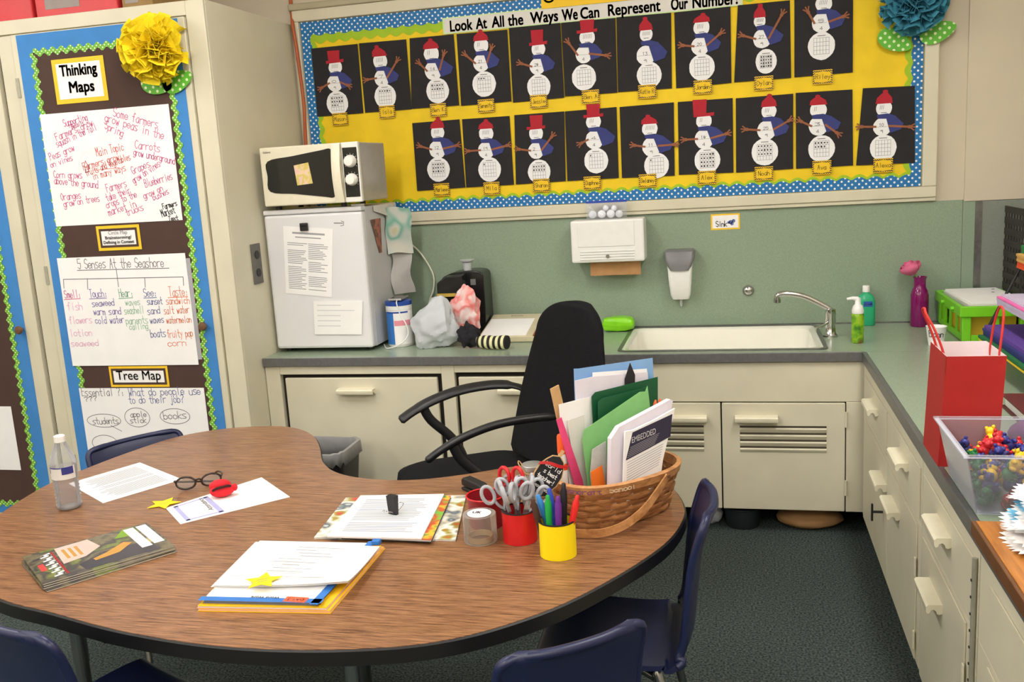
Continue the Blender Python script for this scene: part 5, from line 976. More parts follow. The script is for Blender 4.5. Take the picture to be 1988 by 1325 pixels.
# bear counters
CC = [('yellow', (240, 196, 24)), ('red', (196, 34, 44)), ('blue', (44, 50, 130)), ('green', (24, 120, 62))]
def bear():
    mb = MB(); mb.ball((0, 0, 0.010), (0.0095, 0.008, 0.010), 8, 6); mb.ball((0, -0.001, 0.0235), (0.0075, 0.007, 0.007), 8, 6)
    for sx in (-1, 1): mb.ball((sx*0.006, 0, 0.0295), 0.0030, 6, 4); mb.ball((sx*0.0088, -0.005, 0.013), (0.0035, 0.006, 0.0035), 6, 4); mb.ball((sx*0.007, -0.006, 0.0035), (0.0040, 0.007, 0.0035), 6, 4)
    mb.ball((0, -0.0075, 0.0225), 0.0030, 6, 4); return mb
protos = {}
rnd = random.Random(12); pile = []
for lay in range(4):
    nx, ny = 7, 6
    for i in range(nx):
        for j in range(ny):
            if lay == 3 and rnd.random() < 0.45: continue
            z = 0.004+lay*0.023; x = (i-(nx-1)/2)*0.0365+rnd.uniform(-0.006, 0.006)+(0.006 if lay % 2 else 0); y = (j-(ny-1)/2)*0.0365+rnd.uniform(-0.006, 0.006)
            vis = (lay >= 2) or j == 0 or i == 0 or (j == 1 and lay < 3 and rnd.random() < 0.3)
            if vis: pile.append((x*0.96, y*0.94, z, lay, i, j))
for x, y, z, lay, i, j in pile:
    nm_, c_ = CC[(i*3+j*5+lay*7+rnd.randint(0, 3)) % 4]; mat('bear_'+nm_, c_, 0.35, 0.04)
    if nm_ not in protos: o = bear().build('bear_counter', 'bear_'+nm_, None, smooth=70); protos[nm_] = o
    else: o = protos[nm_].copy(); COL.objects.link(o)
    o.scale = (1.45, 1.45, 1.45); o.location = (0.148+x, -2.113+y, ZC+0.009+z); o.rotation_euler = (rnd.uniform(-0.7, 0.7), rnd.uniform(-0.7, 0.7), rnd.uniform(0, 6.28))
    where = 'on top of the heap' if lay >= 2 else ('against the near wall' if j <= 1 else 'against the left wall')
    tag(o, '%s plastic bear counter %s in the clear bin' % (nm_, where), 'counter', '%s bear counters %s of the clear bin' % (nm_, where))
# wooden board and paper snowflakes
wood('oak_board', (150, 92, 36), (192, 126, 56), 5, 0.35, (14, 1.2, 6), 0.2); mat('oak_edge', (104, 66, 34), 0.5, 0.1, 30)
wbd = thing('wooden_board', 'brown wooden board lying on the near end of the counter', 'board', (0.30, -2.82, ZC+0.0015)); MB().box(-0.314, 0.48, -0.47, 0.478, 0, 0.028).build('panel', 'oak_board', wbd, bevel=0.002); MB().box(-0.322, -0.3145, -0.47, 0.478, -0.0, 0.0285).build('edge_strip', 'oak_edge', wbd, bevel=0.002)
mat('flake_blue', (110, 190, 230), 0.7, 0.03)
for i in range(9):
    t = thing('paper_snowflake', ['lowest cut-paper snowflake, spread on the wooden board', 'second lowest paper snowflake in the pile on the board', 'third paper snowflake from the bottom of the pile', 'light blue paper snowflake low in the pile on the board', 'paper snowflake in the middle of the pile on the board', 'sixth paper snowflake from the bottom of the pile', 'light blue paper snowflake high in the pile on the board', 'second highest paper snowflake in the pile', 'topmost white paper snowflake of the pile on the board'][i], 'snowflake', (0.098+rnd.uniform(-0.008, 0.008), -2.455+0.015*(i % 4)+rnd.uniform(-0.01, 0.01), ZC+0.0305+i*0.0095), rnd.uniform(0, 3), 'paper snowflakes on the wooden board')
    n = 34; rr = 0.092-0.0035*i; mb = MB(); pts = []
    for k in range(n*2): a0 = pi*k/n; rk = rr*(1.0 if k % 2 else 0.86)*(1+0.06*sin(6*a0)); pts.append((rk*cos(a0), rk*sin(a0)))
    vs = [(p[0], p[1], 0.003+0.004*sin(4*atan2(p[1], p[0])+i)) for p in pts]; vs2 = [(x, y, z+0.0008) for x, y, z in vs]; N_ = len(pts)
    mb.add(vs+[(0, 0, 0.001)]+vs2+[(0, 0, 0.0018)], [(k, (k+1) % N_, N_) for k in range(N_)]+[(N_+1+k, 2*N_+1, N_+1+(k+1) % N_) for k in range(N_)]+[(k, N_+1+k, N_+1+(k+1) % N_, (k+1) % N_) for k in range(N_)])
    mb.build('cut_sheet', 'flake_blue' if i in (3, 6) else 'paper', t)
    g = MB()
    for k in range(6): a0 = k*pi/3; g.M = Matrix.Rotation(a0, 4, 'Z'); g.prism([(rr*0.35, 0), (rr*0.5, 0.008), (rr*0.65, 0), (rr*0.5, -0.008)], 0.0085, 0.0090, 'z')
    g.build('cut_holes', 'text_pale', t)['kind'] = 'stuff'
# under the sink
bk = thing('bucket', 'dark bucket on the carpet under the sink cabinet', 'bucket', (-0.44, -0.50, 0.0008)); mat('bucket_dark', (40, 46, 50), 0.5, 0.1); lathe_part(bk, 'pail', [(0, 0), (0.062, 0), (0.066, 0.004), (0.074, 0.085), (0.070, 0.085), (0.062, 0.006), (0, 0.006)], 'bucket_dark'); lathe_part(bk, 'rim', [(0.0745, 0.0), (0.078, 0.003), (0.0745, 0.007)], 'bucket_dark', z=0.078)
lump('liner_bag', 'crumpled clear white liner bag hanging under the sink cabinet', 'bag', (-0.555, -0.505, 0.001), 0.040, 0.03, 0.046, 'bag_white', 41, 0.2, None, 0.05)
lump('paper_sack', 'flattened brown paper sack on the carpet under the sink', 'sack', (-0.185, -0.48, 0.001), 0.135, 0.08, 0.044, 'kraft', 43, 0.08, None, 0.3)
# ============================================================ furniture
mat('chair_fabric', (20, 20, 23), 0.95, 0.2, 120, 0.15, spec=0.2); mat('chair_plastic', (28, 28, 30), 0.42, 0.08)
oc = thing('office_chair', 'black fabric office chair with looped armrests behind the kidney table', 'chair', (-1.315, -1.275, 0.0), R(-61))
mb = MB(); lv = [(0.385, 0.19, 0.19), (0.395, 0.235, 0.235), (0.425, 0.25, 0.245), (0.452, 0.245, 0.24), (0.468, 0.21, 0.21), (0.472, 0.10, 0.10)]
rg = [[(x, y-0.01, z) for x, y in rrect(-a, a, -b_, b_, min(a, b_)*0.45, 6)] for z, a, b_ in lv]; n = len(rg[0])
mb.add([p for r_ in rg for p in r_], [(a*n+i, a*n+(i+1) % n, (a+1)*n+(i+1) % n, (a+1)*n+i) for a in range(5) for i in range(n)]+[tuple(range(n)), tuple(5*n+i for i in range(n-1, -1, -1))]); mb.build('seat', 'chair_fabric', oc, smooth=60)
def back_out(v):     # half width of the backrest at height v 0..1
    w = 0.185+0.045*sin(pi*min(1, v*1.25)); k = 1.0
    if v > 0.80: k = sqrt(max(0.0, 1-((v-0.80)/0.20)**2))
    if v < 0.06: k = sqrt(max(0.0, 1-((0.06-v)/0.06)**2))
    return w*max(k, 0.06)
N_ = 48; mb = MB(); rg = []
for i in range(N_+1):
    v = sin(pi/2*i/N_); hw = back_out(v); z = 0.475+0.545*v; y = 0.180+0.185*v+0.02*sin(pi*v*1.3); th = 0.040*min(1, hw/0.08)
    rg.append([(hw*cos(2*pi*j/20)*1.0, y+th*sin(2*pi*j/20)-0.030*(1-cos(2*pi*j/20)**2)*0-0.02*abs(cos(2*pi*j/20))**3, z) for j in range(20)])
mb.add([p for r_ in rg for p in r_], [(a*20+i, a*20+(i+1) % 20, (a+1)*20+(i+1) % 20, (a+1)*20+i) for a in range(N_) for i in range(20)]+[tuple(range(20)), tuple(N_*20+i for i in range(19, -1, -1))]); bo = mb.build('backrest', 'chair_fabric', oc, smooth=60); bo.rotation_euler = (0, 0, R(17)); bo.location = (0.235*sin(R(17))+0.036, 0.235*(1-cos(R(17)))+0.040, 0)
for sx in (-1, 1):
    x = sx*0.255
    MB().tube(spline([(x*0.80, 0.265, 0.650), (x*0.92, 0.235, 0.685), (x, 0.15, 0.702), (x, 0.02, 0.698), (x, -0.09, 0.672), (x, -0.165, 0.640), (x, -0.212, 0.612)], 5), [0.018]*8+[0.026]*16+[0.024]*6+[0.014], 12, flat=0.5).build('armrest', 'chair_plastic', oc, smooth=60)
    MB().tube(spline([(x, -0.125, 0.652), (x, -0.100, 0.600), (x, -0.030, 0.525), (x*0.985, 0.005, 0.455), (x*0.93, 0.01, 0.400)], 5), 0.017, 10, flat=0.7).build('arm_strut', 'chair_plastic', oc, smooth=60)
    MB().cyl((x*0.93, 0.01, 0.392), (x*0.5, 0.01, 0.374), 0.014, n=10).build('arm_bracket', 'chair_plastic', oc, smooth=40)
MB().box(-0.03, 0.03, 0.12, 0.235, 0.372, 0.380).build('back_bar', 'chair_plastic', oc); MB().tube([(0.02, 0.225, 0.376), (0.045, 0.28, 0.42), (0.05, 0.300, 0.54)], 0.022, 10).build('back_bar', 'chair_plastic', oc, smooth=50)
MB().cyl((0, 0, 0.11), (0, 0, 0.384), 0.028, n=16).build('gas_lift', 'chair_plastic', oc, smooth=40)
for i in range(5):
    a = 2*pi*i/5; MB().tube([(0.02*cos(a), 0.02*sin(a), 0.10), (0.16*cos(a), 0.16*sin(a), 0.085), (0.28*cos(a), 0.28*sin(a), 0.062)], [0.03, 0.024, 0.016], 8, flat=0.7).build('base_leg', 'chair_plastic', oc, smooth=50)
    MB().cyl((0.28*cos(a)-0.018*sin(a), 0.28*sin(a)+0.018*cos(a), 0.026), (0.28*cos(a)+0.018*sin(a), 0.28*sin(a)-0.018*cos(a), 0.026), 0.0255, n=14).build('caster', 'black_plastic', oc, smooth=40)

# student chairs
mat('navy_plastic', (26, 34, 70), 0.38, 0.06, 60); mat('tube_chrome', (170, 170, 172), 0.22, 0, metal=1.0)
PROF = spline([(0, -0.190, 0.350), (0, -0.175, 0.378), (0, -0.08, 0.384), (0, 0.06, 0.378), (0, 0.125, 0.386), (0, 0.158, 0.420), (0, 0.170, 0.50), (0, 0.183, 0.60), (0, 0.203, 0.672), (0, 0.216, 0.700)], 4)
def make_chair():
    t = thing('student_chair', 'navy chair', 'chair')
    K = len(PROF)-1
    def fn(u, v):
        f = v*K; i = min(int(f), K-1); p = Vector(PROF[i]).lerp(Vector(PROF[i+1]), f-i); s = 2*u-1
        w = 0.178 if v < 0.42 else 0.178-0.022*min(1, (v-0.42)/0.12)
        if v < 0.10: w *= 0.90+0.10*sqrt(1-((0.10-v)/0.10)**2)
        if v > 0.88: w *= 0.74+0.26*sqrt(max(0, 1-((v-0.88)/0.12)**2))
        curl = abs(s)**2.5
        return (w*s, p.y-(0.018*curl if v > 0.5 else 0.0), p.z+(0.012*curl if v < 0.42 else 0.0))
    MB().sheet(fn, 14, 88, 0.011).build('shell', 'navy_plastic', t, smooth=60)
    def rim(u0):
        return [fn(u0, i/44) for i in range(2, 45)]
    edge = [fn(0, i/88) for i in range(40, 89)]+[fn(j/14, 1) for j in range(1, 14)]+[fn(1, i/88) for i in range(88, 39, -1)]
    MB().tube([(p[0], p[1]+0.005, p[2]-0.001) for p in edge], 0.0095, 8).build('rolled_edge', 'navy_plastic', t, smooth=60)
    for sx in (-1, 1):
        for sy, yt in ((-1, -0.12), (1, 0.10)):
            MB().tube(spline([(sx*0.10, yt*0.4, 0.352), (sx*0.145, yt*0.85, 0.350), (sx*0.160, yt, 0.335), (sx*0.185, yt+sy*0.075, 0.012)], 5), 0.0105, 10).build('leg', 'tube_chrome', t, smooth=50)
            MB().cyl((sx*0.1853, yt+sy*0.0765, 0.0005), (sx*0.1845, yt+sy*0.074, 0.022), 0.014, n=10).build('foot_cap', 'black_plastic', t, smooth=40)
    return t
CH = [((-0.85, -2.58, 0), 217.7, (0.90, 1, 0.972), 'navy plastic student chair seen from behind at the bottom centre of the photo'), ((-0.726, -2.180, 0), -88, (0.88, 1, 1.04), 'navy plastic student chair turned edge-on at the right end of the table'),
      ((-1.720, -2.650, 0), 160, (1, 1, 1), 'navy plastic student chair tucked under the table at the bottom left corner'), ((-2.262, -1.652, 0), 56.4, (1, 1, 0.93), 'navy plastic student chair whose back shows behind the far left of the table')]
base_chair = make_chair()
for i, (loc, a, s, lab) in enumerate(CH):
    o = base_chair if i == 0 else copy_tree(base_chair); o.location = loc; o.rotation_euler = (0, 0, R(a)); o.scale = s; tag(o, lab, 'chair', 'navy student chairs around the kidney table')

# kidney table
T = 0.6375
OUT = [(-1.981, -2.642), (-2.16, -2.545), (-2.305, -2.400), (-2.392, -2.20), (-2.438, -1.965), (-2.425, -1.824), (-2.390, -1.640), (-2.323, -1.455), (-2.195, -1.350), (-2.032, -1.315), (-1.915, -1.349), (-1.817, -1.438), (-1.740, -1.559), (-1.677, -1.680), (-1.610, -1.765), (-1.530, -1.816), (-1.428, -1.840), (-1.320, -1.832), (-1.204, -1.783), (-1.073, -1.703), (-0.94, -1.650), (-0.80, -1.665), (-0.69, -1.740), (-0.615, -1.860), (-0.579, -1.991), (-0.579, -2.080), (-0.597, -2.178), (-0.632, -2.272), (-0.696, -2.394), (-0.780, -2.523), (-0.863, -2.612), (-0.944, -2.676), (-1.029, -2.718), (-1.119, -2.742), (-1.212, -2.758), (-1.310, -2.766), (-1.417, -2.765), (-1.533, -2.752), (-1.664, -2.727), (-1.817, -2.685)]
kt = thing('kidney_table', 'kidney-shaped wood laminate table with a black edge', 'table', (-1.45, -2.2, 0))
wood('table_laminate', (92, 57, 34), (160, 114, 77), 5.0, 0.36, (3.0, 52, 4), 0.15); mat('edge_black', (20, 20, 21), 0.45, 0.1)
loop_ = [(p[0]+1.45, p[1]+2.2) for p in spline([(a, b_, 0) for a, b_ in OUT], 4, True)]
def inset(lp, d):
    n = len(lp); o = []
    for i in range(n):
        t_ = Vector(lp[(i+1) % n])-Vector(lp[i-1]); t_.normalize(); o.append((lp[i][0]-t_.y*d, lp[i][1]+t_.x*d))
    return o
area = sum(loop_[i][0]*loop_[(i+1) % len(loop_)][1]-loop_[(i+1) % len(loop_)][0]*loop_[i][1] for i in range(len(loop_))); sg = 1 if area > 0 else -1
inn = inset(loop_, sg*0.004)
MB().prism(inn, T-0.026, T, 'z').build('laminate_top', 'table_laminate', kt)
mb = MB(); n = len(loop_); rg = [[(x, y, T-0.001) for x, y in inset(loop_, sg*0.0035)], [(x, y, T-0.004) for x, y in loop_], [(x, y, T-0.032) for x, y in loop_], [(x, y, T-0.034) for x, y in inset(loop_, sg*0.0035)]]
mb.add([p for r_ in rg for p in r_], [(a*n+i, a*n+(i+1) % n, ((a+1) % 4)*n+(i+1) % n, ((a+1) % 4)*n+i) for a in range(4) for i in range(n)]); mb.build('edge_band', 'edge_black', kt, smooth=40)
MB().prism(inset(loop_, sg*0.010), T-0.0335, T-0.0265, 'z').build('underside', 'edge_black', kt)
for x, y in ((-1.235, -2.54), (-2.12, -2.28), (-1.97, -1.49), (-0.84, -1.88), (-1.45, -2.02)):
    lx, ly = x+1.45, y+2.2
    MB().cyl((lx, ly, 0.28), (lx, ly, T-0.0340), 0.0195, n=14).build('upper_leg', 'tube_chrome', kt, smooth=40); MB().cyl((lx, ly, 0.012), (lx, ly, 0.2795), 0.0175, n=14).build('lower_leg', 'tube_chrome', kt, smooth=40); MB().cyl((lx, ly, 0.0004), (lx, ly, 0.0115), 0.022, n=14).build('glide', 'edge_black', kt, smooth=40)

# waste bin with liner
tb = thing('waste_bin', 'black waste bin with a grey liner behind the table', 'bin', (-2.115, -0.815, 0.0005)); mat('liner_grey', (150, 150, 150), 0.35, 0.1, 20, 0.3, bscale=40)
mb = MB(); lv = [(0.0, 0.10, 0.09), (0.006, 0.105, 0.095), (0.40, 0.140, 0.125), (0.405, 0.140, 0.125), (0.405, 0.134, 0.119), (0.012, 0.098, 0.088)]
rg = [[(x, y, z) for x, y in rrect(-a, a, -b_, b_, 0.05, 5)] for z, a, b_ in lv]; n = len(rg[0])
mb.add([p for r_ in rg for p in r_], [(a*n+i, a*n+(i+1) % n, (a+1)*n+(i+1) % n, (a+1)*n+i) for a in range(5) for i in range(n)]+[tuple(range(n)), tuple(5*n+i for i in range(n-1, -1, -1))]); mb.build('bin_shell', 'black_plastic', tb, smooth=40)
mb = MB(); rg = [[(x*(1+0.01*sin(9*i)), y*(1+0.01*cos(7*i)), z+dz*sin(5*i*0.7)) for i, (x, y) in enumerate(rrect(-a, a, -b_, b_, 0.05, 5))] for z, a, b_, dz in ((0.36, 0.146, 0.131, 0.012), (0.409, 0.1435, 0.1285, 0.002), (0.410, 0.132, 0.117, 0.002), (0.33, 0.118, 0.104, 0.006))]
mb.add([p for r_ in rg for p in r_], [(a*n+i, a*n+(i+1) % n, (a+1)*n+(i+1) % n, (a+1)*n+i) for a in range(3) for i in range(n)]); o = mb.build('liner', 'liner_grey', tb, smooth=60)
sf = o.modifiers.new('solid', 'SOLIDIFY'); sf.thickness = 0.0008
# ============================================================ things on the kidney table
def flat_page(name, label, cat, corners, z, m='paper', th=0.0008, rows=0, gr='text_mid', margin=0.12, wave=0.0):
    """sheet lying on a surface; corners TL,TR,BR,BL as read, in world XY"""
    cxp = sum(c[0] for c in corners)/4; cyp = sum(c[1] for c in corners)/4; t = thing(name, label, cat, (cxp, cyp, z))
    Q = [Vector((c[0]-cxp, c[1]-cyp, 0)) for c in corners]; P = lambda u, v: Q[0].lerp(Q[1], u).lerp(Q[3].lerp(Q[2], u), v)
    o = MB().prism([(q.x, q.y) for q in Q], 0, th, 'z').build('sheet', m, t)
    if rows:
        mb = MB()
        for r_ in range(rows):
            v = margin+(1-2*margin)*r_/(rows-1)
            if random.random() < 0.1: continue
            a, b_ = P(margin, v), P(1-margin-random.uniform(0, 0.12), v); d = (b_-a).normalized(); nn = Vector((-d.y, d.x, 0))*0.0022
            mb.add([(a-nn)+Vector((0, 0, th+0.0003)), (b_-nn)+Vector((0, 0, th+0.0003)), (b_+nn)+Vector((0, 0, th+0.0003)), (a+nn)+Vector((0, 0, th+0.0003))], [(0, 1, 2, 3)])
        mb.build('text_lines', gr, t)
    return t, P
clear('pet_clear', (238, 240, 244), 0.10, 0.04); clear('water_clear', (236, 234, 236), 0.10, 0.03); mat('label_navy', (50, 56, 130), 0.4, 0.02)
wbt = thing('water_bottle', 'clear plastic water bottle with a white cap on the table', 'bottle', (-2.222, -2.120, T+0.0006))
prof = [(0.0, 0.004), (0.022, 0.0), (0.029, 0.003), (0.0325, 0.010)]
for i in range(7): prof += [(0.0325, 0.014+i*0.0095), (0.0300, 0.0185+i*0.0095)]
prof += [(0.0328, 0.084), (0.0330, 0.126), (0.0325, 0.134), (0.027, 0.152), (0.019, 0.172), (0.0135, 0.184), (0.013, 0.190)]
MB().lathe(prof, 28, close=False).build('bottle_wall', 'pet_clear', wbt, smooth=60)
MB().lathe([(0.0, 0.0055), (0.026, 0.0045), (0.0295, 0.012), (0.0285, 0.08), (0.031, 0.087), (0.031, 0.118), (0.0, 0.1182)], 28).build('water', 'water_clear', wbt, smooth=60)
MB().lathe([(0.0142, 0.0), (0.0145, 0.003), (0.0142, 0.016), (0.012, 0.018), (0, 0.018)], 20, (0, 0, 0.186)).build('cap', 'white_plastic', wbt, smooth=40)
wrap(wbt, 'paper_label', 'paper_dull', 0.0334, 180, 360, 0.088, 0.122, 20); wrap(wbt, 'label_stripe', 'label_navy', 0.0339, 195, 232, 0.104, 0.122, 8); wrap(wbt, 'label_stripe', 'label_navy', 0.0339, 298, 350, 0.102, 0.122, 8); wrap(wbt, 'label_stripe', 'label_navy', 0.0339, 233, 297, 0.119, 0.122, 8)
flat_page('printed_sheet', 'white printed sheet lying beside the water bottle', 'paper', [(-2.371, -1.938), (-2.272, -1.737), (-2.031, -1.881), (-2.146, -2.083)][::-1][2:]+[(-2.371, -1.938), (-2.272, -1.737), (-2.031, -1.881), (-2.146, -2.083)][::-1][:2], T+0.0004, rows=24)
ct_, P = flat_page('certificate', 'white attendance certificate with a pale lilac border lying under the red ornament', 'certificate', [(-1.629, -1.998), (-1.827, -2.208), (-1.937, -2.105), (-1.793, -1.849)], T+0.0004)
mat('lilac_print', (168, 168, 210), 0.8, 0.03); mb = MB()
def fl(mb, pts, w, z):
    for a, b_ in zip(pts, pts[1:]):
        a, b_ = Vector(a), Vector(b_); d = (b_-a).normalized(); nn = Vector((-d.y, d.x, 0))*w/2; mb.add([tuple(p+Vector((0, 0, z))) for p in (a-nn-d*w/2, b_-nn+d*w/2, b_+nn+d*w/2, a+nn-d*w/2)], [(0, 1, 2, 3)])
fl(mb, [P(0.62, 0.10), P(0.62, 0.90)], 0.014, 0.0011); fl(mb, [P(0.92, 0.10), P(0.92, 0.90)], 0.012, 0.0011); fl(mb, [P(0.62, 0.90), P(0.92, 0.90)], 0.008, 0.0011); fl(mb, [P(0.62, 0.10), P(0.92, 0.10)], 0.008, 0.0011); mb.build('printed_border', 'lilac_print', ct_)
q0, q1 = P(0.68, 0.86), P(0.68, 0.35); printed('Attendance', 'marker_grey', ct_, (q0.x+q1.x)/2, (q0.y+q1.y)/2, 0.0012, 0.020, 0.115, 0.008, ang=atan2(q0.y-q1.y, q0.x-q1.x), flat=True)
def star(label, c, z, r, rot, m='star_yellow'):
    t = thing('paper_star', label, 'star', (c[0], c[1], z), rot); pts = [((r if k % 2 == 0 else r*0.48)*cos(pi*k/5), (r if k % 2 == 0 else r*0.48)*sin(pi*k/5)) for k in range(10)]
    o = MB().prism(pts, 0, 0.0012, 'z').build('cut_out', m, t); mb = MB(); fl(mb, [(-0.012, 0.004, 0), (0.010, 0.006, 0)], 0.0018, 0.0016); fl(mb, [(-0.010, -0.006, 0), (0.008, -0.005, 0)], 0.0018, 0.0016); mb.build('pencil_marks', 'ink_soft', t); return t
mat('star_yellow', (250, 214, 10), 0.6, 0.03)
star('yellow paper star lying beside the certificate', (-1.962, -2.076), T+0.0018, 0.046, R(20))
# glasses
gl = thing('glasses', 'dark-rimmed reading glasses beside the red ornament', 'glasses', (-1.932, -1.950, T+0.0006), R(31)); mat('tortoise', (44, 30, 22), 0.25, 0.2, 60); clear('lens_clear', (235, 238, 240), 0.06, 0.03)
for sx in (-1, 1):
    el = [(sx*0.034+0.026*cos(a)*(1.0), 0.004*cos(a)*sx, 0.021+0.0175*sin(a)) for a in [2*pi*k/24 for k in range(24)]]
    MB().tube(el, 0.0030, 8, closed=True).build('lens_rim', 'tortoise', gl, smooth=60)
    MB().prism([(sx*0.034+0.0245*cos(2*pi*k/24), 0.021+0.016*sin(2*pi*k/24)) for k in range(24)], -0.0006, 0.0006).build('lens', 'lens_clear', gl)
MB().tube(spline([(-0.009, 0, 0.024), (0, -0.002, 0.029), (0.009, 0, 0.024)], 4), 0.0028, 8).build('bridge', 'tortoise', gl, smooth=60)
MB().tube(spline([(-0.061, 0.0, 0.027), (-0.063, 0.012, 0.027), (-0.045, 0.020, 0.020), (0.02, 0.026, 0.010), (0.05, 0.028, 0.004)], 5), 0.0030, 8, flat=1.0).build('temple', 'tortoise', gl, smooth=60)
MB().tube(spline([(0.061, 0.0, 0.027), (0.064, 0.03, 0.027), (0.052, 0.08, 0.018), (0.040, 0.105, 0.004)], 5), 0.0030, 8).build('temple', 'tortoise', gl, smooth=60)
# red ornament (two soft halves like a mouth)
rd = thing('red_ornament', 'round red felt ornament with a dark slit on the certificate', 'ornament', (-1.823, -2.010, T+0.0014), R(35)); mat('felt_red', (216, 32, 44), 0.85, 0.06, 40, 0.2); mat('slit_dark', (60, 14, 16), 0.9, 0.05)
MB().ball((0, 0, 0.0185), (0.033, 0.026, 0.0182), 22, 12).build('lower_half', 'felt_red', rd, smooth=70)
mb = MB(); mb.M = Matrix.Translation((-0.004, 0.010, 0.030)) @ Matrix.Rotation(R(-24), 4, 'X'); mb.ball((0, 0, 0), (0.029, 0.024, 0.0165), 22, 12); mb.build('upper_half', 'felt_red', rd, smooth=70)
mb = MB(); mb.tube(spline([(-0.0265, -0.012, 0.024), (-0.015, -0.0225, 0.0325), (0.0, -0.0245, 0.0345), (0.014, -0.0205, 0.0345), (0.023, -0.010, 0.029)], 4), [0.0012]+[0.0036]*15+[0.0012], 8); mb.build('slit', 'slit_dark', rd, smooth=60)
MB().ball((0.033, -0.004, 0.022), (0.008, 0.010, 0.010), 12, 8).build('knot', 'felt_red', rd, smooth=70)
# magazines
blotch('mag_cover', [(60, 74, 40), (120, 128, 60), (60, 56, 60), (120, 110, 80), (52, 50, 56), (176, 164, 110)], 13, 0.3, 3.0); mat('mag_pages', (210, 206, 196), 0.7, 0.05)
TL, TR, BR, BL = [Vector((a, b_, 0)) for a, b_ in ((-2.071, -2.467), (-1.893, -2.240), (-1.732, -2.375), (-1.938, -2.575))]
mc = (TL+TR+BR+BL)/4; ex = (TR-TL).normalized(); ang = atan2(ex.y, ex.x)
for i, (dx, dy, da) in enumerate(((0.010, -0.010, 2.0), (0.003, -0.006, 0.5), (0.006, -0.002, -1.2), (0.0, 0.0, 0.0))):
    t = thing('magazine', ['bottom children magazine of the stack at the left table edge', 'second magazine from the bottom of the stack at the left table edge', 'third magazine from the bottom of the stack at the left table edge', 'top children magazine with white address labels at the left table edge'][i], 'magazine', (mc.x+dx, mc.y+dy, T+0.0004+i*0.0036), ang+R(da), 'magazines stacked at the left table edge')
    w, h = 0.142, 0.104
    MB().box(-w+0.001, w-0.001, -h+0.001, h-0.001, 0.0004, 0.0028).build('pages', 'mag_pages', t); MB().box(-w, w, -h, h, 0.0029, 0.0033).build('front_cover', 'mag_cover', t); MB().box(-w, w, -h, h, 0, 0.0003).build('back_cover', 'mag_cover', t)
    if i == 3:
        mat('masthead_red', (150, 30, 36), 0.4, 0.05); mat('mag_red', (214, 60, 60), 0.4, 0.03); mat('sky_peach', (206, 180, 168), 0.4, 0.08, 12); mat('gold_ink', (190, 140, 60), 0.4, 0.05); mat('mag_dark', (58, 56, 62), 0.35, 0.1, 20); mat('mag_lime', (120, 160, 40), 0.4, 0.1, 20)
        MB().box(-0.088, -0.083, -0.085, 0.080, 0.0034, 0.0037).build('red_rule', 'masthead_red', t); MB().box(-0.128, -0.116, -0.030, 0.015, 0.0034, 0.0037).build('red_badge', 'mag_red', t)
        mb = MB()
        for k in range(6): x0 = -0.110; y0 = -0.080+k*0.027; fl(mb, [(x0, y0, 0), (x0+0.018, y0+0.004, 0), (x0+0.004, y0+0.012, 0), (x0+0.018, y0+0.018, 0)], 0.006, 0.0037)
        mb.build('masthead', 'paper', t)['kind'] = 'stuff'
        MB().prism([(-0.080, -0.02), (-0.075, 0.095), (0.0, 0.098), (0.012, 0.03), (-0.03, -0.01)], 0.0034, 0.0036, 'z').build('sky_patch', 'sky_peach', t); MB().prism([(-0.05, -0.095), (0.115, -0.095), (0.10, -0.02), (0.01, -0.015), (-0.055, -0.05)], 0.0034, 0.0036, 'z').build('dark_patch', 'mag_dark', t)
        mb = MB()
        for k in range(3): fl(mb, [(-0.062+k*0.014, 0.01, 0), (-0.062+k*0.014, 0.07, 0)], 0.007, 0.0038)
        mb.build('gold_title', 'gold_ink', t)['kind'] = 'stuff'
        MB().prism([(-0.02, -0.055), (0.035, -0.045), (0.075, -0.005), (0.06, 0.012), (0.01, -0.025), (-0.022, -0.04)], 0.0037, 0.0039, 'z').build('figure_patch', 'gold_ink', t); MB().prism([(0.05, 0.05), (0.08, 0.095), (0.105, 0.09), (0.09, 0.04)], 0.0034, 0.0036, 'z').build('leaf_patch', 'mag_lime', t)
        for k in range(2): o = MB().box(0.082+k*0.030, 0.106+k*0.030, -0.060+0.006*k, 0.092, 0.0037, 0.0041).build('address_label', 'paper', t)
# workbook pile in front
mat('folder_gold', (244, 190, 20), 0.5, 0.04); mat('folder_peach', (222, 170, 140), 0.6, 0.04); mat('book_blue', (48, 116, 196), 0.4, 0.04); mat('day_orange', (236, 90, 50), 0.5, 0.03); mat('book_grey', (120, 122, 132), 0.6, 0.06)
def quad_thing(name, label, cat, corners, z, layers, group=None):
    cxp = sum(c[0] for c in corners)/4; cyp = sum(c[1] for c in corners)/4; t = thing(name, label, cat, (cxp, cyp, z), 0, group); Q = [Vector((c[0]-cxp, c[1]-cyp, 0)) for c in corners]
    for nm_, m_, z0, z1, k in layers: MB().prism([(q.x*k, q.y*k) for q in Q], z0, z1, 'z').build(nm_, m_, t)
    P = lambda u, v: Q[0].lerp(Q[1], u).lerp(Q[3].lerp(Q[2], u), v); return t, P
quad_thing('paper_folder', 'yellow folder at the bottom of the workbook pile in front', 'folder', [(-1.510, -2.642), (-1.232, -2.620), (-1.238, -2.305), (-1.538, -2.338)], T+0.0004, [('back_flap', 'folder_gold', 0, 0.0012, 1), ('inner_sheets', 'folder_peach', 0.0014, 0.0042, 0.99), ('front_flap', 'folder_gold', 0.0044, 0.0056, 0.985)])
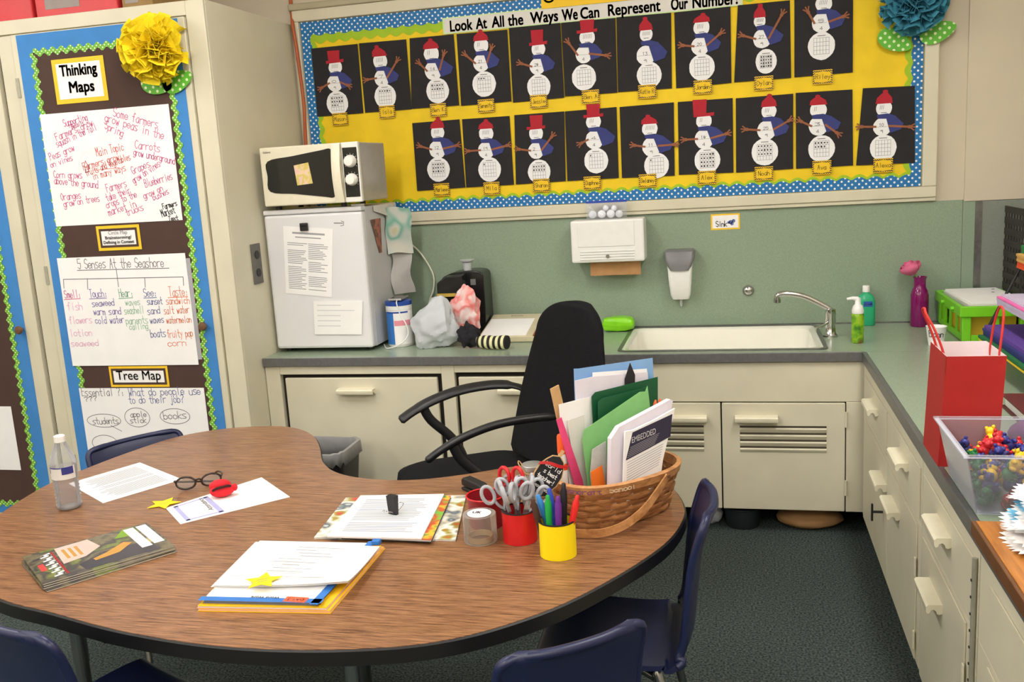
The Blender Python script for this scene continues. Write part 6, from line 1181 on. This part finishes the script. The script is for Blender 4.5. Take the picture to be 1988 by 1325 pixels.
quad_thing('paper_folder', 'peach folder below the blue-edged workbook in the pile', 'folder', [(-1.512, -2.640), (-1.240, -2.618), (-1.242, -2.312), (-1.540, -2.340)], T+0.0062, [('back_flap', 'folder_peach', 0, 0.001, 1), ('inner_sheets', 'paper_dull', 0.0012, 0.0034, 0.985), ('front_flap', 'folder_gold', 0.0036, 0.005, 0.99)])
wk, P = quad_thing('workbook', 'spiral workbook with a blue border and orange Day 3 tab under loose sheets', 'workbook', [(-1.505, -2.628), (-1.262, -2.612), (-1.262, -2.318), (-1.538, -2.330)], T+0.0116, [('back_cover', 'book_grey', 0, 0.001, 1), ('pages', 'book_grey', 0.0012, 0.0058, 0.985), ('front_cover', 'paper', 0.006, 0.0072, 1)])
mb = MB()
for a, b_ in ((P(0, 0.02), P(1, 0.02)), (P(0.985, 0), P(0.985, 1))): fl(mb, [a, b_], 0.018, 0.0076)
mb.build('blue_border', 'book_blue', wk); q_ = P(0.80, 0.03); MB().box(q_.x-0.024, q_.x+0.024, q_.y-0.010, q_.y+0.012, 0.0077, 0.0079).build('day_tab', 'day_orange', wk)
printed('DAY 3', 'paper', wk, q_.x, q_.y, 0.0082, 0.012, 0.034, 0.01, ang=pi+0.06, flat=True); q_ = P(0.52, 0.055); printed('Word Work', 'marker_grey', wk, q_.x, q_.y, 0.0079, 0.013, 0.062, 0.01, ang=pi+0.06, flat=True)
clear('spiral_clear', (230, 210, 120), 0.4)
for k in range(9): a = P(0.0, 0.05+k*0.11); MB().tube([(a.x+0.004*cos(q), a.y+0.0004*k, 0.0042+0.0040*sin(q)) for q in [2*pi*j/10 for j in range(10)]], 0.0008, 6, closed=True).build('spiral_ring', 'spiral_clear', wk)
mb = MB()
sh = thing('loose_sheets', 'slightly curled loose white sheets on top of the workbook pile', 'paper', (-1.385, -2.455, T+0.0196)); A_, B_, C_, D_ = [Vector((a+1.385, b_+2.455, 0)) for a, b_ in ((-1.520, -2.572), (-1.226, -2.560), (-1.236, -2.344), (-1.543, -2.346))]
for i in range(3):
    mb = MB(); mb.sheet(lambda u, v: tuple(A_.lerp(B_, u).lerp(D_.lerp(C_, u), v)*(1-0.006*i)+Vector((0.003*i, -0.003*i+0.018*(u**3)*(1-v), 0.0032*i+0.010*(1-v)**3*(u**2)+0.002*sin(3*u)*(1-v)))), 14, 8, 0.0008); o = mb.build('sheet', 'paper', sh, smooth=60)
mb = MB(); fl(mb, [A_.lerp(B_, 0.10)+Vector((0, 0.030, 0)), A_.lerp(B_, 0.80)+Vector((0, 0.034, 0))], 0.0022, 0.0120)
rr_ = random.Random(3)
for k in range(9): y = 0.06+0.016*k; a = A_.lerp(D_, y/0.23).lerp(B_.lerp(C_, y/0.23), 0.30+rr_.random()*0.2); b_ = a+Vector((rr_.uniform(0.03, 0.12), 0, 0)); fl(mb, [a, b_], 0.0036, 0.0126)
mb.build('text_lines', 'text_grey', sh)
star('yellow paper star lying on the loose white sheets', (-1.405, -2.560), T+0.0335, 0.040, R(35))
bt = thing('blue_tab', 'small blue index tab at the far corner of the loose sheets', 'tab', (-1.250, -2.322, T+0.0196)); MB().box(-0.009, 0.009, -0.010, 0.006, 0.0, 0.010).build('tab', 'book_blue', bt, bevel=0.001)
# clipped papers on picture books
blotch('book_cover_a', [(210, 214, 206), (60, 84, 104), (196, 190, 170), (236, 236, 230), (160, 150, 60), (190, 60, 50)], 16, 0.3, 2.0); blotch('book_cover_b', [(80, 170, 60), (120, 190, 70), (200, 60, 50), (220, 190, 60), (60, 130, 60)], 22, 0.3, 1.5)
quad_thing('picture_book', 'wide picture book with a pale patterned cover under the clipped papers', 'book', [(-1.432, -2.268), (-1.087, -2.249), (-1.145, -1.960), (-1.465, -2.002)], T+0.0004, [('back_cover', 'book_cover_a', 0, 0.0008, 1), ('pages', 'paper_dull', 0.001, 0.0034, 0.99), ('front_cover', 'book_cover_a', 0.0036, 0.0044, 1)])
quad_thing('picture_book', 'green picture book sticking out right of the clipped papers', 'book', [(-1.36, -2.272), (-1.138, -2.272), (-1.178, -1.985), (-1.39, -2.005)], T+0.0052, [('back_cover', 'black_plastic', 0, 0.001, 1), ('pages', 'paper_dull', 0.0012, 0.0052, 0.985), ('front_cover', 'book_cover_b', 0.0054, 0.0062, 1)])
flat_page('clipped_papers', 'stack of printed white papers held by a black binder clip', 'paper', [(-1.418, -2.012), (-1.197, -1.985), (-1.161, -2.273), (-1.391, -2.282)], T+0.0118, th=0.004, rows=22)
bcl = thing('binder_clip', 'black binder clip with wire arms standing on the printed papers', 'clip', (-1.280, -2.135, T+0.0164), R(-20)); MB().prism([(-0.004, 0), (0.004, 0), (0.0085, 0.048), (-0.0085, 0.048)], -0.0125, 0.0125, 'x').build('spring_body', 'black_plastic', bcl)
for s in (-1, 1): MB().tube(spline([(-0.006, s*0.004, 0.004), (-0.011*1.0, s*0.020, 0.014), (-0.006, s*0.032, 0.018), (0.006, s*0.032, 0.018), (0.011, s*0.020, 0.014), (0.006, s*0.004, 0.004)], 4), 0.0011, 6).build('wire_arm', 'chrome', bcl, smooth=60)

# cups, scissors, markers
def can(name, label, c, r, h, m, rim):
    t = thing(name, label, 'cup', (c[0], c[1], T+0.0006)); MB().lathe([(0, 0), (r, 0), (r, h), (r-0.002, h), (r-0.002, 0.003), (0, 0.003)], 32).build('wall', m, t, smooth=40); MB().lathe([(r-0.003, 0), (r+0.0008, 0), (r+0.0008, 0.0025), (r-0.003, 0.0025)], 32, (0, 0, h+0.0002), close=False).build('rim', rim, t, smooth=40); return t
mat('can_red', (206, 26, 30), 0.35, 0.03); mat('can_yellow', (250, 222, 0), 0.45, 0.02); mat('mesh_red', (140, 22, 34), 0.45, 0.1, 200)
can('pencil_cup', 'red can full of scissors on the table', (-0.940, -2.224), 0.0395, 0.072, 'can_red', 'black_plastic'); can('pencil_cup', 'yellow can full of markers on the table', (-0.838, -2.296), 0.0400, 0.078, 'can_yellow', 'black_plastic')
mc_ = thing('mesh_cup', 'dark red wire mesh cup of paper clips behind the tape roll', 'cup', (-1.040, -2.143, T+0.0006)); MB().lathe([(0, 0), (0.040, 0), (0.045, 0.072), (0.0435, 0.072), (0.0385, 0.002), (0, 0.002)], 30).build('mesh_wall', 'mesh_red', mc_, smooth=40); MB().tube([(0.0455*cos(2*pi*k/30), 0.0455*sin(2*pi*k/30), 0.074) for k in range(30)], 0.0022, 8, closed=True).build('rim', 'can_red', mc_, smooth=60)
rnd = random.Random(5)
for k in range(7):
    a = rnd.uniform(0, 6); r_ = rnd.uniform(0, 0.020); t = thing('paper_clip', ['silver paper clip leaning at the rim of the mesh cup', 'silver paper clip in the middle of the mesh cup', 'silver paper clip at the near side of the mesh cup', 'silver paper clip at the far side of the mesh cup', 'silver paper clip on the left in the mesh cup', 'silver paper clip on the right in the mesh cup', 'black clip lying deep in the mesh cup'][k], 'paper clip', (-1.040+r_*cos(a), -2.143+r_*sin(a), T+0.036+0.004*k), rnd.uniform(0, 3), 'paper clips in the mesh cup'); t.rotation_euler[0] = rnd.uniform(-0.5, 0.5)
    MB().tube([(-0.014, -0.003, 0), (0.012, -0.003, 0), (0.015, 0, 0), (0.012, 0.003, 0), (-0.012, 0.003, 0), (-0.014, 0.001, 0), (-0.010, -0.001, 0), (0.008, -0.001, 0)], 0.0008, 6).build('bent_wire', 'chrome' if k < 6 else 'black_plastic', t, smooth=60)
mat('grip_grey', (170, 172, 178), 0.45, 0.04); mat('grip_red', (204, 24, 34), 0.4, 0.04); mat('blade', (196, 196, 198), 0.25, 0.02, metal=0.9)
def scissors(label, base, lean, az, m, spin, up=False):
    t = thing('scissors', label, 'scissors', base, 0, 'scissors in the red can'); t.rotation_euler = (Matrix.Rotation(az, 3, 'Z') @ Matrix.Rotation(lean, 3, 'Y') @ Matrix.Rotation(spin, 3, 'Z')).to_euler()
    if up:
        MB().prism([(-0.006, 0.0), (0.006, 0.0), (0.0065, 0.09), (0.0, 0.112), (-0.006, 0.09)], -0.001, 0.001).build('blade', 'blade', t); return t
    for s in (-1, 1):
        MB().prism([(s*0.001, 0.0), (s*0.006, 0.02), (s*0.005, 0.070), (-s*0.004, 0.074)], s*0.0004, s*0.0018).build('blade', 'blade', t)
        MB().tube(spline([(-s*0.001, 0, 0.066), (s*0.008, 0, 0.084), (s*0.010, 0, 0.096)], 4), [0.0045]*9, 8, flat=0.7).build('shank', m, t, smooth=60)
        MB().tube([(s*0.0185+0.0135*cos(q), 0, 0.116+0.021*sin(q)) for q in [2*pi*k/18 for k in range(18)]], 0.0054, 8, closed=True, flat=0.8).build('finger_loop', m, t, smooth=60)
    return t
SC = [(-0.016, 0.004, 0.55, 3.3, 0.3), (-0.010, -0.012, 0.38, 3.9, 1.2), (0.002, 0.012, 0.20, 2.2, 0.6), (0.012, 0.0, 0.26, 0.3, 0.1), (0.010, 0.014, 0.40, 0.9, 0.9), (-0.002, -0.012, 0.10, 4.6, 0.0), (0.016, -0.008, 0.48, -0.3, 0.5)]
for k, (x, y, ln, az, sp) in enumerate(SC):
    scissors(['grey-handled scissors leaning furthest left in the red can', 'grey-handled scissors leaning front left in the red can', 'grey-handled scissors standing at the back of the red can', 'grey-handled scissors leaning right in the red can', 'grey-handled scissors leaning back right in the red can', 'grey-handled scissors upright at the front of the red can', 'grey-handled scissors leaning furthest right in the red can'][k], (-0.940+x*0.4, -2.224+y*0.4, T+0.010), ln*0.72, az, 'grip_grey', sp)
scissors('red-handled scissors rising at the back of the red can', (-0.945, -2.214, T+0.030), 0.12, 2.6, 'grip_red', 0.2)
scissors('silver scissor blade pointing up at the front of the red can', (-0.938, -2.246, T+0.012), 0.30, 0.3, 'blade', 0.0, True)
def marker(label, base, lean, az, m, L=0.132, r=0.0068):
    t = thing('marker', label, 'marker', base, 0, 'markers in the yellow can'); t.rotation_euler = (Matrix.Rotation(az, 3, 'Z') @ Matrix.Rotation(lean, 3, 'Y')).to_euler()
    MB().lathe([(0, 0), (r, 0), (r, L*0.62)], 16).build('barrel', m, t, smooth=40); MB().lathe([(r+0.0007, 0), (r+0.0007, L*0.24), (r*0.72, L*0.30), (r*0.72, L*0.35), (r*0.5, L*0.37), (0, L*0.37)], 16, (0, 0, L*0.622)).build('cap', m, t, smooth=40)
for nm_, c_, x, y, ln, az, L in (('brown', (70, 44, 34), -0.026, -0.004, 0.20, 3.3, 0.122), ('light blue', (60, 140, 210), -0.010, 0.014, 0.26, 3.2, 0.126), ('green', (20, 160, 66), -0.012, -0.020, 0.04, 2.0, 0.132), ('purple', (104, 40, 140), 0.006, -0.022, 0.03, 0.5, 0.132), ('blue', (40, 70, 180), -0.004, 0.006, 0.10, 2.6, 0.138), ('black', (26, 26, 34), 0.012, 0.012, 0.06, 1.2, 0.148), ('red', (226, 40, 36), 0.018, -0.006, 0.24, 0.1, 0.132)):
    marker('%s marker in the yellow can' % nm_, (-0.838+x, -2.296+y, T+0.010), ln, az, mat('ink_'+nm_.replace(' ', '_'), c_, 0.4, 0.04), L)
# clear tape roll
tr = thing('tape_roll', 'wide roll of clear tape with a round white label', 'tape', (-1.030, -2.237, T+0.0006)); clear('tape_clear', (224, 218, 210), 0.14, 0.10); mat('core_tan', (196, 168, 122), 0.7, 0.05); mat('logo_purple', (96, 40, 150), 0.5, 0.02)
MB().lathe([(0.030, 0), (0.038, 0), (0.0385, 0.003), (0.0385, 0.062), (0.038, 0.065), (0.030, 0.065)], 32, close=False).build('tape_wall', 'tape_clear', tr, smooth=40); MB().lathe([(0.0275, 0.0005), (0.0295, 0.0005), (0.0295, 0.014), (0.0275, 0.014), (0.0275, 0.0005)], 28, close=False).build('core_ring', 'core_tan', tr, smooth=40)
MB().lathe([(0, 0), (0.0278, 0), (0.0278, 0.0006), (0, 0.0006)], 28, (0, 0, 0.0652)).build('round_label', 'paper', tr); printed('UK', 'logo_purple', tr, -0.006, 0.003, 0.0662, 0.018, 0.020, 0.02, flat=True); MB().box(-0.008, 0.008, -0.0382, -0.0372, 0.018, 0.026).build('purple_mark', 'logo_purple', tr) if False else None
# stapler, jar, chalk sign
st = thing('stapler', 'black stapler lying behind the mesh cup', 'stapler', (-1.128, -1.925, T+0.0006), R(-38)); MB().box(-0.045, 0.045, -0.016, 0.016, 0, 0.008).build('base', 'black_plastic', st, bevel=0.003); mb = MB(); mb.prism([(-0.045, 0.012), (0.043, 0.0085), (0.047, 0.020), (0.030, 0.030), (-0.040, 0.034), (-0.047, 0.026)], -0.014, 0.014); mb.build('arm', 'black_plastic', st, bevel=0.003)
jr = thing('mason_jar', 'small clear mason jar with a silver lid and twine', 'jar', (-0.967, -1.940, T+0.0006)); clear('jar_clear', (226, 228, 226), 0.18); mat('twine', (176, 142, 96), 0.9, 0.1)
MB().lathe([(0, 0), (0.029, 0), (0.032, 0.005), (0.032, 0.056), (0.027, 0.066), (0.027, 0.070)], 26).build('glass', 'jar_clear', jr, smooth=40); MB().lathe([(0.0295, 0), (0.030, 0.002), (0.030, 0.010), (0.0295, 0.014), (0.028, 0.0150), (0, 0.0152)], 26, (0, 0, 0.0705)).build('lid', 'silver', jr, smooth=40)
MB().tube([(0.0308*cos(2*pi*k/24), 0.0308*sin(2*pi*k/24), 0.0675+0.0008*sin(3*k)) for k in range(24)], 0.0018, 6, closed=True).build('twine_ring', 'twine', jr, smooth=60)
for s in (-1, 1): MB().tube(spline([(s*0.012, -0.028, 0.068), (s*0.030, -0.024, 0.090), (s*0.034, -0.010, 0.096), (s*0.026, -0.012, 0.088), (s*0.016, -0.028, 0.069)], 4), 0.0016, 6).build('twine_loop', 'twine', jr, smooth=60)
cs = thing('chalk_sign', 'small black chalkboard tag with white writing and a red ribbon', 'sign', (-0.874, -2.192, 0.782)); cs.rotation_euler = (R(-14), R(38), R(14)); mat('pale_wood', (200, 160, 110), 0.7, 0.08, 40); mat('chalk_black', (22, 22, 26), 0.8, 0.1); mat('ribbon_red', (190, 16, 26), 0.4, 0.05)
SH = [(-0.022, -0.046), (-0.012, -0.052), (0.012, -0.052), (0.022, -0.046), (0.024, -0.030), (0.031, -0.012), (0.031, 0.012), (0.024, 0.030), (0.016, 0.044), (0.0, 0.052), (-0.016, 0.044), (-0.024, 0.030), (-0.031, 0.012), (-0.031, -0.012), (-0.024, -0.030)]
MB().prism(SH, 0.0, 0.004).build('wood_plaque', 'pale_wood', cs); MB().prism([(x*0.93, z*0.95) for x, z in SH], -0.0012, -0.0002).build('chalk_face', 'chalk_black', cs)
g = MB(); pen(g, -0.020, 0.016, 0, 'World', 0.040, 0.010, 0.0014, -0.0018); pen(g, -0.014, 0.001, 0, 's best', 0.034, 0.010, 0.0014, -0.0018); pen(g, -0.022, -0.015, 0, 'teacher!', 0.044, 0.010, 0.0014, -0.0018); pen(g, -0.022, -0.035, 0, 'awesomeness', 0.044, 0.008, 0.0011, -0.0018); g.build('lettering', 'paper', cs)
MB().sheet(lambda u, v: (-0.034+0.062*u, -0.0045-0.003*sin(pi*u), 0.012+0.030*u+0.008*(v-0.5)+0.003*sin(6*u)), 10, 2, 0.0008).build('ribbon', 'ribbon_red', cs, smooth=60)
MB().box(-0.004, 0.004, 0.0042, 0.0065, 0.015, 0.066).build('clothes_peg', 'pale_wood', cs)

# ============================================================ wicker basket and its papers
BC = Vector((-0.752, -2.05, 0)); BK = (-0.744, -2.036); BU = Vector((0.7071, 0.7071, 0)); BV = Vector((-0.7071, 0.7071, 0))
bk_ = thing('wicker_basket', 'woven tan basket with a lowered swing handle holding papers', 'basket', (BK[0], BK[1], T+0.0006), R(45)); HB = 0.116
wood('splint', (136, 86, 48), (190, 134, 84), 6, 0.55, (6, 6, 30)); wood('splint_rim', (164, 110, 64), (204, 150, 96), 5, 0.5, (8, 8, 12))
def se(a, b_, q, n=2.5): c, s = cos(q), sin(q); return (a*math.copysign(abs(c)**(2/n), c), b_*math.copysign(abs(s)**(2/n), s))
def bpt(q, z, off=0.0): t_ = z/HB; x, y = se(0.142+0.022*t_, 0.084+0.029*t_, q); L = hypot(x, y); return (x+off*x/L, y+off*y/L, z)
mb = MB(); base = [bpt(2*pi*i/40, 0, -0.003)[:2] for i in range(40)]; mb.prism(base, 0, 0.004, 'z'); mb.build('base', 'splint', bk_)
NS = 22; rows = 6
for r_ in range(rows):
    z0 = 0.004+r_*0.0155; mb = MB(); n = NS*6; rg = []
    for (dz, do) in ((0.0, 0.0), (0.004, 0.0016), (0.0105, 0.0016), (0.0143, 0.0), (0.0143, -0.0022), (0.0, -0.0022)):
        rg.append([bpt(2*pi*i/n, z0+dz, 0.0042*max(-0.8, min(0.8, 1.5*sin(2*pi*i/n*NS/2+pi*r_)))+do) for i in range(n)])
    mb.add([p for g_ in rg for p in g_], [(a*n+i, a*n+(i+1) % n, ((a+1) % 6)*n+(i+1) % n, ((a+1) % 6)*n+i) for a in range(6) for i in range(n)]); mb.build('weave_band', 'splint', bk_, smooth=50)
for k in range(NS):
    q = 2*pi*(k+0.5)/NS; q1, q2 = q-0.09, q+0.09; mb = MB(); P_ = [bpt(q1, 0.004, -0.0036), bpt(q2, 0.004, -0.0036), bpt(q2, 0.097, -0.0036), bpt(q1, 0.097, -0.0036)]; P2 = [bpt(q1, 0.004, -0.0056), bpt(q2, 0.004, -0.0056), bpt(q2, 0.097, -0.0056), bpt(q1, 0.097, -0.0056)]
    mb.add(P_+P2, [(0, 1, 2, 3), (7, 6, 5, 4), (0, 4, 5, 1), (1, 5, 6, 2), (2, 6, 7, 3), (3, 7, 4, 0)]); mb.build('stake', 'splint', bk_)
mb = MB(); n = 72; rg = [[bpt(2*pi*i/n, z, o_) for i in range(n)] for z, o_ in ((0.095, 0.004), (0.096, 0.0085), (0.115, 0.0085), (0.117, 0.005), (0.117, -0.004), (0.096, -0.005))]
mb.add([p for g_ in rg for p in g_], [(a*n+i, a*n+(i+1) % n, ((a+1) % 6)*n+(i+1) % n, ((a+1) % 6)*n+i) for a in range(6) for i in range(n)]); mb.build('rim_hoop', 'splint_rim', bk_, smooth=50)
# lettering around the rim, following its curve
arc = [0.0]; Q_ = [bpt(pi+R(12)+i*R(1.2), 0.105, 0.0092) for i in range(120)]
for a, b_ in zip(Q_, Q_[1:]): arc.append(arc[-1]+hypot(b_[0]-a[0], b_[1]-a[1]))
def on_rim(s, z):
    for i in range(len(arc)-1):
        if arc[i+1] >= s: t_ = (s-arc[i])/(arc[i+1]-arc[i]); return (Q_[i][0]+(Q_[i+1][0]-Q_[i][0])*t_, Q_[i][1]+(Q_[i+1][1]-Q_[i][1])*t_, z)
    return (Q_[-1][0], Q_[-1][1], z)
for txt, s0, wd_, m_ in (('Ashcraft', 0.0, 0.088, 'rim_purple'), ('School', 0.108, 0.066, 'rim_white')):
    mat('rim_purple', (130, 70, 110), 0.7, 0.05); mat('rim_white', (214, 190, 160), 0.7, 0.05); g = MB(); pen(g, s0, 0.0995, 0, txt, wd_, 0.012, 0.0021); g.v = [on_rim(max(0.0, p[0]), p[2]) for p in g.v]; g.build('lettering', m_, bk_)
hpth = spline([(0.066, -0.118, 0.106), (0.030, -0.1235, 0.078), (-0.020, -0.132, 0.048), (-0.075, -0.128, 0.024), (-0.130, -0.108, 0.013), (-0.175, -0.060, 0.0115), (-0.192, 0.0, 0.0115), (-0.175, 0.060, 0.0115), (-0.130, 0.108, 0.013), (-0.075, 0.128, 0.024), (-0.020, 0.132, 0.048), (0.030, 0.1235, 0.078), (0.066, 0.118, 0.106)], 5)
mb = MB(); K = len(hpth); rg = []
for i, p in enumerate(hpth):
    p = Vector(p); t_ = (Vector(hpth[min(i+1, K-1)])-Vector(hpth[max(i-1, 0)])).normalized(); o_ = Vector((p.x, p.y*1.3, 0)).normalized(); s_ = t_.cross(o_).normalized(); o_ = s_.cross(t_)
    rg.append([tuple(p+s_*a+o_*b_) for a, b_ in ((-0.0095, -0.002), (0.0095, -0.002), (0.0095, 0.002), (-0.0095, 0.002))])
mb.add([p for g_ in rg for p in g_], [(i*4+j, i*4+(j+1) % 4, (i+1)*4+(j+1) % 4, (i+1)*4+j) for i in range(K-1) for j in range(4)]+[(0, 1, 2, 3), tuple((K-1)*4+j for j in (3, 2, 1, 0))]); mb.build('swing_handle', 'splint_rim', bk_, smooth=40)
for s in (-1, 1): MB().cyl((0.066, s*0.120, 0.106), (0.066, s*0.1235, 0.106), 0.004, n=10).build('rivet', 'knob_wood', bk_)
ZI = 0.645
def leaf(name, label, cat, v, poly, m, th=0.0012, bulge=0.0, lean=0.0):
    """upright sheet standing in the basket: polygon in (u,z) at offset v"""
    t = thing(name, label, cat, (BC.x+BV.x*v, BC.y+BV.y*v, ZI), R(45)); MB().prism([(u, z-ZI) for u, z in poly], -th, 0.0).build('sheet', m, t); return t
mat('sky_card', (130, 172, 220), 0.6, 0.06, 8); mat('folder_dkgreen', (14, 84, 50), 0.55, 0.05); mat('folder_green', (130, 192, 120), 0.6, 0.05); mat('folder_pink', (232, 74, 130), 0.6, 0.05); mat('grey_print', (186, 186, 180), 0.7, 0.08, 60); mat('card_orange', (240, 120, 30), 0.6, 0.04); mat('book_white', (226, 220, 232), 0.6, 0.03); mat('cover_navy', (50, 46, 70), 0.4, 0.06)
leaf('card_sheet', 'pale blue card standing at the back of the basket', 'card', 0.070, [(-0.055, ZI), (0.085, ZI), (0.110, 0.77), (0.203, 0.900), (0.200, 0.982), (-0.028, 0.992), (-0.043, 0.994), (-0.046, 0.80)], 'sky_card')
leaf('paper_sheet', 'white sheet standing just before the blue card in the basket', 'paper', 0.061, [(-0.02, ZI), (0.09, ZI), (0.115, 0.77), (0.175, 0.90), (0.173, 0.960), (0.005, 0.978)], 'paper')
leaf('paper_sheet', 'wide white sheet standing behind the dark green folder', 'paper', 0.050, [(-0.055, ZI), (0.10, ZI), (0.115, 0.77), (0.168, 0.90), (0.166, 0.954), (-0.004, 0.971), (-0.056, 0.970)], 'book_white')
leaf('black_pennant', 'pointed black paper tip sticking out of the basket papers', 'paper', 0.045, [(0.075, ZI), (0.100, ZI), (0.122, 0.955), (0.108, 0.988), (0.090, 0.950)], 'black_paper')
leaf('wooden_ruler', 'wooden ruler standing at the left end of the basket', 'ruler', 0.052, [(-0.066, ZI), (-0.040, ZI), (-0.093, 0.925), (-0.102, 0.968), (-0.126, 0.962)], 'pale_wood', 0.003)
leaf('paper_sheet', 'folded white sheet with a pink edge at the left of the basket', 'paper', 0.040, [(-0.085, ZI), (-0.012, ZI), (-0.015, 0.927), (-0.112, 0.924), (-0.110, 0.883)], 'paper')
leaf('dark_folder', 'dark green folder standing in the basket, its back flap', 'folder', 0.032, [(-0.02, ZI), (0.105, ZI), (0.125, 0.78), (0.180, 0.857), (0.183, 0.942), (-0.011, 0.937), (-0.022, 0.929)], 'folder_dkgreen')
leaf('white_panel', 'narrow white panel right of the pink folder', 'paper', 0.029, [(-0.070, ZI), (-0.040, ZI), (-0.050, 0.73), (-0.048, 0.890), (-0.098, 0.885)], 'paper_dull')
leaf('pink_folder', 'hot pink folder edge leaning left in the basket', 'folder', 0.025, [(-0.068, ZI), (-0.050, ZI), (-0.065, 0.734), (-0.116, 0.897), (-0.131, 0.894)], 'folder_pink')
leaf('dark_folder', 'dark green folder front flap standing in the basket', 'folder', 0.019, [(-0.02, ZI), (0.10, ZI), (0.120, 0.78), (0.150, 0.86), (0.135, 0.926), (0.0, 0.923), (-0.014, 0.916)], 'folder_dkgreen')
leaf('light_folder', 'light green folder bent across the basket papers', 'folder', 0.000, [(-0.060, ZI), (-0.02, ZI), (0.095, ZI), (0.118, 0.77), (0.129, 0.880), (0.123, 0.935), (0.116, 0.922), (0.099, 0.924), (-0.071, 0.863), (-0.078, 0.842)], 'folder_green')
for k, (u, lab) in enumerate(((0.136, 'left orange pencil standing at the right end of the basket'), (0.150, 'right orange pencil standing at the right end of the basket'))):
    t = thing('pencil', lab, 'pencil', (BC.x+BU.x*(u-0.055), BC.y+BU.y*(u-0.055), ZI), R(45), 'orange pencils in the basket'); mat('pencil_orange', (226, 104, 60), 0.5, 0.04); MB().tube([(-0.015, -0.012, 0), (0.045, -0.012, 0.20), (0.055, -0.012, 0.245)], 0.0045, 6).build('shaft', 'pencil_orange', t); MB().tube([(0.0552, -0.012, 0.2452), (0.0570, -0.012, 0.254)], [0.0045, 0.002], 6).build('tip', 'pencil_orange', t)
leaf('grey_print_sheet', 'grey printed sheet low before the light green folder', 'paper', -0.014, [(-0.06, ZI), (0.0, ZI), (-0.02, 0.759), (-0.020, 0.828), (-0.061, 0.816), (-0.070, 0.756)], 'grey_print')
leaf('orange_card', 'orange card corner peeking over the basket rim', 'card', -0.022, [(-0.070, ZI), (-0.02, ZI), (-0.040, 0.775), (-0.073, 0.766)], 'card_orange')
t = leaf('thick_book', 'thick white paper pad behind the dark blue booklet', 'book', -0.038, [(-0.045, ZI), (0.095, ZI), (0.118, 0.77), (0.158, 0.900), (0.150, 0.905), (0.06, 0.884), (-0.008, 0.868), (-0.032, 0.844)], 'book_white', 0.014)
t = leaf('booklet', 'white booklet with a dark navy panel at the front of the basket', 'booklet', -0.060, [(-0.020, ZI), (0.085, ZI), (0.110, 0.765), (0.153, 0.885), (0.085, 0.868), (0.023, 0.857), (0.0, 0.858)], 'paper', 0.005)
MB().prism([(u, z-ZI) for u, z in ((0.021, 0.852), (0.085, 0.863), (0.143, 0.873), (0.135, 0.819), (0.065, 0.803), (-0.002, 0.789))], -0.0058, -0.0051).build('navy_panel', 'cover_navy', t)
printed('EMBEDDED', 'paper', t, 0.053, -0.0062, 0.838-ZI, 0.020, 0.074, 0.006, ang=0.12, shear=0.2)
g = MB()
for k in range(6): line(g, [(0.012-k*0.002, 0.817-ZI-k*0.0045), (0.10-k*0.003, 0.834-ZI-k*0.0045)], 0.0013, -0.0061)
for k in range(9): line(g, [(0.002-k*0.0005, 0.782-ZI-k*0.006), (0.112-k*0.002, 0.805-ZI-k*0.006)], 0.0014, -0.0054)
g.build('text_lines', 'text_grey', t)
gs = thing('glue_stick', 'orange-capped glue stick standing at the left of the basket', 'glue stick', (BC.x-BU.x*0.108+BV.x*0.040, BC.y-BU.y*0.108+BV.y*0.040, ZI)); mat('glue_orange', (238, 92, 34), 0.4, 0.04)
MB().lathe([(0, 0), (0.0105, 0), (0.0105, 0.160)], 18).build('tube', 'white_plastic', gs, smooth=40); MB().lathe([(0.0118, 0), (0.0118, 0.040), (0.010, 0.045), (0, 0.046)], 18, (0, 0, 0.1602)).build('cap', 'glue_orange', gs, smooth=40); MB().lathe([(0.0112, 0), (0.0112, 0.016)], 18, (0, 0, 0.120), close=False).build('orange_band', 'glue_orange', gs, smooth=40)
